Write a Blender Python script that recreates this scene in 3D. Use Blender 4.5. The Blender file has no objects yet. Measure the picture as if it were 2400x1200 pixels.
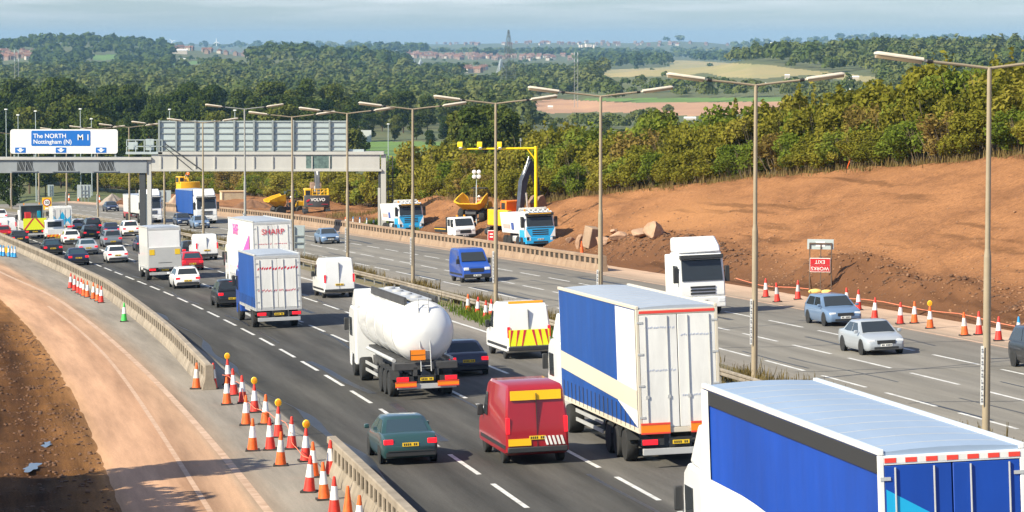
import bpy, bmesh, math, random
import numpy as np
from mathutils import Vector, Matrix
random.seed(7); rng = np.random.default_rng(7)
R_ = math.radians
sc = bpy.context.scene
col = sc.collection

# ------------------------------------------------------------------ camera, sky, sun, exposure
CF, PITCH = 7466.6, 3.8311
cam_d = bpy.data.cameras.new('camera'); cam = bpy.data.objects.new('camera', cam_d); col.objects.link(cam)
cam_d.sensor_width = 36.0; cam_d.lens = 36.0*CF/2400.0
cam_d.clip_start = 1.0; cam_d.clip_end = 60000.0
cam.location = (0, 0, 0); cam.rotation_euler = (R_(90-PITCH), 0, 0)
sc.camera = cam
SUN_EL = 36.0
SUN_AZ = (-0.84, -0.54)                      # horizontal direction towards the sun
_n = math.hypot(*SUN_AZ); SUN_AZ = (SUN_AZ[0]/_n, SUN_AZ[1]/_n)
to_sun = Vector((SUN_AZ[0]*math.cos(R_(SUN_EL)), SUN_AZ[1]*math.cos(R_(SUN_EL)), math.sin(R_(SUN_EL))))
sd = bpy.data.lights.new('sun', 'SUN'); sd.energy = 5.0; sd.angle = R_(0.5); sd.color = (1.0, 0.915, 0.71)
so = bpy.data.objects.new('sun', sd); col.objects.link(so); so.rotation_euler = to_sun.to_track_quat('Z', 'Y').to_euler()
w = bpy.data.worlds.new('World'); sc.world = w; w.use_nodes = True
wn, wl = w.node_tree.nodes, w.node_tree.links
wn.clear()
wo = wn.new('ShaderNodeOutputWorld'); bg = wn.new('ShaderNodeBackground'); bg.inputs[1].default_value = 0.065
sky = wn.new('ShaderNodeTexSky'); sky.sky_type = 'NISHITA'; sky.sun_disc = False
sky.sun_elevation = R_(SUN_EL); sky.sun_rotation = math.atan2(SUN_AZ[0], SUN_AZ[1]) % (2*math.pi)
sky.air_density = 1.0; sky.dust_density = 0.6; sky.ozone_density = 2.0; sky.altitude = 100
tc = wn.new('ShaderNodeTexCoord'); mp = wn.new('ShaderNodeMapping'); mp.inputs['Scale'].default_value = (9, 9, 150)
wl.new(tc.outputs['Generated'], mp.inputs['Vector'])
nz = wn.new('ShaderNodeTexNoise'); nz.inputs['Scale'].default_value = 1.6; nz.inputs['Detail'].default_value = 7; nz.inputs['Roughness'].default_value = 0.55
wl.new(mp.outputs[0], nz.inputs['Vector'])
rp = wn.new('ShaderNodeValToRGB'); rp.color_ramp.elements[0].position = 0.42; rp.color_ramp.elements[1].position = 0.72
rp.color_ramp.elements[0].color = (0, 0, 0, 1); rp.color_ramp.elements[1].color = (1, 1, 1, 1)
wl.new(nz.outputs[0], rp.inputs[0])
sx = wn.new('ShaderNodeSeparateXYZ'); wl.new(tc.outputs['Generated'], sx.inputs[0])
mr = wn.new('ShaderNodeMapRange'); mr.inputs['From Min'].default_value = 0.004; mr.inputs['From Max'].default_value = 0.013
wl.new(sx.outputs[2], mr.inputs['Value'])
mu = wn.new('ShaderNodeMath'); mu.operation = 'MULTIPLY'; wl.new(rp.outputs[0], mu.inputs[0]); wl.new(mr.outputs[0], mu.inputs[1])
m2 = wn.new('ShaderNodeMath'); m2.operation = 'MULTIPLY'; wl.new(mu.outputs[0], m2.inputs[0]); m2.inputs[1].default_value = 0.75
tint = wn.new('ShaderNodeMixRGB'); tint.blend_type = 'MULTIPLY'; tint.inputs[0].default_value = 1.0; tint.inputs[2].default_value = (0.94, 1.14, 1.50, 1)
wl.new(sky.outputs[0], tint.inputs[1])
mx = wn.new('ShaderNodeMixRGB'); wl.new(m2.outputs[0], mx.inputs[0]); wl.new(tint.outputs[0], mx.inputs[1]); mx.inputs[2].default_value = (8.6, 8.95, 9.3, 1)
wl.new(mx.outputs[0], bg.inputs[0]); wl.new(bg.outputs[0], wo.inputs[0])
vs = sc.view_settings; vs.view_transform = 'Standard'; vs.look = 'None'; vs.exposure = 0.78; vs.gamma = 1.0; vs.use_curve_mapping = False
sc.cycles.max_bounces = 6; sc.cycles.diffuse_bounces = 3; sc.cycles.glossy_bounces = 2; sc.cycles.transmission_bounces = 2
sc.cycles.volume_bounces = 0; sc.cycles.caustics_reflective = False; sc.cycles.caustics_refractive = False
sc.cycles.use_denoising = True

# ------------------------------------------------------------------ the shape of the land
CX, CY, RR = -2368.818, -288.037, 2398.876      # the motorway's curve
H0, SL, CF_X = 10.719, 0.02502, 0.03678         # the tilted road plane
def shift(t):
    t = np.asarray(t, float)
    return np.where(t < 520, 0.0, np.where(t < 640, 0.00018*(t-520)**2, 2.592+0.03*(t-640)))
def W(o, t, h=0.0):
    a = t/RR; r = RR+o+float(shift(t))
    x = CX+r*math.cos(a); y = CY+r*math.sin(a)
    return Vector((x, y, -H0-SL*y+CF_X*x+h))
def OT(x, y):
    a = np.arctan2(y-CY, x-CX); t = a*RR
    return np.hypot(x-CX, y-CY)-RR-shift(t), t
TH = R_(PITCH)
def PX(p):
    x, y, z = p
    yc = y*math.cos(TH)-z*math.sin(TH); zc = y*math.sin(TH)+z*math.cos(TH)
    return 1200+CF*x/yc, 600-CF*zc/yc
def U(x, y): return 1200+CF*x/y
def T(o, u):                                    # station on the offset line o seen at column u
    lo, hi = 330.0, 1200.0
    for _ in range(50):
        m = (lo+hi)/2
        if PX(W(o, m))[0] > u: lo = m
        else: hi = m
    return lo
def HV(o, t, v):                                # height above the road plane of row v at that place
    p = W(o, t); return math.tan(math.atan((600-v)/CF)-TH)*p.y-p.z
CREST_T = [300, 440, 470, 485, 498, 512, 528, 544, 554, 564, 571, 578, 610, 624, 632, 642, 1300]
CREST_H = [8.2, 8.0, 7.6, 7.3, 6.9, 6.3, 5.8, 4.9, 4.5, 4.1, 3.7, 3.1, 3.0, 2.7, 1.8, 0.7, 0.5]
def vnoise(x, y, s, seed=0):                    # cheap smooth value noise
    x = np.asarray(x, float)/s; y = np.asarray(y, float)/s
    xi = np.floor(x); yi = np.floor(y); fx = x-xi; fy = y-yi
    fx = fx*fx*(3-2*fx); fy = fy*fy*(3-2*fy)
    def hsh(a, b):
        q = np.sin(a*127.1+b*311.7+seed*74.7)*43758.5453
        return q-np.floor(q)
    return (hsh(xi, yi)*(1-fx)+hsh(xi+1, yi)*fx)*(1-fy)+(hsh(xi, yi+1)*(1-fx)+hsh(xi+1, yi+1)*fx)*fy-0.5
def sstep(x, a, b):
    q = np.clip((np.asarray(x, float)-a)/(b-a), 0, 1); return q*q*(3-2*q)
RIDGES = [  # distance, front depth, back depth, tree height taken off, crest rows by column
    (5200, 900, 700, 10, [(-400, 112), (-100, 104), (0, 100), (60, 91), (130, 87), (210, 84), (290, 91), (380, 98), (480, 106), (560, 116), (700, 130), (2800, 130)]),
    (3600, 700, 600, 16, [(-400, 140), (200, 140), (420, 128), (500, 112), (560, 103), (620, 97), (690, 97), (760, 101), (840, 107), (900, 116), (980, 126), (1100, 140), (2800, 140)]),
    (7000, 700, 700, 9, [(-400, 130), (780, 130), (850, 108), (930, 107), (1020, 112), (1120, 114), (1240, 114), (1330, 118), (1420, 118), (1500, 124), (1600, 130), (2800, 130)]),
    (11500, 1600, 1200, 8, [(-400, 106), (0, 104), (400, 106), (840, 104), (1000, 104), (1080, 98), (1200, 96), (1350, 95), (1480, 96), (1580, 91), (1660, 95), (1720, 101), (1800, 97), (1900, 92), (2010, 83), (2120, 84), (2200, 88), (2400, 88), (2800, 92)]),
    (14500, 1500, 1000, 0, [(-800, 103.5), (2900, 103.5)]),
    (2500, 930, 900, 12.5, [(-400, 220), (1150, 220), (1300, 175), (1420, 143), (1500, 133), (1600, 128), (1680, 120), (1760, 103), (1850, 98), (1950, 98), (2050, 93), (2200, 89), (2400, 87), (2800, 84)]),
]
_BY = [0, 150, 300, 400, 500, 700, 1000, 1500, 2500, 30000]
_BZ = [-13, -15.5, -20.5, -24, -27, -29, -31, -34, -36, -36]
def base_h(x, y):
    z = np.interp(y, _BY, _BZ); u = U(x, np.maximum(y, 30.0))
    for D, sf, sb, tr, prof in RIDGES:
        zc = (100-np.interp(u, [p[0] for p in prof], [p[1] for p in prof]))/CF*D-tr
        k = np.where(y < D, np.exp(-((y-D)/sf)**2), np.exp(-((y-D)/sb)**2))
        z = np.maximum(z, -36+(zc+36)*k)
    return z
def near_h(o, t):                               # height over the road plane beside the motorway
    cr = np.interp(t, CREST_T, CREST_H)
    return np.minimum(np.clip((o-34.5)*0.45, 0, None), cr+np.clip(o-34.5-cr/0.45, 0, 30)*0.015)
def land(x, y):
    x = np.asarray(x, float); y = np.asarray(y, float)
    o, t = OT(x, y)
    pl = -H0-SL*y+CF_X*x
    zn = pl+near_h(o, t)
    zb = base_h(x, y)
    wgt = (1-sstep(o, 62, 150))*(1-sstep(-o, 60, 140))*(1-sstep(y, 560, 760))
    return zn*wgt+zb*(1-wgt)
SURF = [lambda x, y: float(land(x, y))]
def hit(u, v, y0=60.0, y1=16000.0, step=1.004):  # where the sight line of column u, row v meets the land
    ca, sa = math.cos(TH), math.sin(TH); zc = (600-v)/CF
    dz, dy, dx = (-sa+zc*ca), (ca+zc*sa), (u-1200)/CF
    y = y0
    while y < y1:
        k = y/dy
        if dz*k <= SURF[0](dx*k, y): break
        y *= step
    k = y/dy
    return Vector((dx*k, y, SURF[0](dx*k, y)))

# ------------------------------------------------------------------ materials
MATS = {}
def pmat(name, c, rough=0.6, metal=0.0, var=0.0, vs_=3.0, bump=0.0, bs=8.0, coat=0.0, emit=0.0, c2=None, stretch=None, detail=5):
    if name in MATS: return MATS[name]
    m = bpy.data.materials.new(name); m.use_nodes = True; MATS[name] = m
    nt = m.node_tree; b = nt.nodes['Principled BSDF']
    b.inputs['Base Color'].default_value = (*c, 1); b.inputs['Roughness'].default_value = rough; b.inputs['Metallic'].default_value = metal
    if coat: b.inputs['Coat Weight'].default_value = coat; b.inputs['Coat Roughness'].default_value = 0.065
    if emit:
        b.inputs['Emission Color'].default_value = (*c, 1); b.inputs['Emission Strength'].default_value = emit
    if var or bump or c2:
        t = nt.nodes.new('ShaderNodeTexCoord'); mpn = nt.nodes.new('ShaderNodeMapping')
        nt.links.new(t.outputs['Object'], mpn.inputs[0])
        if stretch: mpn.inputs['Scale'].default_value = stretch
    if var or c2:
        n = nt.nodes.new('ShaderNodeTexNoise'); n.inputs['Scale'].default_value = vs_; n.inputs['Detail'].default_value = detail; n.inputs['Roughness'].default_value = 0.65
        nt.links.new(mpn.outputs[0], n.inputs['Vector'])
        r = nt.nodes.new('ShaderNodeValToRGB'); r.color_ramp.elements[0].position = 0.33; r.color_ramp.elements[1].position = 0.67
        d = c2 if c2 else tuple(q*(1-var) for q in c)
        e_ = c if c2 else tuple(min(1, q*(1+var)) for q in c)
        r.color_ramp.elements[0].color = (*d, 1); r.color_ramp.elements[1].color = (*e_, 1)
        nt.links.new(n.outputs[0], r.inputs[0]); nt.links.new(r.outputs[0], b.inputs['Base Color'])
    if bump:
        n2 = nt.nodes.new('ShaderNodeTexNoise'); n2.inputs['Scale'].default_value = bs; n2.inputs['Detail'].default_value = 6
        nt.links.new(mpn.outputs[0], n2.inputs['Vector'])
        bu = nt.nodes.new('ShaderNodeBump'); bu.inputs['Strength'].default_value = 1.0; bu.inputs['Distance'].default_value = bump
        nt.links.new(n2.outputs[0], bu.inputs['Height']); nt.links.new(bu.outputs[0], b.inputs['Normal'])
    return m
def leafmat(name, ca, cb, cc, scale=0.35, trans=0.25):
    m = bpy.data.materials.new(name); m.use_nodes = True; MATS[name] = m
    nt = m.node_tree; N, L = nt.nodes, nt.links; N.clear()
    out = N.new('ShaderNodeOutputMaterial'); mix = N.new('ShaderNodeMixShader'); mix.inputs[0].default_value = trans
    d = N.new('ShaderNodeBsdfDiffuse'); tr = N.new('ShaderNodeBsdfTranslucent')
    at = N.new('ShaderNodeAttribute'); at.attribute_name = 'rnd'
    oi = N.new('ShaderNodeObjectInfo')
    g = N.new('ShaderNodeNewGeometry')
    n = N.new('ShaderNodeTexNoise'); n.inputs['Scale'].default_value = scale; n.inputs['Detail'].default_value = 3
    L.new(g.outputs['Position'], n.inputs['Vector'])
    r = N.new('ShaderNodeValToRGB'); r.color_ramp.elements[0].position = 0.0; r.color_ramp.elements[1].position = 1.0
    r.color_ramp.elements[0].color = (*ca, 1); r.color_ramp.elements[1].color = (*cc, 1)
    e = r.color_ramp.elements.new(0.5); e.color = (*cb, 1)
    a1 = N.new('ShaderNodeMath'); a1.operation = 'MULTIPLY_ADD'; L.new(at.outputs['Fac'], a1.inputs[0]); a1.inputs[1].default_value = 0.45
    a2 = N.new('ShaderNodeMath'); a2.operation = 'MULTIPLY_ADD'; L.new(oi.outputs['Random'], a2.inputs[0]); a2.inputs[1].default_value = 0.55
    a3 = N.new('ShaderNodeMath'); a3.operation = 'MULTIPLY_ADD'; L.new(n.outputs[0], a3.inputs[0]); a3.inputs[1].default_value = 0.9; a3.inputs[2].default_value = -0.45
    L.new(a3.outputs[0], a2.inputs[2]); L.new(a2.outputs[0], a1.inputs[2]); L.new(a1.outputs[0], r.inputs[0])
    L.new(r.outputs[0], d.inputs[0]); L.new(r.outputs[0], tr.inputs[0])
    L.new(d.outputs[0], mix.inputs[1]); L.new(tr.outputs[0], mix.inputs[2]); L.new(mix.outputs[0], out.inputs[0])
    return m

# ------------------------------------------------------------------ mesh helpers
class MB:
    def __init__(s): s.v = []; s.f = []; s.m = []
    def add(s, vs, fs, mi=0):
        n = len(s.v); s.v += [tuple(p) for p in vs]; s.f += [tuple(i+n for i in f) for f in fs]; s.m += [mi]*len(fs); return s
    def hexa(s, p, mi=0):
        return s.add(p, [(0, 3, 2, 1), (4, 5, 6, 7), (0, 1, 5, 4), (1, 2, 6, 5), (2, 3, 7, 6), (3, 0, 4, 7)], mi)
    def box(s, x0, x1, y0, y1, z0, z1, mi=0):
        return s.hexa([(x0, y0, z0), (x1, y0, z0), (x1, y1, z0), (x0, y1, z0), (x0, y0, z1), (x1, y0, z1), (x1, y1, z1), (x0, y1, z1)], mi)
    def prism(s, poly, ax, a0, a1, mi=0):
        def P(a, p): return (a, p[0], p[1]) if ax == 'x' else ((p[0], a, p[1]) if ax == 'y' else (p[0], p[1], a))
        n = len(poly); vs = [P(a0, p) for p in poly]+[P(a1, p) for p in poly]
        return s.add(vs, [tuple(range(n))[::-1], tuple(range(n, 2*n))]+[(i, (i+1) % n, n+(i+1) % n, n+i) for i in range(n)], mi)
    def loft(s, secs, mi=0, closed=True, caps=True):
        n = len(secs[0]); vs = [p for q in secs for p in q]; fs = []
        for k in range(len(secs)-1):
            for i in range(n if closed else n-1):
                j = (i+1) % n; fs.append((k*n+i, k*n+j, (k+1)*n+j, (k+1)*n+i))
        if caps: fs += [tuple(range(n))[::-1], tuple((len(secs)-1)*n+i for i in range(n))]
        return s.add(vs, fs, mi)
    def tube(s, p0, p1, r0, r1=None, n=8, mi=0, caps=True):
        r1 = r0 if r1 is None else r1
        p0, p1 = Vector(p0), Vector(p1); d = (p1-p0).normalized()
        a = d.orthogonal().normalized(); b = d.cross(a)
        ring = lambda p, r: [p+a*(r*math.cos(2*math.pi*i/n))+b*(r*math.sin(2*math.pi*i/n)) for i in range(n)]
        return s.loft([ring(p0, r0), ring(p1, r1)], mi, True, caps)
    def path(s, pts, r, n=6, mi=0):
        for a, b in zip(pts[:-1], pts[1:]): s.tube(a, b, r, None, n, mi)
        return s
    def bar(s, p0, p1, wd, mi=0): return s.tube(p0, p1, wd*0.7071, None, 4, mi)
    def lathe(s, prof, n=20, mi=0, c=(0, 0, 0), ax='z'):
        def P(r, h, i):
            ca, sa = r*math.cos(2*math.pi*i/n), r*math.sin(2*math.pi*i/n)
            q = (ca, sa, h) if ax == 'z' else ((h, ca, sa) if ax == 'x' else (ca, h, sa))
            return (q[0]+c[0], q[1]+c[1], q[2]+c[2])
        return s.loft([[P(r, h, i) for i in range(n)] for r, h in prof], mi)
    def ell(s, c, r, n=12, mi=0):
        return s.lathe([(max(1e-3, math.sin(math.pi*k/n)), -math.cos(math.pi*k/n)) for k in range(n+1)], 2*n, mi) if False else s._ell(c, r, n, mi)
    def _ell(s, c, r, n, mi):
        secs = []
        for k in range(n+1):
            a = math.pi*k/n; q = max(0.02, math.sin(a))
            secs.append([(c[0]+r[0]*q*math.cos(math.pi*i/n), c[1]+r[1]*q*math.sin(math.pi*i/n), c[2]-r[2]*math.cos(a)) for i in range(2*n)])
        return s.loft(secs, mi)
    def quad(s, a, b, c, d, mi=0): return s.add([a, b, c, d], [(0, 1, 2, 3)], mi)
    def mesh(s, name, mats, smooth=False, angle=40):
        me = bpy.data.meshes.new(name); me.from_pydata(s.v, [], s.f)
        mats = mats if isinstance(mats, (list, tuple)) else [mats]
        for m in mats: me.materials.append(m)
        if any(s.m): me.polygons.foreach_set('material_index', s.m)
        bm = bmesh.new(); bm.from_mesh(me); bmesh.ops.recalc_face_normals(bm, faces=bm.faces); bm.to_mesh(me); bm.free()
        if smooth:
            me.polygons.foreach_set('use_smooth', [True]*len(me.polygons)); me.set_sharp_from_angle(angle=R_(angle))
        me.update(); return me
    def build(s, name, mats, parent=None, smooth=False, bevel=0.0, segs=2, angle=40, loc=None):
        o = bpy.data.objects.new(name, s.mesh(name, mats, smooth, angle)); col.objects.link(o)
        if parent is not None: o.parent = parent
        if loc is not None: o.location = loc
        if bevel:
            b = o.modifiers.new('bevel', 'BEVEL'); b.width = bevel; b.segments = segs; b.limit_method = 'ANGLE'; b.angle_limit = R_(35); b.harden_normals = False
            if not smooth: o.data.polygons.foreach_set('use_smooth', [True]*len(o.data.polygons)); o.data.set_sharp_from_angle(angle=R_(30))
        return o
def link(name, me, parent=None, loc=None):
    o = bpy.data.objects.new(name, me); col.objects.link(o)
    if parent is not None: o.parent = parent
    if loc is not None: o.location = loc
    return o
def tag(o, label=None, cat=None, group=None, kind=None):
    if label: o['label'] = label
    if cat: o['category'] = cat
    if group: o['group'] = group
    if kind: o['kind'] = kind
    return o
def thing(name, label, cat, loc=(0, 0, 0), rz=0.0, group=None, mat=None):
    o = bpy.data.objects.new(name, None); col.objects.link(o); o.empty_display_size = 0.2
    if mat is not None: o.matrix_world = mat
    else: o.location = loc; o.rotation_euler = (0, 0, rz)
    return tag(o, label, cat, group)
def kids(o): return [c for c in bpy.data.objects if c.parent == o]
def copy_tree(o, parent=None):
    c = o.copy(); col.objects.link(c)
    if parent is not None:
        c.parent = parent; c.matrix_parent_inverse = o.matrix_parent_inverse.copy()
    for k in list(o.children): copy_tree(k, c)
    return c
def frame(o, t, rev=False, h=0.0, yaw=0.0):     # a vehicle's place on the road: y ahead, x right, tilted with the road
    p = W(o, t, h); f = (W(o, t+1)-W(o, t-1)).normalized()
    if rev: f = -f
    up = Vector((-CF_X, SL, 1.0)).normalized()
    rt = f.cross(up).normalized(); up = rt.cross(f)
    m = Matrix((rt, f, up)).transposed().to_4x4(); m.translation = p
    return m @ Matrix.Rotation(yaw, 4, 'Z')
def upright(p, yaw=0.0): return Matrix.Translation(p) @ Matrix.Rotation(yaw, 4, 'Z')
def face_cam(p): return math.atan2(p[1], p[0])-math.pi/2      # yaw whose +y points away from the camera
ORD = ['first', 'second', 'third', 'fourth', 'fifth', 'sixth', 'seventh', 'eighth', 'ninth', 'tenth', 'eleventh', 'twelfth', 'thirteenth', 'fourteenth', 'fifteenth', 'sixteenth', 'seventeenth', 'eighteenth', 'nineteenth', 'twentieth', 'twenty-first', 'twenty-second', 'twenty-third', 'twenty-fourth']
def text_obj(name, s, size, mat, parent, M, align='CENTER', bold=0.0, shear=0.0):
    cu = bpy.data.curves.new('t', 'FONT'); cu.body = s; cu.size = size; cu.align_x = align; cu.align_y = 'CENTER'
    cu.extrude = 0.004; cu.offset = bold; cu.shear = shear
    to = bpy.data.objects.new('t', cu); col.objects.link(to)
    dg = bpy.context.evaluated_depsgraph_get(); dg.update()
    me = bpy.data.meshes.new_from_object(to.evaluated_get(dg))
    bpy.data.objects.remove(to); me.materials.clear(); me.materials.append(mat); me.name = name
    o = link(name, me, parent); o.matrix_local = M
    return o
def face_mat(x, y, z, back=True, roll=0.0):
    # a plane standing upright, read by someone looking along +y (back) or along -y
    m = Matrix.Translation((x, y, z)) @ Matrix.Rotation(0 if back else math.pi, 4, 'Z') @ Matrix.Rotation(math.pi/2, 4, 'X')
    return m @ Matrix.Rotation(roll, 4, 'Z')
def raw_mesh(name, V, F4, mats, rnd=None, mi=None, smooth=False):
    me = bpy.data.meshes.new(name); n, k = len(V), len(F4)
    me.vertices.add(n); me.vertices.foreach_set('co', np.ascontiguousarray(V, np.float32).ravel())
    me.loops.add(4*k); me.loops.foreach_set('vertex_index', np.ascontiguousarray(F4, np.int32).ravel())
    me.polygons.add(k); me.polygons.foreach_set('loop_start', np.arange(0, 4*k, 4, dtype=np.int32)); me.polygons.foreach_set('loop_total', np.full(k, 4, np.int32))
    for m in (mats if isinstance(mats, (list, tuple)) else [mats]): me.materials.append(m)
    if mi is not None: me.polygons.foreach_set('material_index', np.ascontiguousarray(mi, np.int32))
    if smooth: me.polygons.foreach_set('use_smooth', np.ones(k, bool))
    if rnd is not None:
        a = me.attributes.new('rnd', 'FLOAT', 'POINT'); a.data.foreach_set('value', np.ascontiguousarray(rnd, np.float32))
    me.update(calc_edges=True); me.validate(); return me
def leaves(cent, rad, n, size, thick=0.2, tilt=0.8, up=0.0):   # leaf quads round ellipsoid lumps -> V, F, rnd
    cent = np.asarray(cent, float); rad = np.asarray(rad, float)
    wt = (rad[:, 0]*rad[:, 1]*rad[:, 2])**(2/3); wt /= wt.sum()
    k = rng.choice(len(cent), n, p=wt)
    d = rng.normal(size=(n, 3)); d /= np.linalg.norm(d, axis=1)[:, None]
    r = 1-np.abs(rng.normal(0, thick, n))
    p = cent[k]+d*rad[k]*r[:, None]
    nn = d+rng.normal(size=(n, 3))*tilt; nn[:, 2] += up; nn /= np.linalg.norm(nn, axis=1)[:, None]
    t1 = np.cross(nn, rng.normal(size=(n, 3))); t1 /= np.linalg.norm(t1, axis=1)[:, None]; t2 = np.cross(nn, t1)
    s = (size*rng.uniform(0.6, 1.3, n))[:, None]
    V = np.stack([p+t1*s, p+t2*s*0.6, p-t1*s, p-t2*s*0.6], 1).reshape(-1, 3)
    F = np.arange(4*n).reshape(n, 4)
    return V, F, np.repeat(rng.uniform(0, 1, n), 4)

# ------------------------------------------------------------------ setting: land, fields, carriageways
def inpoly(u, v, poly):
    u = np.asarray(u); v = np.asarray(v); c = np.zeros(u.shape, bool); n = len(poly); j = n-1
    for i in range(n):
        (xi, yi), (xj, yj) = poly[i], poly[j]
        c ^= ((yi > v) != (yj > v)) & (u < (xj-xi)*(v-yi)/(yj-yi+1e-9)+xi); j = i
    return c
FIELDS = {
    'stubble_field': [[(1398, 172), (1430, 163), (1560, 158), (1600, 141), (1700, 147), (1800, 152), (1900, 165), (2000, 174), (2070, 184), (2060, 193), (1960, 186), (1900, 176), (1850, 178), (1790, 184), (1700, 181), (1650, 170), (1600, 178), (1430, 181)],
                      [(1560, 138), (1610, 136), (1615, 145), (1570, 148)]],
    'quarry_floor': [[(1230, 241), (1300, 231), (1372, 236), (1500, 241), (1840, 238), (1850, 246), (1800, 262), (1700, 270), (1560, 272), (1500, 266), (1400, 262), (1290, 266), (1236, 252)]],
    'meadow': [[(215, 130), (282, 127), (281, 137), (240, 142), (216, 139)], [(815, 332), (1080, 332), (1085, 352), (980, 356), (935, 378), (820, 382)],
               [(1370, 231), (1860, 228), (1860, 237), (1500, 240), (1370, 234)], [(395, 146), (470, 143), (470, 150), (400, 153)]],
    'bare_ground': [[(895, 378), (940, 374), (1010, 372), (1010, 396), (897, 398)]],
}
KEEP = [p for k in FIELDS for p in FIELDS[k]]+[[(0, 124), (80, 122), (80, 143), (0, 146)], [(395, 113), (590, 116), (590, 138), (400, 124)], [(955, 127), (1190, 133), (1190, 146), (960, 144)], [(1080, 163), (1140, 160), (1200, 168), (1130, 174), (1080, 172)], [(1200, 131), (1352, 133), (1352, 146), (1200, 146)], [(1000, 100), (1720, 98), (1720, 109), (1000, 111)]]
def uv_np(x, y, z):
    yc = y*math.cos(TH)-z*math.sin(TH); zc = y*math.sin(TH)+z*math.cos(TH)
    return 1200+CF*x/yc, 600-CF*zc/yc
m_land = pmat('grassland', (0.075, 0.10, 0.03), 0.95, var=0.35, vs_=0.02, c2=(0.11, 0.11, 0.04))
m_field = {'stubble_field': pmat('stubble', (0.36, 0.28, 0.125), 0.95, c2=(0.26, 0.24, 0.095), vs_=0.012, stretch=(1, 0.35, 1)),
           'quarry_floor': pmat('quarry_earth', (0.47, 0.27, 0.15), 0.95, c2=(0.36, 0.20, 0.12), vs_=0.02, stretch=(1, 0.4, 1)),
           'meadow': pmat('meadow_grass', (0.13, 0.23, 0.035), 0.95, c2=(0.09, 0.16, 0.03), vs_=0.05),
           'bare_ground': pmat('bare_sand', (0.42, 0.31, 0.17), 0.95, var=0.2, vs_=0.2)}
rad_ = [4, 8, 14, 22, 32, 44]
while rad_[-1] < 17500: rad_.append(rad_[-1]*(1.0075 if rad_[-1] > 90 else 1.04))
ua = np.concatenate([np.linspace(-3200, -300, 24, endpoint=False), np.linspace(-300, 2700, 300, endpoint=False), np.linspace(2700, 5600, 24)])
YY, UU = np.meshgrid(np.array(rad_), ua, indexing='ij')
XX = (UU-1200)/CF*YY
oo, tt = OT(XX, YY)
inner = (1-sstep(oo, 66, 80))*(1-sstep(-oo, 40, 60))*(YY < 900)
ZZ = land(XX, YY)-np.where(inner > 0, 1.2*inner, 0)+vnoise(XX, YY, 60, 3)*1.5*(YY > 700)
LV = np.stack([XX, YY, ZZ], -1).reshape(-1, 3)
nr, nc = YY.shape
ii = np.arange(nr*nc).reshape(nr, nc)
LF = np.stack([ii[:-1, :-1], ii[:-1, 1:], ii[1:, 1:], ii[1:, :-1]], -1).reshape(-1, 4)
fc = LV[LF].mean(1); fu, fv = uv_np(fc[:, 0], fc[:, 1], fc[:, 2])
used = np.zeros(len(LF), bool)
for nm, polys in FIELDS.items():
    mk = np.zeros(len(LF), bool)
    for p in polys: mk |= inpoly(fu, fv, p)
    mk &= (fc[:, 1] > 560) & ~used & (fc[:, 1] < 6500)
    used |= mk
    if mk.any():
        ids, inv = np.unique(LF[mk], return_inverse=True)
        tag(link(nm, raw_mesh(nm, LV[ids], inv.reshape(-1, 4), m_field[nm], smooth=True)), kind='structure')
ids, inv = np.unique(LF[~used], return_inverse=True)
tag(link('ground', raw_mesh('ground', LV[ids], inv.reshape(-1, 4), m_land, smooth=True)), kind='structure')

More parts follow.
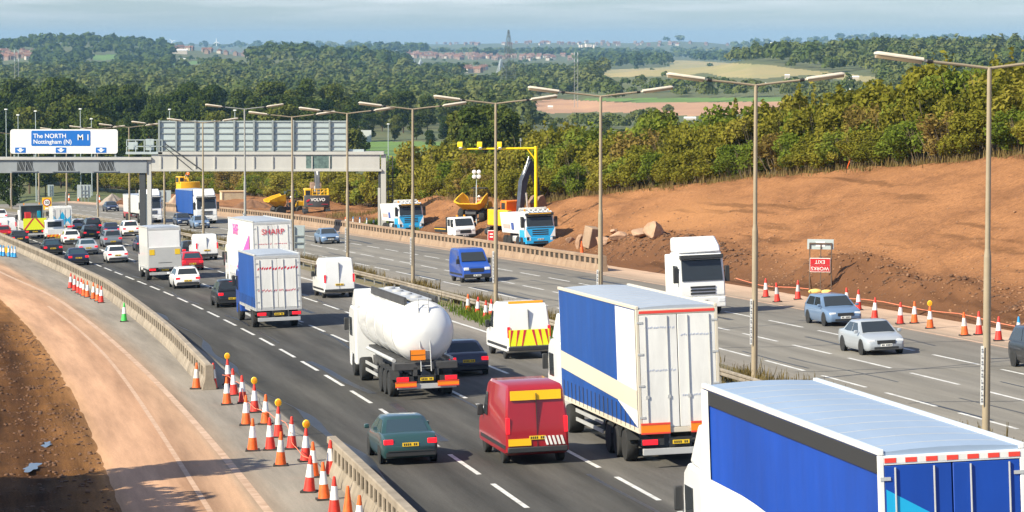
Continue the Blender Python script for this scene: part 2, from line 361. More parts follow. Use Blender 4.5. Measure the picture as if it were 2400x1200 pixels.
def strip(name, o_list, t_list, hf, mats, mi=None, smooth=True, kind='structure'):
    V = []; A = []
    for t in t_list:
        for o in o_list:
            oe = o(t) if callable(o) else o
            p = W(oe, t, 0); p.z += hf(oe, t); V.append(p); A.append((oe, t))
    n = len(o_list); k = len(t_list)
    F = [(a*n+b, a*n+b+1, (a+1)*n+b+1, (a+1)*n+b) for a in range(k-1) for b in range(n-1)]
    me = raw_mesh(name, np.array(V), np.array(F), mats, smooth=smooth, mi=mi)
    at = me.attributes.new('road', 'FLOAT_VECTOR', 'POINT')
    at.data.foreach_set('vector', np.array([(a, b, 0) for a, b in A], np.float32).ravel())
    o = link(name, me)
    if kind: tag(o, kind=kind)
    return o
def roadmat(name, stops=None, fine=0.12, wear=0.25, rough=0.85, bump=0.004, cracks=True, dust=None):
    # stops: (offset across the road, colour) ; streaks run along the road
    m = bpy.data.materials.new(name); m.use_nodes = True; nt = m.node_tree; N, L = nt.nodes, nt.links; b = N['Principled BSDF']
    b.inputs['Roughness'].default_value = rough; b.inputs['Specular IOR Level'].default_value = 0.07
    at = N.new('ShaderNodeAttribute'); at.attribute_name = 'road'
    sp = N.new('ShaderNodeSeparateXYZ'); L.new(at.outputs['Vector'], sp.inputs[0])
    m0 = N.new('ShaderNodeMapping'); m0.inputs['Scale'].default_value = (1.0, 0.03, 1); L.new(at.outputs['Vector'], m0.inputs[0])
    nw = N.new('ShaderNodeTexNoise'); nw.inputs['Scale'].default_value = 1.6; nw.inputs['Detail'].default_value = 5; L.new(m0.outputs[0], nw.inputs['Vector'])
    lo, hi = stops[0][0], stops[-1][0]
    jit = N.new('ShaderNodeMath'); jit.operation = 'MULTIPLY_ADD'; L.new(nw.outputs[0], jit.inputs[0]); jit.inputs[1].default_value = 0.35; L.new(sp.outputs[0], jit.inputs[2])
    mr_ = N.new('ShaderNodeMapRange'); mr_.inputs['From Min'].default_value = lo+0.17; mr_.inputs['From Max'].default_value = hi+0.17; L.new(jit.outputs[0], mr_.inputs['Value'])
    r = N.new('ShaderNodeValToRGB'); el = r.color_ramp.elements
    el[0].position = 0; el[0].color = (*stops[0][1], 1); el[1].position = 1; el[1].color = (*stops[-1][1], 1)
    for q, c in stops[1:-1]:
        e = el.new((q-lo)/(hi-lo)); e.color = (*c, 1)
    L.new(mr_.outputs[0], r.inputs[0])
    # wear streaks and big patches
    mp2 = N.new('ShaderNodeMapping'); mp2.inputs['Scale'].default_value = (1.0, 0.05, 1); L.new(at.outputs['Vector'], mp2.inputs[0])
    n2 = N.new('ShaderNodeTexNoise'); n2.inputs['Scale'].default_value = 0.9; n2.inputs['Detail'].default_value = 8; n2.inputs['Roughness'].default_value = 0.7; L.new(mp2.outputs[0], n2.inputs['Vector'])
    n3 = N.new('ShaderNodeTexNoise'); n3.inputs['Scale'].default_value = 14; n3.inputs['Detail'].default_value = 4; n3.inputs['Roughness'].default_value = 0.8; L.new(at.outputs['Vector'], n3.inputs['Vector'])
    v2 = N.new('ShaderNodeMapRange'); v2.inputs['From Min'].default_value = 0.3; v2.inputs['From Max'].default_value = 0.7; v2.inputs['To Min'].default_value = 1-wear; v2.inputs['To Max'].default_value = 1+wear; L.new(n2.outputs[0], v2.inputs['Value'])
    v3 = N.new('ShaderNodeMapRange'); v3.inputs['From Min'].default_value = 0.25; v3.inputs['From Max'].default_value = 0.75; v3.inputs['To Min'].default_value = 1-fine*2; v3.inputs['To Max'].default_value = 1+fine*2; L.new(n3.outputs[0], v3.inputs['Value'])
    mm = N.new('ShaderNodeMath'); mm.operation = 'MULTIPLY'; L.new(v2.outputs[0], mm.inputs[0]); L.new(v3.outputs[0], mm.inputs[1])
    cm = N.new('ShaderNodeMixRGB'); cm.blend_type = 'MULTIPLY'; cm.inputs[0].default_value = 1; L.new(r.outputs[0], cm.inputs[1]); L.new(mm.outputs[0], cm.inputs[2])
    last = cm
    if False:
        mp3 = N.new('ShaderNodeMapping'); mp3.inputs['Scale'].default_value = (0.27, 0.045, 1); L.new(at.outputs['Vector'], mp3.inputs[0])
        nd = N.new('ShaderNodeTexNoise'); nd.inputs['Scale'].default_value = 1.2; L.new(mp3.outputs[0], nd.inputs['Vector'])
        ad = N.new('ShaderNodeMixRGB'); ad.blend_type = 'ADD'; ad.inputs[0].default_value = 0.25; L.new(mp3.outputs[0], ad.inputs[1]); L.new(nd.outputs['Color'], ad.inputs[2])
        vo = N.new('ShaderNodeTexVoronoi'); vo.feature = 'DISTANCE_TO_EDGE'; vo.inputs['Scale'].default_value = 1.0; L.new(ad.outputs[0], vo.inputs['Vector'])
        st = N.new('ShaderNodeMapRange'); st.inputs['From Min'].default_value = 0.004; st.inputs['From Max'].default_value = 0.012; st.inputs['To Min'].default_value = 0.55; st.inputs['To Max'].default_value = 1.0; L.new(vo.outputs['Distance'], st.inputs['Value'])
        c2 = N.new('ShaderNodeMixRGB'); c2.blend_type = 'MULTIPLY'; c2.inputs[0].default_value = 1; L.new(cm.outputs[0], c2.inputs[1]); L.new(st.outputs[0], c2.inputs[2]); last = c2
    if dust:
        dn = N.new('ShaderNodeTexNoise'); dn.inputs['Scale'].default_value = 0.35; dn.inputs['Detail'].default_value = 6; L.new(mp2.outputs[0], dn.inputs['Vector'])
        dr = N.new('ShaderNodeMapRange'); dr.inputs['From Min'].default_value = 0.42; dr.inputs['From Max'].default_value = 0.62; L.new(dn.outputs[0], dr.inputs['Value'])
        dm = N.new('ShaderNodeMixRGB'); L.new(dr.outputs[0], dm.inputs[0]); L.new(last.outputs[0], dm.inputs[1]); dm.inputs[2].default_value = (*dust, 1); last = dm
    L.new(last.outputs[0], b.inputs['Base Color'])
    bu = N.new('ShaderNodeBump'); bu.inputs['Strength'].default_value = 0.8; bu.inputs['Distance'].default_value = bump; L.new(n3.outputs[0], bu.inputs['Height']); L.new(bu.outputs[0], b.inputs['Normal'])
    return m
tl = [298+4*i for i in range(136)]
DK, MD, LT = (0.060, 0.058, 0.054), (0.115, 0.108, 0.097), (0.235, 0.21, 0.18)
RC = (0.225, 0.209, 0.182)
m_lc = roadmat('left_asphalt', wear=0.36, fine=0.16, stops=[(-6.5, LT), (-3.75, LT), (-3.65, DK), (-2.7, DK), (-1.8, (0.082, 0.078, 0.072)), (-0.9, DK), (0.0, (0.074, 0.071, 0.066)), (1.0, DK), (1.9, (0.09, 0.085, 0.078)), (2.9, DK), (3.7, (0.075, 0.071, 0.066)), (3.95, MD), (5.5, (0.12, 0.113, 0.105)), (7.4, MD), (9.2, (0.13, 0.122, 0.113)), (11.3, LT), (13.6, LT)])
strip('left_carriageway', [-6.4, -3.7, 0, 3.7, 7.4, 11.2, 13.4], tl, lambda o, t: 0.0, m_lc)
m_rc = roadmat('right_asphalt', [(16.4, LT), (18.6, RC), (19.5, (0.192, 0.179, 0.158)), (20.4, RC), (21.4, (0.192, 0.179, 0.158)), (22.2, (0.235, 0.219, 0.193)), (23.2, (0.192, 0.179, 0.158)), (24.1, RC), (25.2, (0.192, 0.179, 0.158)), (27.0, (0.181, 0.169, 0.15)), (29.4, (0.19, 0.172, 0.15)), (30.1, (0.30, 0.23, 0.175)), (31.4, (0.46, 0.33, 0.24)), (33.4, (0.50, 0.35, 0.25))], wear=0.22)
strip('right_carriageway', [16.6, 18.7, 22.2, 25.8, 29.8, 33.4], tl, lambda o, t: 0.0, m_rc)
m_med = pmat('median_soil', (0.20, 0.15, 0.09), 0.95, c2=(0.12, 0.12, 0.05), vs_=0.8, bump=0.04)
strip('median_verge', [13.4, 14.0, 15.0, 16.0, 16.6], tl, lambda o, t: {13.4: 0.0, 14.0: 0.07, 15.0: 0.12, 16.0: 0.07, 16.6: 0.0}[o], m_med)
# lane markings
m_paint = pmat('road_paint', (0.74, 0.73, 0.70), 0.7, c2=(0.40, 0.39, 0.37), vs_=2.2, detail=9)
m_dirty = pmat('dirty_road_paint', (0.56, 0.39, 0.28), 0.85, c2=(0.36, 0.23, 0.15), vs_=1.6, stretch=(1, 1, 1))
def dash_line(name, o, t0, t1, per=9.0, ln=6.3, wd=0.16, mat=None, h=0.006, ofun=None):
    m = MB(); t = t0
    while t < t1:
        k = max(1, int(math.ceil(ln/6.3)))
        for q in range(k):
            a, b = t+ln*q/k, t+ln*(q+1)/k
            oa, ob = (ofun(a), ofun(b)) if ofun else (o, o)
            m.quad(W(oa-wd/2, a, h), W(oa+wd/2, a, h), W(ob+wd/2, b, h), W(ob-wd/2, b, h))
        t += per
    return tag(m.build(name, mat or m_paint), kind='structure')
tP = float(OT(-8.12, 138.46)[1]); tB = float(OT(11.12, 155.12)[1]); tA = float(OT(18.34, 137.44)[1]); tC = float(OT(10.99, 137.57)[1]); tQ = float(OT(1.89, 103.67)[1])
for o, tr in ((0.0, tP), (3.75, tQ), (7.35, tQ+2.0), (18.7, tC), (22.15, tB), (25.8, tA)):
    t0 = tr-6.3
    while t0-9 > 330: t0 -= 9
    dash_line('lane_line', o, t0, 800)
dash_line('edge_line', 11.25, 330, 800, 40, 40, 0.2)
dash_line('edge_line', 29.75, 330, 800, 40, 40, 0.2, m_dirty)
dash_line('edge_line', -7.3, 330, 700, 3.0, 3.0, 0.26, m_dirty, 0.01, lambda t: -7.0-0.45*math.sin((t-380)/70.0)*(t > 360)-1.3*float(sstep(t, 500, 570)))
dash_line('edge_line', -8.5, 330, 496, 3.0, 3.0, 0.17, pmat('worn_road_paint', (0.54, 0.37, 0.26), 0.85, c2=(0.40, 0.245, 0.155), vs_=2), 0.01, lambda t: -8.55+0.1*math.sin(t/17))
# tar joints across the right carriageway and a streak of tar and painted barrier shade beside the left lane
m_tar = pmat('tar', (0.022, 0.023, 0.026), 0.5, var=0.3, vs_=2)
mt = MB()
for t in (345, 377, 402, 418, 433, 459, 478, 497, 520):
    pts = [(18.2+k*1.15, t+0.8*math.sin(k*1.7+t)*0.35-k*0.35) for k in range(11)]
    for (a, b), (c, d) in zip(pts[:-1], pts[1:]): mt.quad(W(a, b-0.05, 0.005), W(c, d-0.05, 0.005), W(c, d+0.06, 0.005), W(a, b+0.06, 0.005))
for o0, s0 in ((20.3, 1), (24.0, 2), (27.4, 3), (19.0, 5), (0.45, 6), (3.3, 7), (7.75, 8), (5.6, 9)):
    t = 340
    while t < 640:
        L_ = random.uniform(6, 22); wd = random.choice((0.04, 0.05, 0.07, 0.16))
        for q in range(6):
            a, b = t+L_*q/6, t+L_*(q+1)/6
            f = lambda z: o0+0.22*math.sin(z/9+s0)+0.1*math.sin(z/3.1)
            mt.quad(W(f(a)-wd, a, 0.005), W(f(a)+wd, a, 0.005), W(f(b)+wd, b, 0.005), W(f(b)-wd, b, 0.005))
        t += L_+random.uniform(2, 26)
tag(mt.build('tar_joints', m_tar), kind='structure')
mt = MB()
for k in range(70):
    a, b = 375+k*1.6, 375+(k+1)*1.6
    f = lambda z: -3.2-0.35*math.sin(z/11)-0.15*math.sin(z/3.7)
    g = lambda z: max(0.02, 0.08+0.13*math.sin(z/7.0+1)+0.09*math.sin(z/2.3))
    mt.quad(W(f(a)-g(a), a, 0.005), W(f(a)+g(a), a, 0.005), W(f(b)+g(b), b, 0.005), W(f(b)-g(b), b, 0.005))
tag(mt.build('tar_and_shade_streak', m_tar), kind='structure')

# works road on the left, mud beside it, the red bank on the right
SAND, SAND2, GREY = (0.47, 0.28, 0.175), (0.40, 0.235, 0.145), (0.29, 0.215, 0.155)
m_works = roadmat('works_road_dust', [(-11.4, (0.44, 0.26, 0.14)), (-10.6, SAND), (-9.6, SAND), (-8.8, SAND2), (-8.3, (0.38, 0.235, 0.15)), (-7.5, (0.42, 0.265, 0.17)), (-7.1, GREY), (-6.3, (0.27, 0.235, 0.195)), (-5.4, (0.24, 0.215, 0.185)), (-4.0, (0.22, 0.2, 0.175))], fine=0.10, wear=0.32, cracks=False, dust=None)
ft = [300+2*i for i in range(190)]
strip('works_road', [-11.4, -10.6, -9.6, -8.6, -7.6, -6.6, -5.6, -4.6], ft, lambda o, t: 0.004+(0.0 if o > -11 else -0.1), m_works)
m_mud = roadmat('mud', [(-24, (0.05, 0.022, 0.009)), (-16, (0.07, 0.032, 0.012)), (-14, (0.12, 0.055, 0.02)), (-13.2, (0.085, 0.038, 0.014)), (-12.2, (0.19, 0.088, 0.03)), (-11.3, (0.26, 0.125, 0.045)), (-10.6, (0.40, 0.22, 0.11))], fine=0.30, wear=0.62, cracks=False, bump=0.12)
def mudh(o, t):
    d = -10.6-o
    n = float(vnoise(o, t*0.7, 1.5, 1))*0.26+float(vnoise(o, t*0.8, 0.7, 2))*0.16
    heap = 2.0*float(sstep(d, 3.0, 6.5))*float(sstep(t, 405, 418))*(1-float(sstep(t, 470, 520)))*(0.75+0.9*float(vnoise(t, o, 5, 5)))
    return -0.1+max(0, heap)+n*float(sstep(d, 0.3, 1.6))+0.25*float(sstep(d, 0.3, 2.0))*float(vnoise(o, t, 6, 8))+0.05
ol = [-10.75, -11.0, -11.3]+[-11.3-0.27*i for i in range(1, 56)]
fm = [352+0.4*i for i in range(520)]
strip('mud_verge', ol, fm, mudh, m_mud)
m_pud = pmat('puddle_water', (0.03, 0.025, 0.02), 0.03)
def puddle(u, v, a, b, dz):
    p = hit(u, v, step=1.0008); o_, t_ = [float(q) for q in OT(p.x, p.y)]
    c = W(o_, t_, mudh(o_, t_)+dz); m = MB(); n = 40; f0 = random.uniform(0, 6)
    rr_ = [0.85+0.22*math.sin(2*math.pi*i/n*2+f0)+0.16*math.sin(2*math.pi*i/n*5+f0*2)+0.07*math.sin(2*math.pi*i/n*9) for i in range(n)]
    m.add([(c.x+a*math.cos(2*math.pi*i/n)*rr_[i], c.y+b*math.sin(2*math.pi*i/n)*rr_[i], c.z+CF_X*a*math.cos(2*math.pi*i/n)*0) for i in range(n)], [tuple(range(n))])
    tag(m.build('puddle', m_pud), kind='structure')
puddle(75, 1096, 0.30, 1.1, 0.04); puddle(108, 1036, 0.22, 0.8, 0.04)
m_bank = bpy.data.materials.new('red_earth'); m_bank.use_nodes = True
def bankmat():
    nt = m_bank.node_tree; N, L = nt.nodes, nt.links; b = N['Principled BSDF']; b.inputs['Roughness'].default_value = 0.95; b.inputs['Specular IOR Level'].default_value = 0.1
    at = N.new('ShaderNodeAttribute'); at.attribute_name = 'road'
    mp1 = N.new('ShaderNodeMapping'); mp1.inputs['Scale'].default_value = (0.55, 0.16, 1); mp1.inputs['Rotation'].default_value = (0, 0, 0.25); L.new(at.outputs['Vector'], mp1.inputs[0])
    n1 = N.new('ShaderNodeTexNoise'); n1.inputs['Scale'].default_value = 0.7; n1.inputs['Detail'].default_value = 8; n1.inputs['Roughness'].default_value = 0.62; L.new(mp1.outputs[0], n1.inputs['Vector'])
    r = N.new('ShaderNodeValToRGB'); el = r.color_ramp.elements
    el[0].position = 0.3; el[0].color = (0.20, 0.092, 0.043, 1); el[1].position = 0.72; el[1].color = (0.385, 0.182, 0.08, 1)
    e = el.new(0.5); e.color = (0.315, 0.147, 0.065, 1); L.new(n1.outputs[0], r.inputs[0])
    n3 = N.new('ShaderNodeTexNoise'); n3.inputs['Scale'].default_value = 3.5; n3.inputs['Detail'].default_value = 8; n3.inputs['Roughness'].default_value = 0.75; L.new(at.outputs['Vector'], n3.inputs['Vector'])
    r3 = N.new('ShaderNodeMapRange'); r3.inputs['From Min'].default_value = 0.3; r3.inputs['From Max'].default_value = 0.7; r3.inputs['To Min'].default_value = 0.62; r3.inputs['To Max'].default_value = 1.32; L.new(n3.outputs[0], r3.inputs['Value'])
    cm = N.new('ShaderNodeMixRGB'); cm.blend_type = 'MULTIPLY'; cm.inputs[0].default_value = 1; L.new(r.outputs[0], cm.inputs[1]); L.new(r3.outputs[0], cm.inputs[2])
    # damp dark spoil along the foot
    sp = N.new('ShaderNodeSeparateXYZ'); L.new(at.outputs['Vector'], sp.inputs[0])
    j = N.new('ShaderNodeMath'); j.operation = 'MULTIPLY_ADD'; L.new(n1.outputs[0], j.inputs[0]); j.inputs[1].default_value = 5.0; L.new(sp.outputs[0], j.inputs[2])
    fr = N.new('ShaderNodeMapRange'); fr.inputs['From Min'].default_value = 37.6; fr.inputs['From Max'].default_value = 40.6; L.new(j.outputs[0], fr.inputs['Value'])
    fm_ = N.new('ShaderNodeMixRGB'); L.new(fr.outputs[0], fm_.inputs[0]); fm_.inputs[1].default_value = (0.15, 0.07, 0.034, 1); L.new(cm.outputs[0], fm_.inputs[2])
    # pale dusty scrape half way up
    vs1 = N.new('ShaderNodeVectorMath'); vs1.operation = 'SUBTRACT'; L.new(at.outputs['Vector'], vs1.inputs[0]); vs1.inputs[1].default_value = (41.5, 524, 0)
    vs2 = N.new('ShaderNodeVectorMath'); vs2.operation = 'MULTIPLY'; L.new(vs1.outputs[0], vs2.inputs[0]); vs2.inputs[1].default_value = (0.27, 0.055, 0)
    vs3 = N.new('ShaderNodeVectorMath'); vs3.operation = 'LENGTH'; L.new(vs2.outputs[0], vs3.inputs[0])
    j2 = N.new('ShaderNodeMath'); j2.operation = 'MULTIPLY_ADD'; L.new(n1.outputs[0], j2.inputs[0]); j2.inputs[1].default_value = 1.6; L.new(vs3.outputs['Value'], j2.inputs[2])
    sr = N.new('ShaderNodeMapRange'); sr.inputs['From Min'].default_value = 1.2; sr.inputs['From Max'].default_value = 1.65; sr.inputs['To Min'].default_value = 0.5; sr.inputs['To Max'].default_value = 0; L.new(j2.outputs[0], sr.inputs['Value'])
    sm = N.new('ShaderNodeMixRGB'); L.new(sr.outputs[0], sm.inputs[0]); L.new(fm_.outputs[0], sm.inputs[1]); sm.inputs[2].default_value = (0.46, 0.22, 0.09, 1)
    # wheel ruts along the slope
    wv = N.new('ShaderNodeTexNoise'); wv.inputs['Scale'].default_value = 1.0; wv.inputs['Detail'].default_value = 3
    mpw = N.new('ShaderNodeMapping'); mpw.inputs['Scale'].default_value = (0.9, 0.035, 1); mpw.inputs['Rotation'].default_value = (0, 0, 0.12); L.new(at.outputs['Vector'], mpw.inputs[0]); L.new(mpw.outputs[0], wv.inputs['Vector'])
    wr_ = N.new('ShaderNodeMapRange'); wr_.inputs['From Min'].default_value = 0.36; wr_.inputs['From Max'].default_value = 0.44; wr_.inputs['To Min'].default_value = 0.62; wr_.inputs['To Max'].default_value = 1.0; L.new(wv.outputs[0], wr_.inputs['Value'])
    wm = N.new('ShaderNodeMixRGB'); wm.blend_type = 'MULTIPLY'; wm.inputs[0].default_value = 1; L.new(sm.outputs[0], wm.inputs[1]); L.new(wr_.outputs[0], wm.inputs[2])
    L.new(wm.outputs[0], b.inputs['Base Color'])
    n4 = N.new('ShaderNodeTexNoise'); n4.inputs['Scale'].default_value = 2.2; n4.inputs['Detail'].default_value = 9; n4.inputs['Roughness'].default_value = 0.7; L.new(at.outputs['Vector'], n4.inputs['Vector'])
    bu = N.new('ShaderNodeBump'); bu.inputs['Distance'].default_value = 0.30; bu.inputs['Strength'].default_value = 0.9; L.new(n4.outputs[0], bu.inputs['Height']); L.new(bu.outputs[0], b.inputs['Normal'])
bankmat()
SPOIL = [(452, 35.6, 9, 1.3, 1.1), (468, 36.2, 7, 1.8, 1.6), (476, 36.4, 4, 1.6, 0.7), (496, 36.0, 8, 1.6, 0.9), (508, 36.2, 7, 1.8, 1.2), (518, 36.8, 6, 2.0, 1.0), (526, 37.4, 4, 1.6, 0.6), (425, 35.6, 12, 1.2, 0.7), (405, 35.5, 10, 1.0, 0.6), (598, 41, 6, 2.5, 0.4), (622, 42, 7, 2, 0.3)]
def bankh(o, t):
    h = float(near_h(o, t)); e = 0.0
    for (tc_, oc, sx_, sy_, a) in SPOIL:
        q = ((t-tc_)/sx_)**2+((o-oc)/sy_)**2
        if q < 5: e += a*math.exp(-q)
    k = float(sstep(o, 33.6, 36))
    n = (float(vnoise(o, t, 1.1, 11))*0.22+float(vnoise(o*0.6, t+o, 3.2, 12))*0.14+float(vnoise(o, t, 9, 14))*0.22)*k*float(sstep(41.5-abs(o-38), -30, 4)*1.0)
    ridge = 0.10*math.sin((t*0.35+o*1.9))*k*(0.6+float(vnoise(o, t, 14, 3)))
    edge = -0.12 if o < 33.5 else 0.0
    return h+e*(0.85+0.5*float(vnoise(o, t, 0.9, 21)))+n+ridge+edge+0.02
bo = [33.3, 33.7, 34.2]+[34.2+0.4*i for i in range(1, 48)]+[54, 56, 60, 66, 74, 82]
bt = [352+0.9*i for i in range(175)]+[509.5+1.3*i for i in range(115)]+[659+4*i for i in range(40)]
strip('red_bank', bo, bt, bankh, m_bank)
def _surf(x, y):
    if y < 700:
        o, t = [float(q) for q in OT(x, y)]
        if 33.5 < o < 60: return -H0-SL*y+CF_X*x+bankh(o, t)
    return float(land(x, y))
SURF[0] = _surf
def clods(name, n, fo, ft_, hf, size, mat, label):
    V, F = [], []; cube = np.array([(-1, -1, -0.6), (1, -1, -0.6), (1, 1, -0.6), (-1, 1, -0.6), (-1, -1, 0.6), (1, -1, 0.6), (1, 1, 0.6), (-1, 1, 0.6)])*0.6
    qf = np.array([(0, 3, 2, 1), (4, 5, 6, 7), (0, 1, 5, 4), (1, 2, 6, 5), (2, 3, 7, 6), (3, 0, 4, 7)])
    for k in range(n):
        t = ft_(); o = fo(t); p = W(o, t); p.z += hf(o, t); s = size*rng.uniform(0.4, 1.0)**2*1.6; a = rng.uniform(0, 6.28)
        c = cube*(1+rng.normal(0, 0.22, (8, 3)))*s; c = np.stack([c[:, 0]*math.cos(a)-c[:, 1]*math.sin(a), c[:, 0]*math.sin(a)+c[:, 1]*math.cos(a), c[:, 2]+s*0.1], 1)+np.array(p)
        F.append(qf+8*k); V.append(c)
    tag(link(name, raw_mesh(name, np.concatenate(V), np.concatenate(F), mat)), label, 'stones', kind='stuff')
m_clod = pmat('earth_clods', (0.33, 0.18, 0.095), 0.95, c2=(0.20, 0.105, 0.055), vs_=0.8); m_clodd = pmat('dark_clods', (0.17, 0.085, 0.045), 0.95, c2=(0.08, 0.042, 0.024), vs_=0.8)
clods('loose_earth', 3800, lambda t: 34.3+abs(random.gauss(0, 4.2)), lambda: random.uniform(385, 640), bankh, 0.075, m_clod, 'loose clods and stones scattered over the red bank')
clods('spoil_clods', 1500, lambda t: random.gauss(36.0, 0.9), lambda: random.choice((random.uniform(400, 480), random.uniform(490, 528))), bankh, 0.10, m_clodd, 'dark lumps of spoil along the foot of the red bank')
clods('mud_clods', 1400, lambda t: -11.2-abs(random.gauss(0, 2.4)), lambda: random.uniform(375, 480), mudh, 0.07, m_clodd, 'dark lumps of mud left of the works road')

# concrete barriers with slotted tops
m_conc = pmat('pale_concrete', (0.34, 0.285, 0.22), 0.9, c2=(0.20, 0.165, 0.125), vs_=0.7, bump=0.01, bs=12)
m_conc2 = pmat('pinkish_concrete', (0.33, 0.235, 0.16), 0.9, c2=(0.24, 0.16, 0.105), vs_=0.7, bump=0.01, bs=12)
m_slot_shade = pmat('slot_shade_brown', (0.040, 0.029, 0.018), 0.8, var=0.3, vs_=1.5)  # near-black brown that paints the shade inside the barrier slots
m_joint = pmat('concrete_joint', (0.07, 0.06, 0.05), 0.95)
def barrier(label, t0, t1, of, side, per, post, mat, h=1.1, hb=0.5, tw=0.34, endcap=True):
    root = thing('concrete_barrier', label, 'barrier', W(of(t0), t0))
    inv = Matrix.Translation(-root.location)
    def loc(o, t, z): return inv @ W(o, t, z)
    n = max(2, int((t1-t0)/2)); ts = [t0+(t1-t0)*i/n for i in range(n+1)]
    prof = [(-0.27, 0.0), (0.27, 0.0), (0.25, 0.16), (0.14, hb), (-0.14, hb), (-0.25, 0.16)]
    m = MB(); m.loft([[loc(of(t)+a, t, z) for a, z in prof] for t in ts])
    t = t0+1.5
    while t < t1-0.1:
        m.loft([[loc(of(q)+a*1.012, q, z*1.004+0.001) for a, z in prof] for q in (t, t+0.035)], 1); t += 3.0
    m.build('base', [mat, m_joint], root)
    m = MB(); m.loft([[loc(of(t)+a, t, z) for a, z in ((-tw/2, h-0.2), (tw/2, h-0.2), (tw/2, h-0.03), (tw/2-0.03, h), (-tw/2+0.03, h), (-tw/2, h-0.03))] for t in ts]); m.build('top_rail', mat, root)
    m = MB(); t = t0
    while t < t1:
        b = min(t+post, t1)
        m.loft([[loc(of(q)+a, q, z) for a, z in ((-0.135, hb-0.02), (-0.085, hb-0.02), (-0.085, h-0.19), (-0.135, h-0.19))] for q in (t, b)])
        t += per
    tag(m.build('posts', mat, root), kind='stuff')
    m = MB(); m.loft([[loc(of(t)+a, t, z) for a, z in ((-0.07, hb-0.03), (0.10, hb-0.03), (0.10, h-0.18), (-0.07, h-0.18))] for t in ts]); m.build('slot_shade_panel', m_slot_shade, root)
    if endcap:
        for te in (t0,):
            m = MB(); m.loft([[loc(of(te)+a*1.02, te+dz, z) for a, z in ((-0.30, 0), (0.30, 0), (0.27, 0.2), (0.19, hb), (0.175, h+0.003), (-0.175, h+0.003), (-0.19, hb), (-0.27, 0.2))] for dz in (-0.12, 0.32)])
            m.build('end_block', mat, root, bevel=0.02)
    return root
_LBt = [424, 436, 450, 467, 485, 510, 548, 602, 624, 700]; _LBo = [-5.45, -5.25, -4.95, -4.7, -4.4, -3.95, -3.75, -3.75, -3.75, -3.6]
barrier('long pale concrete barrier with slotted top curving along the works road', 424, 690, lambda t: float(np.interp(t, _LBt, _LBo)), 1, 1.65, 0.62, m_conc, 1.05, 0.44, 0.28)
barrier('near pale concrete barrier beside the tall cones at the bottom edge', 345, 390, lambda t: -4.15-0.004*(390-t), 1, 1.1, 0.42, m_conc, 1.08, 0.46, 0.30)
# its near end is out of sight; the end that shows faces away, so close it too
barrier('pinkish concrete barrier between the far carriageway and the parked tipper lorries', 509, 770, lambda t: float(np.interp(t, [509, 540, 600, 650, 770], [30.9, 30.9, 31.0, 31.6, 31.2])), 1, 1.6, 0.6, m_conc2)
# steel safety fence of the central reserve
m_steel = pmat('galvanised_steel', (0.36, 0.35, 0.33), 0.5, metal=0.4, var=0.25, vs_=1.2)
m_rust = pmat('weathered_steel', (0.27, 0.23, 0.18), 0.7, metal=0.2, var=0.3, vs_=1.0)
def steel_fence(label, o, t0, t1):
    root = thing('safety_fence', label, 'crash barrier', W(o, t0)); inv = Matrix.Translation(-root.location)
    n = int((t1-t0)/4); ts = [t0+4*i for i in range(n+1)]
    m = MB(); m.loft([[inv @ W(o+a, t, z) for a, z in ((0, 0.46), (-0.06, 0.5), (-0.06, 0.56), (0, 0.61), (-0.06, 0.66), (-0.06, 0.72), (0, 0.76), (0.03, 0.76), (0.03, 0.46))] for t in ts]); m.build('beam', m_rust, root)
    m = MB()
    for t in ts[:100]: m.box(*sum(([q-0.05, q+0.05] for q in (inv @ W(o+0.09, t))[:2]), []), (inv @ W(o, t)).z, (inv @ W(o, t)).z+0.7)
    tag(m.build('posts', m_steel, root), kind='stuff')
steel_fence('corrugated steel safety fence along the grassy central reserve', 13.75, 345, 741)

# ------------------------------------------------------------------ vegetation
m_bark = pmat('bark', (0.12, 0.085, 0.055), 0.95, var=0.4, vs_=4)
m_twig = pmat('pale_twigs', (0.13, 0.10, 0.06), 0.95, var=0.3, vs_=3)
m_olive = leafmat('olive_leaves', (0.10, 0.11, 0.016), (0.21, 0.195, 0.026), (0.31, 0.265, 0.05), 0.25, 0.35)
m_green = leafmat('green_leaves', (0.075, 0.115, 0.016), (0.15, 0.195, 0.026), (0.23, 0.25, 0.045), 0.25, 0.35)
m_rusty = leafmat('rusty_leaves', (0.12, 0.085, 0.025), (0.21, 0.155, 0.04), (0.29, 0.2, 0.065), 0.3, 0.3)
m_wood = leafmat('woodland_leaves', (0.035, 0.058, 0.013), (0.080, 0.105, 0.022), (0.15, 0.155, 0.036), 0.02)
m_dark = leafmat('dark_woodland_leaves', (0.024, 0.046, 0.012), (0.052, 0.078, 0.018), (0.09, 0.11, 0.027), 0.02)
m_wood.use_backface_culling = False
def crown_lumps(hh, rr, n, base=0.25, flat=0.8):
    c, r = [], []
    for i in range(n):
        z = random.uniform(base, 0.93)
        prof = math.sin(math.pi*min(1, max(0.0, (z-base*0.6)/(1.08-base*0.6)))**0.8)
        a = random.uniform(0, 2*math.pi); d = rr*prof*random.uniform(0.35, 0.8)
        q = rr*random.uniform(0.28, 0.46)
        c.append((d*math.cos(a), d*math.sin(a), z*hh)); r.append((q, q, q*flat))
    c.append((0, 0, hh*(base+0.9)/2)); r.append((rr*0.6, rr*0.6, hh*(1-base)*0.42))
    return c, r
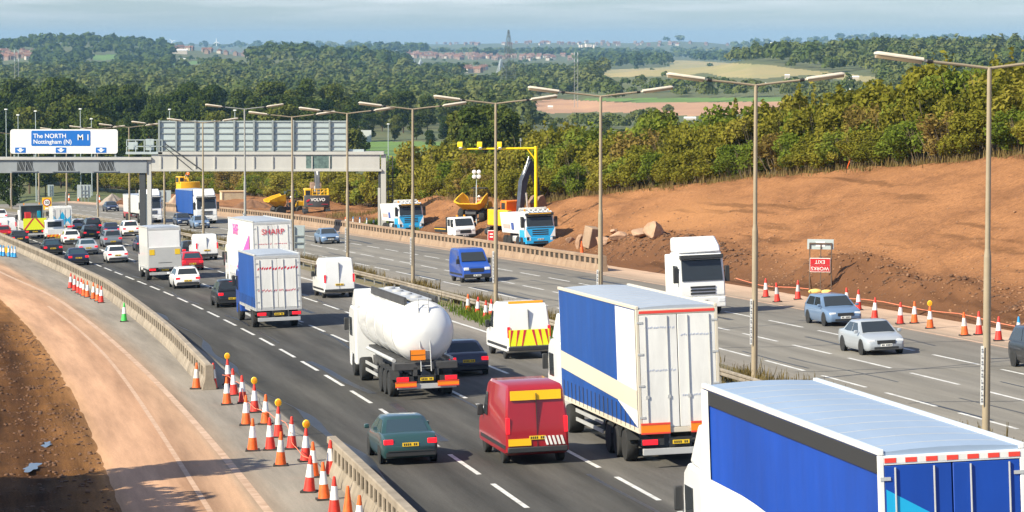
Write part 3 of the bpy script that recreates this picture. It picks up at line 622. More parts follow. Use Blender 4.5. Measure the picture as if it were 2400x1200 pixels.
def tree_proto(hh, rr, nl, size, mleaf, lumps, base):
    c, r = crown_lumps(hh, rr, lumps, base)
    V, F, rn = leaves(c, r, nl, size, 0.22, 0.75, 0.25)
    crown = raw_mesh('crown', V, F, mleaf, rn)
    m = MB(); m.tube((0, 0, -1.0), (0.1, 0, hh*0.35), 0.03*hh*0.6, 0.02*hh*0.6, 7); m.tube((0.1, 0, hh*0.34), (0, 0.1, hh*0.75), 0.012*hh, 0.004*hh, 6)
    for i in range(5):
        a = i*1.3; z = hh*random.uniform(0.3, 0.55)
        m.tube((0.05, 0, z), (rr*0.6*math.cos(a), rr*0.6*math.sin(a), z+hh*0.2), 0.008*hh, 0.003*hh, 5)
    return crown, m.mesh('trunk', m_bark, True)
def shrub_proto(mleaf, nl, wide=2.9, hh=5.0, size=0.17):
    c, r = [], []
    for i in range(20):
        a = random.uniform(0, 2*math.pi); z = random.uniform(0.26, 0.88); d = wide*math.sqrt(random.random())*(1.0-0.40*z**2)
        q = random.uniform(0.6, 1.15)
        c.append((d*math.cos(a), d*math.sin(a), z*hh)); r.append((q, q, q*random.uniform(0.7, 1.1)))
    for i in range(3):                               # shoots that break the outline
        a = random.uniform(0, 2*math.pi); d = random.uniform(0, wide*0.6)
        c.append((d*math.cos(a), d*math.sin(a), hh*random.uniform(0.85, 1.02))); r.append((0.22, 0.22, random.uniform(0.5, 0.9)))
    V, F, rn = leaves(c, r, nl, size, 0.3, 0.9, 0.15)
    crown = raw_mesh('crown', V, F, mleaf, rn)
    m = MB()
    for i in range(26):
        a = random.uniform(0, 2*math.pi); d = random.uniform(0.1, 0.9); e = d+random.uniform(0.4, 1.6)
        p = [Vector((d*math.cos(a), d*math.sin(a), -0.3)), Vector(((d+e)/2*math.cos(a+0.15), (d+e)/2*math.sin(a+0.15), hh*0.35)), Vector((e*math.cos(a), e*math.sin(a), hh*random.uniform(0.55, 0.95)))]
        m.tube(p[0], p[1], 0.055, 0.035, 5); m.tube(p[1], p[2], 0.035, 0.012, 5)
    return crown, m.mesh('stems', m_twig)
SHRUBS = [(shrub_proto(m_olive, 4200), 'olive'), (shrub_proto(m_olive, 3600, 2.6), 'olive'), (shrub_proto(m_green, 4200), 'green'), (shrub_proto(m_olive, 4600, 3.1), 'olive'), (shrub_proto(m_rusty, 2900, 2.6), 'rusty'), (shrub_proto(m_green, 4000, 2.4), 'green')]
TREES = [(tree_proto(16, 5.6, 4200, 0.42, m_wood, 16, 0.22), 'mid'), (tree_proto(16, 6.4, 4600, 0.42, m_dark, 18, 0.2), 'dark'), (tree_proto(16, 4.6, 3600, 0.40, m_wood, 14, 0.16), 'mid'),
         (tree_proto(16, 6.0, 4200, 0.44, m_dark, 15, 0.18), 'dark'), (tree_proto(16, 6.8, 4800, 0.42, m_wood, 20, 0.2), 'mid')]
def plant(proto, p, height, nominal, name, label, group, cat, widen=1.0):
    (crown, trunk), kind = proto
    o = thing(name, label, cat, p, random.uniform(0, 6.28), group); s = height/nominal
    o.scale = (s*widen, s*widen, s)
    link('crown', crown, o); link('trunk' if name.endswith('tree') else 'stems', trunk, o)
    return o
HEDGE_U = [-200, 60, 330, 640, 830, 900, 960, 1040, 1090, 1150, 1240, 1300, 1400, 1480, 1540, 1600, 1680, 1760, 1850, 1960, 2050, 2120, 2200, 2300, 2400, 2700]
HEDGE_V = [400, 400, 405, 408, 404, 398, 352, 340, 345, 350, 318, 305, 300, 285, 262, 285, 262, 245, 228, 216, 222, 190, 158, 142, 150, 150]
nshr = 0
SL_ = {'olive': ('olive scrub bush of the dense hedge along the top of the red bank', 'olive bushes along the top of the red bank'),
       'green': ('fresher green scrub bush of the dense hedge along the top of the red bank', 'green bushes along the top of the red bank'),
       'rusty': ('rusty brown thinning bush of the hedge along the top of the red bank', 'rusty bushes along the top of the red bank')}
SF_ = {'olive': ('distant olive roadside bush seen beneath the overhead gantry', 'olive bushes beyond the gantry'),
       'green': ('distant green roadside bush seen beneath the overhead gantry', 'green bushes beyond the gantry'),
       'rusty': ('distant brown roadside bush seen beneath the overhead gantry', 'brown bushes beyond the gantry')}
def hedge_bush(o, t, frac, mn, mx, jit):
    global nshr
    if t > 606: o = max(o, 43+(t-606)*0.04+random.uniform(0, 2))
    p = W(o, t); p.z = float(land(p.x, p.y))-0.05
    u, _ = PX(p)
    if u > 2950 or u < -60: return
    vt = float(np.interp(u, HEDGE_U, HEDGE_V))+random.uniform(-jit, jit)
    k = math.tan(math.atan((600-vt)/CF)-TH); hgt = (k*p.y-p.z)*frac
    hgt = max(mn, min(mx, hgt))
    pr = random.choices(SHRUBS, weights=[5, 4, 2.4, 5, 0.6 if frac > 0.6 else 2.6, 1.8])[0]
    far = t > 628 and u < 900
    lab, grp = (SF_ if far else SL_)[pr[1]]
    plant(pr, p, hgt, 5.0, 'hedge_shrub', lab, grp, 'bush', max(0.98, min(1.3, 4.8/hgt))*random.uniform(0.92, 1.15)*(1.25 if far else 1))
    nshr += 1
random.seed(11)
t = 398.0
while t < 640:
    cr = 34.5+float(np.interp(t, CREST_T, CREST_H))/0.45
    hedge_bush(cr+1.6+random.uniform(-0.4, 0.8), t, 0.52, 1.8, 3.2, 8)
    hedge_bush(cr+5.0+random.uniform(-0.8, 0.8), t+1.5, 0.8, 2.5, 5.2, 12)
    if int(t) % 2 == 0 or t < 520: hedge_bush(cr+9.5+random.uniform(-1, 1), t+0.5, 1.0, 3.0, 7.5, 14)
    t += 3.5 if t < 560 else 4.2
t = 640.0
while t < 1000:
    hedge_bush(41+random.uniform(-1, 1.5), t, 0.8, 2.5, 5.0, 10)
    hedge_bush(48+random.uniform(-2, 2), t+3, 1.0, 3.0, 7.5, 12)
    if t > 720: hedge_bush(56+random.uniform(-3, 3), t+2, 1.0, 3.5, 8, 12)
    t += 6.5
# woodland in front of the valley: every tree a thing
WL = {'mid': ('mid green broadleaf tree in the wood behind the gantry', 'mid green trees of the wood behind the gantry'),
      'dark': ('dark green broadleaf tree in the wood behind the gantry', 'dark trees of the wood behind the gantry')}
WR = {'mid': ('mid green tree of the belt behind the red bank hedge', 'mid green trees behind the hedge'),
      'dark': ('dark green tree of the belt behind the red bank hedge', 'dark trees behind the hedge')}
WTOP_U = [-200, 0, 120, 260, 330, 420, 520, 620, 700, 820, 900, 1000, 1100, 1200, 1300, 1420, 1500, 1650, 2600]
WTOP_V = [190, 186, 192, 200, 222, 200, 208, 198, 190, 225, 218, 222, 238, 255, 285, 282, 300, 330, 420]
def wood_tree(u, y, vt, mn=8, mx=23, pr=None, lab=None):
    x = (u-1200)/CF*y; p = Vector((x, y, float(land(x, y))-0.3))
    k = math.tan(math.atan((600-vt)/CF)-TH); hgt = k*y-p.z
    if hgt < 4: return
    hgt = min(mx, max(mn, hgt))
    pr = pr or random.choice(TREES)
    l, g = lab or (WL if u < 900 else WR)[pr[1]]
    plant(pr, p, hgt, 16, 'woodland_tree', l, g, 'tree', random.uniform(0.85, 1.2))
random.seed(5)
ys = [585, 640, 700, 765, 835, 910, 990]
for k, y in enumerate(ys):
    u = -40+random.uniform(0, 40)
    while u < 830:
        f = (k/(len(ys)-1))**0.8
        vt = float(np.interp(u, WTOP_U, WTOP_V)); vt = 345+(vt-345)*f+random.uniform(-16, 16)
        wood_tree(u, y+random.uniform(-25, 25), vt); u += random.uniform(0.8, 1.25)*8.6/y*CF*0.9
for k, y in enumerate([960, 1030, 1110]):
    u = 835+random.uniform(0, 40)
    while u < 1640:
        vt = float(np.interp(u, WTOP_U, WTOP_V)); vt = 318+(vt-318)*(k/2.0) if u < 1280 else vt+(12-6*k)
        if not (u > 1260 and k == 2): wood_tree(u, y+random.uniform(-20, 20), vt+random.uniform(-10, 10), 5)
        u += random.uniform(0.8, 1.25)*9/y*CF*0.9
for u, y, vt, i in ((1085, 470, 262, 0), (1120, 455, 246, 2), (1150, 470, 250, 4), (1185, 465, 262, 0), (1215, 480, 285, 2), (1060, 480, 300, 2), (1140, 440, 300, 4)):
    wood_tree(u, y, vt, 5, 22, TREES[i], ('tall olive green tree standing above the hedge behind the yellow camera mast', 'tall trees behind the camera mast'))
wood_tree(22, 520, 392, 4, 12, TREES[1], ('dark solitary tree below the left end of the gantry beam', None))
wood_tree(1540, 330, 262, 4, 9, TREES[0], ('young green tree sticking up out of the hedge behind the red bank', None))
# off to the left, out of the picture: the trees whose shadows reach the works road
for o_, t_, hh, i in ((-20.2, 388, 10.4, 1), (-21.5, 381, 10.0, 3), (-19.8, 378, 8.2, 0), (-23, 385, 10.6, 3), (-24, 377, 10, 1), (-20, 372, 8, 2)):
    p = W(o_, t_, -0.2); plant(TREES[i], p, hh, 16, 'roadside_tree', 'leafy tree standing on the mud left of the works road', 'trees left of the works road', 'tree', 1.1)
for o_, t_ in ((-18.5, 396), (-19.5, 401), (-17.5, 411), (-18.5, 423), (-22, 470)):
    m = MB(); m.tube((0, 0, -0.3), (0.05, 0, 4.6 if t_ < 460 else 9), 0.06, 0.03, 7); m.tube((0.03, 0, 3.2), (0.5, 0.2, 4.4), 0.03, 0.012, 5); m.tube((0.03, 0, 2.6), (-0.4, 0.2, 3.6), 0.03, 0.012, 5)
    tag(m.build('dead_tree', m_bark, loc=W(o_, t_)), 'bare thin trunk standing on the mud left of the works road', 'tree', 'bare trunks left of the works road')
# far woods: too many to count
def far_wood(name, rows, mat, label, ufun, seed, shape=0.8):
    r2 = np.random.default_rng(seed); VV, FF, RN = [], [], []; nv = 0
    for y in rows:
        sp_ = 5.2+y/400.0; du = sp_/y*CF
        us = np.arange(-120, 2540, du); us = us+r2.uniform(-0.5, 0.5, len(us))*du
        yy = y*(1+r2.uniform(-0.018, 0.018, len(us))); xx = (us-1200)/CF*yy; zz = land(xx, yy)
        den = vnoise(xx, yy, 90+y*0.03, 31)+0.5*vnoise(xx, yy, 30, 32)
        hh = r2.uniform(7, 14, len(us))*(1+y/16000.)
        fq = (0.0, 0.25, 0.5, 0.75, 1.0)
        for pl in KEEP:                                   # low scrub where open ground shows behind
            bad = np.any([inpoly(us, uv_np(xx, yy, zz+hh*q)[1], pl) for q in fq], axis=0); hh = np.where(bad, np.maximum(3.5, hh*0.4), hh)
        vq = [uv_np(xx, yy, zz+hh*q)[1] for q in fq]
        ok = (den > -0.43) & ufun(us, yy)
        for i, pl in enumerate(KEEP):
            bad = np.any([inpoly(us, q, pl) for q in vq], axis=0)
            ok &= ~(bad & ((r2.uniform(0, 1, len(us)) > (0.04 if i < len(KEEP)-6 else 0.05))))
        nl = 240 if y < 1700 else (130 if y < 3200 else (64 if y < 6000 else 30))
        for x, y_, z, h_ in zip(xx[ok], yy[ok], zz[ok], hh[ok]):
            R0 = min(sp_*r2.uniform(0.5, 0.72), h_*0.75)
            d = r2.normal(size=(nl, 3)); d /= np.linalg.norm(d, axis=1)[:, None]; d[:, 2] = np.where(d[:, 2] < -0.35, -d[:, 2], d[:, 2])
            lump = 0.82+0.22*np.sin(d[:, 0]*4.1+x)*np.sin(d[:, 1]*3.7+y_)*1.2+r2.uniform(-0.12, 0.08, nl)
            P = np.stack([x+d[:, 0]*R0*lump, y_+d[:, 1]*R0*lump, z+h_*0.48+d[:, 2]*h_*0.5*lump], 1)
            nn = d+r2.normal(size=(nl, 3))*0.45; nn[:, 2] += 0.2; nn /= np.linalg.norm(nn, axis=1)[:, None]
            t1 = np.cross(nn, r2.normal(size=(nl, 3))); t1 /= np.linalg.norm(t1, axis=1)[:, None]; t2 = np.cross(nn, t1)
            s = (R0*2.6/math.sqrt(nl)*r2.uniform(0.7, 1.3, nl))[:, None]
            VV.append(np.stack([P+t1*s, P+t2*s*0.8, P-t1*s, P-t2*s*0.8], 1).reshape(-1, 3))
            q = np.clip(r2.uniform(0.0, 1.0)*0.9+r2.uniform(-0.15, 0.15, nl), 0, 1); RN.append(np.repeat(q, 4)); nv += 4*nl
    V = np.concatenate(VV); F = np.arange(len(V)).reshape(-1, 4)
    tag(link(name, raw_mesh(name, V, F, mat, np.concatenate(RN))), label, 'woodland', kind='stuff')
m_far = leafmat('far_leaves', (0.046, 0.078, 0.022), (0.095, 0.130, 0.036), (0.18, 0.19, 0.065), 0.006, 0.3)
rows1 = [1180*1.032**k for k in range(32)]
rows2 = [3230*1.034**k for k in range(25)]
rows3 = [7500*1.05**k for k in range(9)]
far_wood('valley_wood', rows1, m_far, 'broad belt of green trees filling the valley floor and the near right hill', lambda u, y: u > -1000, 1)
far_wood('hill_wood', rows2, m_far, 'blue green woods on the hills beyond the valley', lambda u, y: u > -1000, 2)
far_wood('horizon_wood', rows3, m_far, 'hazy tree lines along the farthest ridges', lambda u, y: u > -1000, 3)
# grass: dry tufts in the median, along the crest, beside the barriers
def blades(name, pts, hh, mat, label, spread=0.35, per=14, wd=0.012):
    V, F, RN = [], [], []
    for p, s in pts:
        for _ in range(per):
            x, y = p[0]+rng.normal(0, spread), p[1]+rng.normal(0, spread*1.5); a = rng.uniform(0, 6.28); h_ = hh*s*rng.uniform(0.5, 1.2); b = rng.uniform(0.05, 0.5)*h_
            dx, dy = math.cos(a), math.sin(a); w_ = wd*rng.uniform(0.7, 1.5)
            n = len(V); V += [(x-dy*w_, y+dx*w_, p[2]), (x+dy*w_, y-dx*w_, p[2]), (x+dx*b+dy*w_*0.3, y+dy*b-dx*w_*0.3, p[2]+h_), (x+dx*b-dy*w_*0.3, y+dy*b+dx*w_*0.3, p[2]+h_)]
            F.append((n, n+1, n+2, n+3)); RN += [rng.uniform(0, 1)]*4
    tag(link(name, raw_mesh(name, np.array(V), np.array(F), mat, np.array(RN))), label, 'grass', kind='stuff')
m_dry = leafmat('dry_grass', (0.11, 0.085, 0.03), (0.18, 0.135, 0.05), (0.26, 0.19, 0.085), 0.6)
m_gr = leafmat('lush_grass', (0.07, 0.12, 0.015), (0.12, 0.18, 0.025), (0.20, 0.24, 0.05), 0.6)
random.seed(3)
pts = []
for _ in range(2600):
    t = random.uniform(380, 660); o = random.gauss(15.1, 0.75)
    if 13.9 < o < 16.3 and float(vnoise(t, o, 7, 4)) > -0.12:
        p = W(o, t, 0.07); pts.append((p, random.uniform(0.5, 1.2)))
blades('median_grass', pts, 0.55, m_dry, 'dry straw coloured grass growing in the central reserve', 0.3, 12, 0.02)
pts = [(W(random.gauss(13.0, 0.35), random.gauss(456, 7), 0.0), random.uniform(0.5, 1.3)) for _ in range(220)]
blades('weeds', pts, 0.45, m_gr, 'green weeds beside the safety fence next to the white van', 0.2, 14, 0.025)
pts = []
for _ in range(1500):
    t = random.uniform(400, 655); o = 34.5+float(np.interp(t, CREST_T, CREST_H))/0.45+random.uniform(-0.5, 2.5)
    p = W(o, t); p.z = float(land(p.x, p.y))-0.05; pts.append((p, random.uniform(0.5, 1.4)))
blades('verge_grass', pts[:950], 0.5, m_dry, 'long dry grass along the foot of the hedge above the red bank', 0.5, 14, 0.025)
pts = []
for _ in range(700):
    t = random.uniform(600, 628); o = random.uniform(33.2, 36.0)
    p = W(o, t); p.z += float(near_h(o, t)); pts.append((p, random.uniform(0.4, 1.0)))
blades('roadside_grass', pts, 0.5, m_gr, 'green grass behind the far barrier near the gantry leg', 0.4, 12, 0.03)

# ------------------------------------------------------------------ street furniture
m_pole = pmat('beige_pole_paint', (0.31, 0.25, 0.17), 0.6, var=0.12, vs_=0.7)
m_grey = pmat('grey_pole_paint', (0.30, 0.30, 0.28), 0.6, var=0.12, vs_=0.7)
m_lant = pmat('lantern_housing', (0.60, 0.53, 0.43), 0.5, var=0.12, vs_=2)
m_lens = pmat('lantern_bowl', (0.36, 0.27, 0.17), 0.25)
m_black = pmat('black_plastic', (0.02, 0.02, 0.02), 0.6)
m_white = pmat('white_enamel', (0.80, 0.80, 0.78), 0.45)
m_mark = pmat('number_ink', (0.06, 0.06, 0.07), 0.6); m_mark2 = pmat('faded_number_ink', (0.26, 0.26, 0.27), 0.7)
def lamp_meshes(hh, mpole):
    o = {}
    m = MB(); m.tube((0, 0, -0.4), (0, 0, 6.0), 0.125, 0.115, 14); m.tube((0, 0, 6.0), (0, 0, 6.25), 0.115, 0.085, 14); m.tube((0, 0, 6.25), (0, 0, hh), 0.085, 0.07, 14)
    o['column'] = m.mesh('column', mpole, True)
    for s in (-1, 1):
        m = MB(); m.path([(0, 0, hh-0.02), (0.9*s, 0, hh+0.09), (2.0*s, 0, hh+0.2)], 0.045, 8)
        o['arm', s] = m.mesh('arm', mpole, True)
        m = MB(); d = Vector((s*math.cos(0.13), 0, math.sin(0.13))); b = Vector((1.95*s, 0, hh+0.2)); q = d.cross(Vector((0, 1, 0)))*(-s)
        if q.z < 0: q = -q
        y = Vector((0, 1, 0))
        def sec(k, wd, up, dn): 
            c = b+d*k; return [c+y*wd-q*dn, c+y*wd+q*up*0.4, c+y*wd*0.6+q*up, c-y*wd*0.6+q*up, c-y*wd+q*up*0.4, c-y*wd-q*dn]
        m.loft([sec(0.0, 0.05, 0.04, 0.03), sec(0.12, 0.05, 0.04, 0.03), sec(0.14, 0.13, 0.09, 0.0), sec(1.55, 0.16, 0.10, 0.0), sec(1.66, 0.10, 0.06, 0.0)])
        o['lantern', s] = m.mesh('lantern', m_lant, True, 30)
        m = MB(); m.loft([[c for c in (b+d*k+y*wd, b+d*k+y*wd*0.7-q*0.11, b+d*k-y*wd*0.7-q*0.11, b+d*k-y*wd)] for k, wd in ((0.18, 0.10), (0.3, 0.125), (1.5, 0.15), (1.62, 0.10))])
        o['bowl', s] = m.mesh('lamp_bowl', m_lens, True, 30)
        m = MB(); m.tube(b-d*0.16, b+d*0.02, 0.06, None, 8); o['joint', s] = m.mesh('arm_joint', m_black)
    m = MB(); m.box(-0.22, -0.13, -0.135, -0.12, 1.5, 3.3); o['plate'] = m.mesh('number_plate', m_white)
    m = MB()
    for k in range(9): m.box(-0.205, -0.145, -0.142, -0.137, 1.58+k*0.19, 1.58+k*0.19+0.045); m.box(-0.205, -0.19 if k % 2 else -0.16, -0.142, -0.137, 1.65+k*0.19, 1.70+k*0.19)
    o['digits'] = m.mesh('plate_markings', m_mark2)
    return o
LM = lamp_meshes(11.75, m_pole); LMG = lamp_meshes(12.75, m_grey)
def lamp_post(t, label, M=None):
    M = M or LM; p = W(15.25, t, 0.1); f = W(15.25, t+2)-W(15.25, t-2)
    r = thing('street_lamp', label, 'lamp post', p, math.atan2(f.y, f.x)-math.pi/2, 'double arm lamp posts along the central reserve')
    link('column', M['column'], r); pl = link('number_plate', M['plate'], r); link('plate_markings', M['digits'], pl)
    for s in (-1, 1):
        a = link('arm', M['arm', s], r); l = link('lantern', M['lantern', s], r); link('lamp_bowl', M['bowl', s], l); link('arm_joint', M['joint', s], a)
LU = [2310, 1768, 1407, 1162, 968, 815, 686, 575, 477, 386, 304, 230, 157, 92, 27]
for k, u in enumerate(LU):
    if k == 7: lamp_post(T(15.25, u), 'taller grey double arm lamp post rising in front of the blank gantry sign', LMG)
    else: lamp_post(T(15.25, u), 'beige double arm lamp post, the %s from the right edge of the photo' % ORD[k] if k else 'beige double arm lamp post nearest the camera, behind the blue lorry')

m_sign = pmat('sign_back_grey', (0.40, 0.46, 0.47), 0.55, var=0.06, vs_=0.6)
m_sframe = pmat('sign_frame_grey', (0.26, 0.29, 0.29), 0.5, var=0.1, vs_=1)
m_gant = pmat('gantry_cream_grey', (0.47, 0.46, 0.43), 0.6, var=0.06, vs_=0.7, stretch=(1, 1, 0.3))
m_gant2 = pmat('gantry_steel', (0.26, 0.28, 0.30), 0.5, var=0.10, vs_=0.6)
m_swhite = pmat('sign_white', (0.82, 0.81, 0.78), 0.4)
m_sblue = pmat('sign_blue', (0.01, 0.14, 0.50), 0.4)
m_grime = pmat('verdigris_grime', (0.16, 0.24, 0.22), 0.9, c2=(0.05, 0.08, 0.08), vs_=2.0)
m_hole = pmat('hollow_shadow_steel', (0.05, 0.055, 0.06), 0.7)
# the gantry: a beam over each carriageway, one leg in the reserve, one behind the far barrier
gt = 621.0
def GP(u, v, o_ref=15.0, y=None):                # a point in the gantry's plane (distance y) seen at column u, row v
    y = y or GY; k = math.tan(math.atan((600-v)/CF)-TH)
    return Vector(((u-1200)/CF*(y*math.cos(TH)-k*y*math.sin(TH)), y, k*y))
GY = W(15, gt).y
g = thing('overhead_gantry', 'long grey overhead sign gantry spanning both carriageways', 'gantry', W(15, gt)); gi = Matrix.Translation(-g.location)
def gp(u, v, dy=0.0): return gi @ GP(u, v, y=GY+dy)
def gbox(m, u0, v0, u1, v1, d0, d1, mi=0):       # box between two sight rows, d0..d1 in depth
    a, b, c, d = gp(u0, v1), gp(u1, v1), gp(u1, v0), gp(u0, v0)
    m.hexa([(a.x, a.y+d0, a.z), (b.x, b.y+d0, b.z), (b.x, b.y+d1, b.z), (a.x, a.y+d1, a.z), (d.x, d.y+d0, d.z), (c.x, c.y+d0, c.z), (c.x, c.y+d1, c.z), (d.x, d.y+d1, d.z)], mi); return m
m = MB(); gbox(m, -60, 374, 345, 405, -0.5, 0.5); gbox(m, -60, 368, 356, 374, -0.7, 0.7, 1); m.build('left_beam', [m_gant2, m_gant], g)
for a, b in ((42, 78), (138, 174), (233, 268)):
    m = MB(); gbox(m, a, 378, b, 401, -0.52, -0.505); ob = m.build('opening_shade', m_hole, g)  # dark plate on the beam face, an opening's shade put into its colour
    m = MB()
    for k in range(4): m.bar(gp(a+k*9, 379, -0.55), gp(a+k*9+9, 400, -0.55), 0.05)
    m.bar(gp(a+18, 379, -0.56), gp(a+18, 400, -0.56), 0.06); gbox(m, a-14, 400, b+12, 402, -0.6, -0.5); m.build('bracket', m_gant2, ob)
m = MB(); gbox(m, 356, 362, 890, 398, -0.45, 0.45); gbox(m, 372, 355, 900, 362, -0.6, 0.6, 1)
for u in (378, 414, 459, 504, 550, 596, 640, 688, 732, 773, 812): gbox(m, u-1.4, 366, u+1.4, 400, -0.56, -0.45, 1)
gbox(m, 356, 396, 895, 401, -0.55, 0.55, 1); m.build('right_beam', [m_gant, m_gant], g)
m = MB(); gbox(m, 718, 364, 778, 394, -0.47, -0.455); m.build('grime_patch', m_grime, g)
m = MB(); a = gp(338, 370); zb = (gi @ W(15, gt)).z-0.5
for (u0, u1, mi) in ((327, 341, 1), (345, 355, 0)):
    a, b = gp(u0, 370), gp(u1, 370); m.box(a.x, b.x, -0.35, 0.35, zb, a.z, mi)
a, b = gp(341, 450), gp(346, 450); m.box(a.x, b.x, -0.2, 0.2, zb, gp(341, 455).z, 2)
m.build('middle_leg', [m_gant, m_hole, m_sign], g, bevel=0.02)
m = MB()
for (u0, u1, v0, mi) in ((887, 893, 400, 1), (893, 905, 361, 0), (886, 892, 440, 0)):
    a, b = gp(u0, v0), gp(u1, v0); m.box(a.x, b.x, -0.35+0.05*mi, 0.35-0.05*mi, (gi @ W(34.5, 607)).z-1.5, a.z, mi)
m.build('far_leg', [m_gant, m_hole], g, bevel=0.02)
# the blank back of the big sign
b_ = MB(); gbox(b_, 372, 283, 816, 358, -0.32, -0.26); sb = b_.build('sign_back', m_sign, g)
for u in (374, 414, 459, 504, 550, 596, 640, 688, 732, 773, 813):
    b_ = MB(); gbox(b_, u-2.0, 281, u+2.0, 360, -0.56, -0.425); b_.build('sign_rib', m_sframe, sb)
b_ = MB()
for v in (284, 297, 311, 327, 341, 352): gbox(b_, 374, v, 814, v+2, -0.42, -0.33)
b_.build('sign_rails', m_sframe, sb)
b_ = MB(); gbox(b_, 375, 351, 815, 358, -0.345, -0.335); b_.build('grime_band', pmat('algae_grey', (0.34, 0.42, 0.37), 0.8, c2=(0.42, 0.46, 0.44), vs_=1.5), sb)
# walkway with handrails and small boxes by the middle leg
b_ = MB()
for u in (297, 318, 338, 352, 368, 380): b_.bar(gp(u, 328, -0.5), gp(u, 358, -0.5), 0.09)
for v in (328, 343): b_.bar(gp(296, v, -0.5), gp(381, v, -0.5), 0.09)
gbox(b_, 296, 356, 382, 361, -0.6, 0.6); b_.build('walkway', m_sign, g)
for q in ((300, 333, 322, 350), (341, 326, 360, 352)):
    b_ = MB(); gbox(b_, *q, 0.0, 0.5); b_.build('equipment_box', m_sign, g)
b_ = MB(); gbox(b_, 818, 350, 853, 361, -0.2, 0.4); b_.build('equipment_box', m_sign, g)
b_ = MB(); b_.bar(gp(386, 336, -0.7), gp(475, 400, -0.7), 0.10); b_.bar(gp(386, 345, -0.7), gp(450, 398, -0.7), 0.08); b_.build('brace', m_hole, g)
b_ = MB()
for s in (909, 920): b_.bar(gp(s, 365, 2.0), gp(s+1, 475, 2.0), 0.10)
for v in range(370, 474, 9): b_.bar(gp(909, v, 2.0), gp(921, v, 2.0), 0.05)
for v in range(395, 474, 16): b_.bar(gp(906, v, 1.4), gp(924, v, 1.4), 0.05)
b_.build('access_ladder', m_hole, g)
# the direction sign
s_ = thing('direction_sign', 'white motorway sign reading The NORTH, Nottingham (N), M1 on the left gantry beam', 'road sign', GP(150, 335, y=GY-0.6)); si = Matrix.Translation(-s_.location)
def spt(u, v): return si @ GP(u, v, y=GY-0.6)
def rrect(u0, v0, u1, v1, rpx):
    P = []
    for (cu, cv, a0) in ((u1-rpx, v1-rpx, 270), (u1-rpx, v0+rpx, 0), (u0+rpx, v0+rpx, 90), (u0+rpx, v1-rpx, 180)):
        for k in range(5):
            a = R_(a0+k*22.5); q = spt(cu+rpx*math.cos(a), cv-rpx*math.sin(a)); P.append((q.x, q.z))
    return P
m = MB(); m.prism(rrect(24, 303, 276, 360, 6), 'y', -0.05, 0.06); m.build('board', m_swhite, s_)
m = MB(); m.prism(rrect(73.5, 306, 212, 342, 3), 'y', -0.075, -0.052); bp = m.build('blue_panel', m_sblue, s_)
pxm = CF/GY
def stext(txt, u, v, hpx, par=bp, mat=m_swhite, y=-0.08, align='LEFT'):
    q = spt(u, v); return text_obj('lettering', txt, hpx/pxm*1.38, mat, par, face_mat(q.x, y, q.z), align, 0.008)
stext('The NORTH', 78, 319, 10.4); stext('Nottingham (N)', 78, 332.5, 10.0); stext('M 1', 181, 322.5, 14)
for u in (48, 143, 237):
    m = MB(); m.prism(rrect(u-12.5, 345.5, u+12.5, 358, 0.6), 'y', -0.07, -0.052); ap = m.build('arrow_panel', m_sblue, s_)
    m = MB(); A = [(-3, 347), (3, 347), (3, 350.5), (9, 350), (0, 357), (-9, 350), (-3, 350.5)]
    m.prism([((spt(u+a, v)).x, spt(u+a, v).z) for a, v in A], 'y', -0.08, -0.071); m.build('arrow', m_swhite, ap)
m = MB()
for u in (33, 80, 128, 175, 222, 270): q = spt(u, 360); r2_ = spt(u, 374); m.box(q.x-0.08, q.x+0.08, 0.07, 0.25, r2_.z, q.z)
m.build('support_bracket', m_sframe, s_)

# cones -------------------------------------------------------------
m_or = pmat('cone_orange', (0.78, 0.12, 0.015), 0.6, var=0.28, vs_=5); m_red = pmat('cone_red', (0.66, 0.035, 0.02), 0.55, var=0.28, vs_=5)
m_slv = pmat('cone_sleeve', (0.80, 0.80, 0.80), 0.5, var=0.10, vs_=6); m_slg = pmat('soiled_cone_sleeve', (0.42, 0.42, 0.43), 0.6, var=0.2, vs_=6)
m_cbl = pmat('cone_blue', (0.02, 0.28, 0.62), 0.5); m_cgr = pmat('cone_green', (0.05, 0.50, 0.08), 0.5)
m_rub = pmat('rubber', (0.035, 0.03, 0.027), 0.85, var=0.3, vs_=6)
m_amb = pmat('amber_lens', (0.85, 0.30, 0.01), 0.25, coat=0.3); m_yel = pmat('lamp_yellow', (0.85, 0.55, 0.01), 0.4)
CB = MB(); CB.box(-0.24, 0.24, -0.24, 0.24, 0, 0.055); CBm = CB.mesh('base', m_rub)
def cone_body(mat):
    m = MB(); m.lathe([(0.19, 0.056), (0.178, 0.1), (0.045, 0.97), (0.035, 1.0), (0.0, 1.0)], 20); return m.mesh('cone_body', mat, True)
BODY = {'o': cone_body(m_or), 'r': cone_body(m_red), 'b': cone_body(m_cbl), 'g': cone_body(m_cgr)}
def sleeve(mat):
    f = lambda z: 0.178-(z-0.1)*0.1529+0.004
    m = MB(); m.lathe([(f(0.42)-0.003, 0.419), (f(0.42), 0.42), (f(0.76), 0.76), (f(0.76)-0.003, 0.761)], 20); return m.mesh('sleeve', mat, True)
SLV = sleeve(m_slv); SLVg = sleeve(m_slg); SLVd = sleeve(pmat('dusty_cone_sleeve', (0.62, 0.59, 0.56), 0.6, var=0.25, vs_=5))
m = MB(); m.lathe([(0.0, -0.05), (0.105, -0.05), (0.125, -0.03), (0.125, 0.03), (0.105, 0.05), (0.0, 0.05)], 18, 0, (0, 0, 1.11), 'y'); LCASE = m.mesh('warning_lamp', m_yel, True)
m = MB(); m.lathe([(0.0, -0.064), (0.06, -0.062), (0.098, -0.051)], 18, 0, (0, 0, 1.11), 'y'); LLENS = m.mesh('lens', m_amb, True)
PROTO = {}
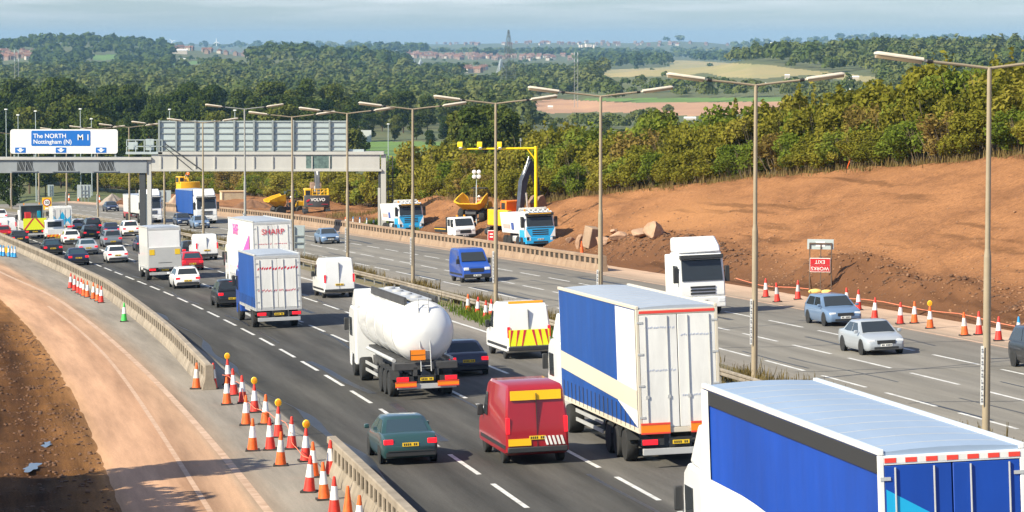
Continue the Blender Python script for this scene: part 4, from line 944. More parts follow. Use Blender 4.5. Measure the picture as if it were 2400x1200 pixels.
def cone(p, kind, label, group, lampk=False, soiled=False, noslv=False, scale=1.0):
    r = thing('traffic_cone', label, 'traffic cone', p, random.uniform(-0.25, 0.25), group)
    r.rotation_euler = (random.gauss(0, 0.022), random.gauss(0, 0.022), random.uniform(-0.25, 0.25)); r.scale = (scale*0.96, scale*0.96, scale*1.11)
    link('base', CBm, r); link('cone_body', BODY[kind], r)
    if not noslv: link('sleeve', SLVg if soiled else random.choice((SLV, SLV, SLVd)), r)
    if lampk: l = link('warning_lamp', LCASE, r); link('lens', LLENS, l)
    return r
random.seed(21)
LC = [(460, 915, 'o', 0), (500, 915, 'r', 0), (535, 905, 'r', 1), (532, 952, 'o', 0), (549, 930, 'r', 0), (570, 948, 'r', 0), (577, 1000, 'o', 0), (597, 970, 'r', 1), (622, 998, 'o', 0), (592, 1060, 'o', 0), (634, 1058, 'r', 0), (653, 1028, 'r', 1), (684, 1056, 'r', 0), (658, 1095, 'o', 0), (716, 1085, 'r', 1), (725, 1157, 'r', 0), (735, 1122, 'o', 0), (760, 1175, 'o', 0), (784, 1212, 'r', 0), (775, 1118, 'r', 0), (842, 1262, 'o', 0)]
def road_at(u, v):
    ca, sa = math.cos(TH), math.sin(TH); zc = (600-v)/CF; dz, dy, dx = (-sa+zc*ca), (ca+zc*sa), (u-1200)/CF
    k = -H0/(dz+SL*dy-CF_X*dx); return Vector((dx*k, dy*k, dz*k))
NM = {'o': 'orange', 'r': 'red'}
info = []
for u, v, c, l in LC:
    p = road_at(u, v-3); o_, t_ = [float(q) for q in OT(p.x, p.y)]; info.append((t_, o_, p, c, l))
info.sort(key=lambda q: -q[0]); cnt = {}
for t_, o_, p, c, l in info:
    row = 'works-road side' if o_ < -5.17 else 'traffic side'
    key = ('lamp',) if l else (c, row); cnt[key] = cnt.get(key, 0)+1
    tot = sum(1 for q in info if ((q[4],) == (1,) if l else (not q[4] and q[3] == c and ('works-road side' if q[1] < -5.17 else 'traffic side') == row)))
    lab = ('%s of %d amber-lamped cones, counted from the far end of the near wedge' % (ORD[cnt[key]-1], tot)) if l else ('%s %s cone on the %s of the near wedge, counted from the far end' % (ORD[cnt[key]-1], NM[c], row))
    cone(p, c, lab, 'cones in the gap between the two left barriers', bool(l))
cone(road_at(815, 1235), 'o', 'plain orange cone without white sleeve beside the near barrier', 'cones in the gap between the two left barriers', noslv=True)
for k, (u, v, c) in enumerate([(165, 676, 'r'), (175, 682, 'r'), (184, 687, 'r'), (191, 690, 'r'), (197, 694, 'o'), (205, 697, 'o'), (219, 701, 'o'), (229, 706, 'o'), (237, 710, 'r')]):
    cone(road_at(u, v), c, '%s from the left of nine red and white cones lined up along the left barrier' % ORD[k], 'row of cones along the left barrier')
cone(road_at(291, 754), 'g', 'lone green and white cone beside the left barrier', None)
for k, u in enumerate((2, 9, 21, 29, 35)):
    cone(road_at(u, 600+k), 'b', '%s from the left of five blue and white cones at the left edge' % ORD[k], 'blue cones at the left edge', scale=0.95)
RCN = [(1795, 697, 'r', 0, 0), (1822, 708, 'r', 0, 1), (1870, 702, 'r', 0, 1), (1897, 676, 'o', 0, 0), (1937, 685, 'o', 0, 0), (1951, 689, 'r', 0, 0), (1985, 722, 'r', 0, 0), (2012, 727, 'r', 0, 0), (2050, 748, 'r', 0, 0), (2110, 760, 'r', 0, 0), (2143, 758, 'o', 0, 0), (2180, 770, 'o', 1, 0), (2261, 787, 'o', 0, 0), (2295, 785, 'r', 0, 0), (2340, 799, 'r', 0, 0), (2388, 799, 'b', 0, 0)]
for k, (u, v, c, l, s) in enumerate(RCN):
    if c == 'b': lab = 'blue and white cone at the right edge on the dusty hard shoulder'
    elif l: lab = 'orange and white cone with a round yellow lamp on the far hard shoulder'
    elif u in (1897, 1937, 1951): lab = {1897: 'orange and white cone at the left foot of the works exit sign', 1937: 'orange and white cone beside the yellow sandbag of the works exit sign', 1951: 'red and white cone at the right foot of the works exit sign'}[u]
    else: lab = '%s%s cone, %s from the left along the dusty far hard shoulder' % ('soiled grey and ' if s else 'white and ', 'red' if c == 'r' else 'orange', ORD[k])
    cone(road_at(u, v), c, lab, 'cones along the far hard shoulder', bool(l), bool(s))
p = hit(1364, 597); cone(p, 'o', 'plain orange cone at the foot of the boulders by the far barrier', None, noslv=True, scale=0.9)
for k, (u, v) in enumerate(((1097, 735), (1119, 742), (1138, 752), (1151, 748))):
    cone(road_at(u, v), 'r' if k else 'o', '%s of four cones on the verge by the central safety fence' % ORD[k], 'cones by the central safety fence')
for k, (u, v, c) in enumerate(((810, 530, 'o'), (828, 530, 'b'), (844, 532, 'b'), (860, 533, 'b'), (876, 535, 'o'))):
    cone(hit(u, v), c, '%s from the left of five small cones behind the far barrier near the gantry leg' % ORD[k], 'cones behind the far barrier', scale=0.9)
for k, (u, v, c) in enumerate(((162, 472, 'o'), (184, 473, 'o'), (234, 473, 'o'), (291, 474, 'o'), (301, 477, 'o'))):
    t_ = T(33.5, u); cone(W(33.5, t_), c, '%s from the left of five distant cones beside the grey gravel heap' % ORD[k], 'cones by the gravel heap', scale=1.1)
# rope through the near wedge, rope along the bank
m_rope = pmat('orange_rope', (0.75, 0.22, 0.12), 0.8); m_flag = pmat('lime_flag', (0.45, 0.62, 0.05), 0.7)
pts = [W(-4.9+0.25*math.sin(k*0.5), 424-k*1.5, 0.60+0.05*math.sin(k*2.1)) for k in range(25)]
m = MB(); m.path(pts, 0.012, 5); tag(m.build('barrier_rope', m_rope), 'thin pale rope strung through the near wedge of cones', 'rope')
pts = [W(33.6+0.2*math.sin(k*0.9), 380+k*3, 0.30+0.08*math.sin(k*1.3)) for k in range(36)]
m = MB(); m.path(pts, 0.022, 5); tag(m.build('barrier_rope', m_rope), 'orange rope along the foot of the red earth bank', 'rope')

# works exit sign, hung upside down in its frame --------------------------
m_signred = pmat('sign_red', (0.45, 0.015, 0.02), 0.45, var=0.08, vs_=3); m_angle = pmat('rusty_frame', (0.11, 0.075, 0.055), 0.7, var=0.3, vs_=3)
p = hit(1922, 690); r = thing('works_exit_sign', 'red works exit sign hanging upside down in a rusty frame below a grey plate', 'road sign', p, face_cam(p)-0.12)
s = p.y/CF
zt = (690-562)*s; m = MB()
for x in (-25*s, 1*s, 26*s): m.bar((x, 0, -0.2), (x, 0, zt*0.93), 0.06 if x != 1*s else 0.05)
m.bar((-26*s, 0, zt*0.93), (27*s, 0, zt*0.93), 0.08); m.bar((-26*s, 0, 0.25), (27*s, 0, 0.25), 0.05); m.bar((-25*s, 0, 1.2), (-25*s, 1.2, 0), 0.05); m.bar((26*s, 0, 1.2), (26*s, 1.2, 0), 0.05)
m.build('frame', m_angle, r)
m = MB(); m.box(-31*s, 31*s, 0.04, 0.09, zt-0.56, zt+0.02); tp = m.build('grey_plate', m_sign, r)
m = MB(); m.box(-11*s, 11*s, 0.02, 0.035, zt-0.40, zt-0.12); m.build('white_patch', m_swhite, tp)
z0, z1 = (690-638)*s, (690-605)*s
m = MB(); m.box(-24*s, 24*s, -0.10, -0.06, z0, z1); bd = m.build('board', m_swhite, r)
m = MB(); m.box(-23.2*s, 23.2*s, -0.115, -0.102, z0+0.035, (z0+z1)/2-0.008); m.box(-23.2*s, 23.2*s, -0.115, -0.102, (z0+z1)/2+0.008, z1-0.035); fc_ = m.build('red_panel', m_signred, bd)
text_obj('lettering', 'WORKS', 0.29, m_swhite, fc_, face_mat(0, -0.13, z0+(z1-z0)*0.26, True, math.pi))
text_obj('lettering', 'EXIT', 0.29, m_swhite, fc_, face_mat(0, -0.13, z0+(z1-z0)*0.74, True, math.pi))
m = MB(); m.ell((-0.3, -0.35, 0.16), (0.42, 0.25, 0.17), 8); m.ell((0.35, -0.4, 0.14), (0.36, 0.22, 0.15), 8)
tag(m.build('sandbag', pmat('yellow_sacking', (0.75, 0.52, 0.16), 0.9, var=0.2, vs_=4), loc=p, smooth=True), 'pale yellow sandbags weighing down the works exit sign', 'sandbag')

# red board behind the far barrier
p = hit(1152, 580); s = p.y/CF; r = thing('road_closed_board', 'small red temporary road sign half hidden behind the far barrier', 'road sign', p, face_cam(p)-0.25)
m = MB(); m.box(-9*s, 9*s, -0.03, 0.03, 0.5, 40*s); b_ = m.build('board', m_swhite, r)
m = MB(); m.box(-8*s, 8*s, -0.045, -0.032, 0.56, 40*s-0.06); rp_ = m.build('red_panel', m_signred, b_)
m = MB()
for zq in (0.9, 1.15): m.box(-4*s, 4*s, -0.055, -0.047, zq-0.05, zq+0.05)
m.build('panel_mark', m_swhite, rp_)
m = MB(); m.bar((-0.3, 0, 0), (-0.3, 0, 0.6), 0.05); m.bar((0.3, 0, 0), (0.3, 0, 0.6), 0.05); m.build('stand', m_angle, r)

# yellow speed camera mast -------------------------------------------
m_yp = pmat('mast_yellow', (0.83, 0.58, 0.0), 0.45, var=0.05, vs_=1)
p = hit(1256, 560); p = W(36.5, T(36.5, 1256)); s = p.y/CF
r = thing('camera_mast', 'yellow average speed camera mast with a long arm reaching over the far carriageway', 'camera mast', p, face_cam(p))
zt = (PX(p)[1]-342)*s; za = (PX(p)[1]-347)*s
m = MB(); m.tube((0, 0, 1.7), (0, 0, zt), 0.15, 0.13, 14); m.tube((0, 0, zt-1.2), (-0.75, 0, za-0.05), 0.06, None, 8); m.build('column', m_yp, r, True)
m = MB(); m.tube((0, 0, -0.3), (0, 0, 1.75), 0.19, 0.17, 14); m.build('column_base', m_white, r, True)
m = MB(); m.tube((0.12, 0, za), (-180*s, 0, za-2*s), 0.10, 0.07, 12); m.build('arm', m_yp, r, True)
for u in (-178, -132, -86):
    m = MB(); m.prism([(-0.35, 0.10), (0.35, 0.22), (0.42, 0.55), (-0.3, 0.42)], 'x', u*s-0.22, u*s+0.22)
    c_ = m.build('camera_housing', m_yp, r, bevel=0.03, loc=(0, 0, za))
    m = MB(); m.tube((u*s+0.06, -0.25, -0.02), (u*s+0.06, -0.1, 0.22), 0.16, 0.13, 10); m.build('camera_lens', m_white, c_)
m = MB(); m.bar((-36*s, 0, za), (-36*s, 0, za+0.75), 0.05); m.box(-36*s-0.07, -36*s+0.07, -0.07, 0.07, za+0.6, za+0.85); m.build('aerial', m_sframe, r)
# lighting tower behind the pickup
p = W(37.5, T(37.5, 1117)); s = p.y/CF; zt = (PX(p)[1]-408)*s
r = thing('lighting_tower', 'slim mobile lighting mast with four floodlights behind the white pickup', 'lighting tower', p, face_cam(p))
m = MB(); m.tube((0, 0, -0.3), (0, 0, zt-1.0), 0.09, 0.06, 10); m.tube((0, 0, zt-1.0), (0, 0, zt), 0.04, 0.03, 8); m.build('mast', m_sign, r, True)
m = MB(); m.box(-0.6, 0.6, -0.4, 0.6, 0.0, 1.0); m.build('generator_box', m_yp, r, bevel=0.05)
for x in (-0.22, 0.22):
    for z in (-0.22, 0.22):
        m = MB(); m.lathe([(0.02, 0.1), (0.1, 0.08), (0.2, -0.1), (0.17, -0.12)], 12, 0, (x, 0, zt+z), 'y'); m.build('floodlight', m_white, r, True)
# signs seen from behind, and the speed limit sign
def back_sign(label, u, v0, v1, half, o, posts=(-0.6, 0.6), frame_=True, name='road_sign'):
    t_ = T(o, u); p = W(o, t_); s = p.y/CF; vb = PX(p)[1]; z0, z1 = (vb-v1)*s, (vb-v0)*s; h_ = half*s
    r = thing(name, label, 'road sign', p, face_cam(p))
    m = MB(); m.box(-h_, h_, 0, 0.05, z0, z1); m.build('board', m_sign, r)
    m = MB()
    for q in posts: m.bar((q*h_, -0.06, -0.3), (q*h_, -0.06, z1-0.1), 0.10)
    if frame_:
        for f_ in (0.25, 0.55): m.bar((posts[0]*h_, -0.08, z0+(z1-z0)*f_), (posts[-1]*h_, -0.08, z0+(z1-z0)*f_), 0.08)
    m.build('posts', m_sframe, r); return r
back_sign('grey back of a distant road sign with square framing, standing by the far barrier', 197, 433, 463, 16, 33.5, (-0.4, 0.1, 0.6))
back_sign('narrow grey back of a road sign on two thin posts near the left', 119, 433, 460, 7, 33.5, (-0.3, 0.4))
back_sign('grey back of a road sign right of the gantry middle leg', 382, 446, 476, 19, 33.0, (-0.4, 0.2))
back_sign('grey metal cabinet sign with dark frame beside the small lorry trailer top', 702, 528, 582, 13, 16.9, (-0.9, 0.9))
t_ = T(14.9, 110); p = W(14.9, t_); s = p.y/CF; vb = PX(p)[1]
r = thing('speed_limit_sign', 'yellow backed round 50 speed limit sign in the central reserve', 'road sign', p, face_cam(p))
m_ybd = pmat('sign_yellow', (0.88, 0.50, 0.01), 0.45); z0, z1 = (vb-492)*s, (vb-463)*s
m = MB(); m.box(-11*s, 11*s, 0, 0.05, z0, z1); bd = m.build('board', m_ybd, r)
zc_ = (vb-474.5)*s
m = MB(); m.lathe([(0.0, 0), (9*s, 0), (9*s, 0.02), (0, 0.02)], 28, 0, (0, -0.03, zc_), 'y'); rg = m.build('red_ring', m_signred, bd)
m = MB(); m.lathe([(0.0, 0), (7*s, 0), (7*s, 0.02), (0, 0.02)], 28, 0, (0, -0.055, zc_), 'y'); wd_ = m.build('white_disc', m_swhite, bd)
text_obj('number', '50', 9.5*s, m_mark, wd_, face_mat(0, -0.07, zc_), bold=0.006)
m = MB(); m.box(-4*s, 4*s, -0.02, -0.003, z0+0.08, z0+0.36); m.build('camera_plate', m_swhite, bd)
m = MB()
for q in (-0.4, 0.4): m.bar((q, 0.1, -0.3), (q, 0.1, z1-0.1), 0.08)
m.build('posts', m_sframe, r)
# small yellow works board among the blue cones
p = road_at(13, 598); s = p.y/CF; r = thing('works_board', 'small yellow temporary board among the blue cones at the left edge', 'road sign', p, face_cam(p))
m = MB(); m.box(-7*s, 7*s, 0, 0.04, 5*s, 18*s); m.build('board', m_ybd, r)
m = MB(); m.bar((-5*s, 0.05, 0), (-5*s, 0.05, 8*s), 0.05); m.bar((5*s, 0.05, 0), (5*s, 0.05, 8*s), 0.05); m.build('stand', m_angle, r)
# blue folded sign frames on top of the bank
m_teal = pmat('blue_tubing', (0.0, 0.22, 0.34), 0.5)
for (u, v, lab) in ((2260, 371, 'blue tubular sign frame lying on the bank top, left of the nearest lamp post'), (2388, 362, 'blue tubular sign frame on the bank top at the right edge')):
    p = hit(u, v); p.z += 0.05; m = MB()
    for a, b in (((-0.35, 0, 0.0), (-0.35, 0, 0.75)), ((-0.35, 0, 0.12), (0.55, 0, 0.35)), ((0.15, 0, 0.0), (0.2, 0, 0.5)), ((0.45, 0.1, 0), (0.5, 0, 0.45))): m.tube(a, b, 0.045, None, 8)
    tag(m.build('sign_frame', m_teal, loc=p), lab, 'sign frame')
for k, (u, v) in enumerate(((1275, 440), (1985, 390))):
    p = hit(u, v+8); m = MB(); m.bar((0, 0, 0), (0.05+0.2*k, 0, 0.75), 0.06); tag(m.build('marker_stake', m_or, loc=p), ['orange marker stake by the yellow mast at the foot of the hedge', 'leaning orange marker stake at the foot of the hedge between two lamp posts'][k], 'stake')

# boulders and heaps --------------------------------------------------
m_rock = pmat('pink_sandstone', (0.46, 0.30, 0.20), 0.9, c2=(0.34, 0.20, 0.125), vs_=1.2, bump=0.05, bs=3)
m_slab = pmat('old_concrete', (0.36, 0.25, 0.17), 0.9, c2=(0.26, 0.18, 0.12), vs_=1.2, bump=0.03, bs=4)
def rock(u, v, size, label, mat=None, seed=0, lean=0.0, dz=0.0):
    p = hit(u, v, step=1.0015); s = p.y/CF; r2 = random.Random(seed); bm = bmesh.new(); bmesh.ops.create_icosphere(bm, subdivisions=3, radius=1.0)
    cuts = [(Vector((r2.gauss(0, 1), r2.gauss(0, 1), r2.gauss(0, 0.7))).normalized(), r2.uniform(0.42, 0.8)) for _ in range(11)]
    for vtx in bm.verts:
        for n_, d_ in cuts:
            k = vtx.co.dot(n_)-d_
            if k > 0: vtx.co -= n_*k
        vtx.co += vtx.co.normalized()*r2.uniform(-0.02, 0.02)
    bmesh.ops.scale(bm, vec=(size[0]*s/1.5, size[0]*s/1.6, size[1]*s/1.45), verts=bm.verts)
    me = bpy.data.meshes.new('boulder'); bm.to_mesh(me); bm.free(); me.materials.append(mat or m_rock)
    o = link('boulder', me, None, p+Vector((0, 0, size[1]*s*0.42+dz))); o.rotation_euler = (0, lean, r2.uniform(0, 6))
    return tag(o, label, 'boulder', 'boulders at the foot of the bank')
rock(1535, 557, (50, 34), 'largest pale boulder resting on the spoil right of the third lamp post', seed=3, lean=-0.3)
rock(1505, 557, (48, 22), 'low pink boulder in front of the largest boulder', seed=8, lean=0.1)
rock(1360, 580, (28, 28), 'rounded boulder left of the tilted concrete block', seed=12)
rock(1412, 575, (30, 24), 'boulder tucked behind the third lamp post', seed=5)
rock(1450, 562, (38, 18), 'flat boulder on the spoil between lamp post and largest boulder', seed=15)
rock(1335, 570, (24, 14), 'small stone lying nearest the right tipper lorry', seed=16)
rock(1440, 548, (22, 10), 'small pale stone above the flat boulder', seed=19)
rock(945, 470, (22, 14), 'red rock on the bank top beside the gantry ladder', seed=21); rock(938, 478, (26, 10), 'lower red rock on the bank top beside the gantry ladder', seed=23)
p = hit(1383, 582, step=1.0015); s = p.y/CF; m = MB(); m.box(-15*s, 15*s, -0.6, 0.6, 0, 50*s)
o = m.build('concrete_block', m_slab, bevel=0.06, loc=p); o.rotation_euler = (0.15, 0.12, 0.5); tag(o, 'tilted rectangular concrete block standing among the boulders', 'concrete block')
def heap(label, p, rx, ry, h_, mat, seed=0, kind='spoil_heap', group=None):
    n, k = 40, 16; V = []; F = []
    for j in range(k+1):
        q = j/k
        for i in range(n):
            a = 2*math.pi*i/n; ns = 1+0.18*math.sin(a*3+seed)+0.1*math.sin(a*7+seed*2)
            x, y = rx*q*ns*math.cos(a), ry*q*ns*math.sin(a); z = h_*(1-q)**0.9*(1+0.12*float(vnoise(x, y, 0.7, seed)))+0.12*float(vnoise(x, y, 0.35, seed+2))*(q < 0.95)-0.25*q
            V.append((x, y, z))
    F = [(j*n+i, j*n+(i+1) % n, (j+1)*n+(i+1) % n, (j+1)*n+i) for j in range(k) for i in range(n)]
    return tag(link(kind, raw_mesh(kind, np.array(V), np.array(F), mat, smooth=True), None, p), label, 'heap', group)
m_grav = pmat('grey_gravel', (0.33, 0.28, 0.23), 0.95, c2=(0.24, 0.20, 0.165), vs_=2.5, bump=0.05, bs=5)
m_pinkg = pmat('pink_gravel', (0.50, 0.33, 0.23), 0.95, c2=(0.40, 0.25, 0.17), vs_=2.5, bump=0.05, bs=5)
m_spoil = pmat('brown_spoil', (0.21, 0.105, 0.055), 0.95, c2=(0.13, 0.065, 0.035), vs_=2.0, bump=0.08, bs=3)
def roadside(o, u): return W(o, T(o, u), 0.0)
heap('conical grey gravel heap beyond the far carriageway', roadside(34.5, 263)-Vector((0, 0, 0.1)), 2.4, 2.6, 1.75, m_grav, 1, 'gravel_heap')
heap('pink gravel heap left of the blue and white lorry', roadside(34, 415), 2.3, 2.4, 2.2, m_pinkg, 2, 'gravel_heap')
heap('brown spoil heap in front of the cream container', roadside(36.5, 590), 4.2, 3.2, 2.0, m_spoil, 3)
heap('brown spoil heap behind the yellow dumper', roadside(36.5, 655), 2.6, 3.0, 1.5, m_spoil, 4)
# cream corrugated container
p = roadside(43, 545); s = p.y/CF; r = thing('site_container', 'cream corrugated site container half buried behind the brown spoil heap', 'container', p, face_cam(p)+0.12)
m_cream = pmat('cream_container', (0.62, 0.52, 0.36), 0.6, var=0.1, vs_=1)
zt = (PX(p)[1]-450)*s; m = MB(); n = 22; P = []
for i in range(n): x = -1.6+3.6*i/n; P += [(x, 0), (x+0.08, 0), (x+0.1, 0.07), (x+0.15, 0.07)]
P += [(2.0, 0), (2.0, 2.4), (-1.6, 2.4)]
m.prism([(a, b) for a, b in P], 'z', -0.2, zt); m.build('walls', m_cream, r)
m = MB(); m.box(-1.7, 2.1, -0.08, 2.5, zt, zt+0.14); m.build('roof', pmat('container_rust', (0.55, 0.38, 0.2), 0.7), r)
m = MB(); m.box(-1.62, -1.5, -0.09, -0.005, -0.2, zt); m.build('corner_post', m_cream, r)

# slim columns of the far road, pylons, masts, far buildings ------------------
def at(u, y, z=None):
    x = (u-1200)/CF*y; return Vector((x, y, float(land(x, y)) if z is None else z))
def top_at(u, v, y): k = math.tan(math.atan((600-v)/CF)-TH); return k*y
for k, (u, v) in enumerate(((15, 258), (43, 271), (84, 262), (189, 257), (215, 280), (398, 258), (551, 260), (910, 292))):
    y = 570 if u < 830 else 640; p = at(u, y); zt = top_at(u, v, y)-p.z
    r = thing('lighting_column', 'slim grey lighting column of the far slip road, %s from the left' % ORD[k], 'lamp post', p, 0, 'slim columns of the far road')
    m = MB(); m.tube((0, 0, -0.3), (0, 0, zt), 0.10, 0.06, 8); m.build('column', m_sign, r)
    m = MB(); m.box(-0.25, 0.25, -0.3, 0.3, zt, zt+0.22); m.build('lantern', m_white, r, bevel=0.04)
p = at(857, 860); zt = top_at(857, 305, 860)-p.z
r = thing('road_sign', 'pale blank back of a large sign standing on the green field', 'road sign', p)
m = MB(); m.box(-1.55, 1.55, 0, 0.08, zt-3.2, zt); m.build('board', pmat('pale_sign_back', (0.55, 0.57, 0.56), 0.6), r)
m = MB(); [m.bar((x, 0.1, -0.3), (x, 0.1, zt-0.2), 0.12) for x in (-1.0, 0.0, 1.0)]; m.build('posts', m_sframe, r)
m_lat = pmat('pylon_steel', (0.13, 0.15, 0.15), 0.6)
def pylon(u, vt, y, label, base=8.5, arms=True, bw=0.15, mat=None):
    p = at(u, y); H_ = top_at(u, vt, y)-p.z; r = thing('electricity_pylon', label, 'pylon', p, 0.5)
    wdt = lambda z: base*(1-z/H_)**0.9*0.42+0.75*(1-z/H_)+0.28
    lv = [0, 0.12, 0.23, 0.33, 0.42, 0.5, 0.57, 0.63, 0.69, 0.75, 0.81, 0.87, 0.92, 1.0]; m = MB()
    cs = lambda f: [Vector((sx_*wdt(f*H_), sy_*wdt(f*H_), f*H_)) for sx_, sy_ in ((-1, -1), (1, -1), (1, 1), (-1, 1))]
    for a, b in zip(lv[:-1], lv[1:]):
        A, B = cs(a), cs(b)
        for i in range(4):
            j = (i+1) % 4; m.bar(A[i], B[i], bw); m.bar(A[i], B[j], bw*0.6); m.bar(A[j], B[i], bw*0.6); m.bar(B[i], B[j], bw*0.6)
    m.build('lattice_tower', mat or m_lat, r)
    if arms:
        for f_, ln in ((0.69, 2.0), (0.80, 2.2), (0.90, 1.8)):
            m = MB(); zz = f_*H_
            for sd_ in (-1, 1):
                for q in (-0.4, 0.4): m.bar((0, q, zz), (0+q*0.2, sd_*ln, zz+0.4), bw*0.6); m.bar((0, q, zz+1.6), (0, sd_*ln, zz+0.4), bw*0.6)
            m.build('cross_arm', mat or m_lat, r)
    return r
pylon(1192, 70, 1900, 'tall dark lattice electricity pylon rising above the horizon at centre')
m_pale = pmat('pale_pylon_steel', (0.36, 0.40, 0.42), 0.6)
pylon(986, 140, 3600, 'small pale pylon among the valley trees left of the tall pylon', 7, True, 0.4, m_pale)
pylon(998, 152, 3900, 'smaller pale pylon just right of the pale mast', 7, True, 0.4, m_pale)
pylon(1174, 138, 3700, 'pale distant pylon close beside the tall dark pylon', 7, True, 0.4, m_pale)
pylon(967, 132, 4300, 'faint pale pylon in front of the red roofed estate', 8, True, 0.45, m_pale)
pylon(1878, 140, 2350, 'faint lattice pylon against the wooded right hill', 6, True, 0.25, m_pale)
m_mast = pmat('mast_grey', (0.27, 0.28, 0.28), 0.5)
for (u, vt, y, lab, dbl) in ((1350, 122, 1700, 'pair of slim telecom masts right of the tall pylon', True), (41, 116, 1500, 'slim lattice telecom mast at the far left', True), (985.5, 135, 2900, 'single pale pole mast in the valley', False)):
    p = at(u, y); H_ = top_at(u, vt, y)-p.z; r = thing('telecom_mast', lab, 'mast', p); m = MB()
    for dx in ((-0.9, 0.9) if dbl else (0,)):
        m.tube((dx, 0, 0), (dx, 0, H_), 0.15, 0.09, 8)
    if dbl:
        for k in range(14): z = H_*0.1+k*H_*0.06; m.bar((-0.9, 0, z), (0.9, 0, z+H_*0.05), 0.10)
    m.build('pole', m_mast, r)
    m = MB()
    for dx in ((-0.9, 0.9) if dbl else (0,)):
        for f_ in (0.82, 0.94): m.tube((dx, 0, H_*f_), (dx, 0, H_*f_+1.6), 0.26, None, 8)
    m.build('antenna', m_pale, r)
p = at(1808, 2500); H_ = top_at(1808, 99, 2500)-p.z; r = thing('telecom_mast', 'white topped mast among the trees on the right hill', 'mast', p)
m = MB(); m.tube((0, 0, 0), (0, 0, H_-4), 0.5, 0.3, 8); m.build('pole', m_mast, r); m = MB(); m.tube((0, 0, H_-4), (0, 0, H_), 1.3, 1.3, 10); m.build('antenna', m_white, r)
def turbine(u, vt, y, label, rot):
    p = at(u, y, -10.0); H_ = top_at(u, vt+5, y)-p.z; r = thing('wind_turbine', label, 'wind turbine', p); m = MB(); m.tube((0, 0, 0), (0, 0, H_), 1.3, 0.8, 10); m.build('tower', m_white, r)
    for k in range(3):
        a = rot+k*2.094; m = MB(); m.loft([[(q*math.cos(a)-wd_*math.sin(a), -1.5+d_, H_+q*math.sin(a)+wd_*math.cos(a)) for wd_, d_ in ((-w0, 0), (0, -0.3), (w0, 0), (0, 0.3))] for q, w0 in ((0.5, 0.9), (3, 1.3), (12, 0.3))]); m.build('blade', m_white, r)
turbine(405, 92, 9500, 'tiny wind turbine on the skyline behind the left hill', 0.3); turbine(388, 95, 9800, 'tinier wind turbine left of its neighbour on the skyline', 0.9); turbine(509, 93, 9500, 'lone tiny wind turbine in the dip of the skyline', 1.6)
# houses and sheds in the distance
m_brick = pmat('house_wall', (0.27, 0.19, 0.15), 0.9, var=0.1, vs_=0.1); m_rend = pmat('house_render', (0.50, 0.44, 0.37), 0.9); m_tile = pmat('red_tiles', (0.20, 0.10, 0.07), 0.9, var=0.15, vs_=0.1); m_tile2 = pmat('brown_tiles', (0.24, 0.16, 0.12), 0.9)
m_win = pmat('dark_window', (0.05, 0.06, 0.07), 0.2)
def house_mesh(wd_, dp, hh, wm, rm):
    m = MB(); m.box(-wd_/2, wd_/2, -dp/2, dp/2, -1, hh, 0); m.prism([(-dp/2-0.4, hh), (dp/2+0.4, hh), (0, hh+dp*0.42)], 'x', -wd_/2-0.3, wd_/2+0.3, 1)
    for x in (-wd_*0.28, wd_*0.28):
        for z in (1.0, 3.4):
            m.box(x-0.6, x+0.6, -dp/2-0.03, -dp/2+0.05, z, z+1.2, 2)
    m.box(wd_*0.3-0.4, wd_*0.3+0.4, -0.4, 0.4, hh+dp*0.2, hh+dp*0.42+1.0, 0); return m.mesh('house', [wm, rm, m_win])
HM = [house_mesh(9, 8, 5.4, m_brick, m_tile), house_mesh(11, 8, 5.2, m_rend, m_tile), house_mesh(8, 8, 5.4, m_brick, m_tile2), house_mesh(13, 8, 5.4, m_brick, m_tile)]
def houses(n, u0, u1, vf, spread, label, group, seed, scale=1.0):
    r2 = random.Random(seed)
    for k in range(n):
        u = r2.uniform(u0, u1); v = vf(u)+r2.uniform(-spread, spread); p = hit(u, v, 1300, 14500, 1.01)
        o = link('house', r2.choice(HM), None, p); o.rotation_euler = (0, 0, r2.choice((0.2, 0.5, -0.4, 1.3))+r2.uniform(-0.15, 0.15)); o.scale = (scale,)*3
        tag(o, label, 'house', group)
houses(34, -10, 84, lambda u: 134, 8, 'small red roofed house of the estate at the far left under the hill', 'houses under the left hill', 1, 0.9)
houses(34, 398, 590, lambda u: 118+(u-398)*0.06, 5, 'red brick house of the village on the left hillside', 'houses of the hillside village', 2, 0.85)
houses(95, 940, 1192, lambda u: 132+(u-940)*0.025, 5, 'red roofed house of the dense estate left of the tall pylon', 'houses of the estate by the pylon', 3, 0.85)
houses(26, 1195, 1352, lambda u: 138, 5, 'distant red roofed house right of the tall pylon', 'houses right of the pylon', 4, 0.9)
houses(9, 1085, 1136, lambda u: 167, 3, 'white and red roofed house in the valley left of the tall pylon', 'houses in the valley', 5, 0.8)
houses(55, 1000, 1720, lambda u: 104+(u-1000)*0.002, 3.5, 'tiny house of the far town on the horizon ridge', 'houses of the horizon town', 6, 1.15)
houses(4, 2120, 2200, lambda u: 0, 0, 'x', 'x', 7) if False else None
m_shed = pmat('pale_shed_roof', (0.72, 0.72, 0.70), 0.5)
def shed(u, v, wd_, hh, label, y0=1200):
    p = hit(u, v, y0, 9000, 1.006); s = p.y/CF; r = thing('warehouse', label, 'warehouse', p, random.uniform(-0.1, 0.1)); a = wd_*s/2; hh = hh*s*1.1
    m = MB(); m.box(-a, a, -a*0.3, a*0.3, -1, hh); m.build('walls', m_rend, r); m = MB(); m.prism([(-a*0.33, hh), (a*0.33, hh), (0, hh+a*0.12+0.4)], 'x', -a*1.02, a*1.02); m.build('roof', m_shed, r)
shed(418, 126, 42, 7, 'long cream building at the left end of the hillside village'); shed(530, 163, 56, 6, 'long pale shed roof among the valley trees on the left'); shed(590, 167, 14, 6, 'small white shed right of the long pale shed')
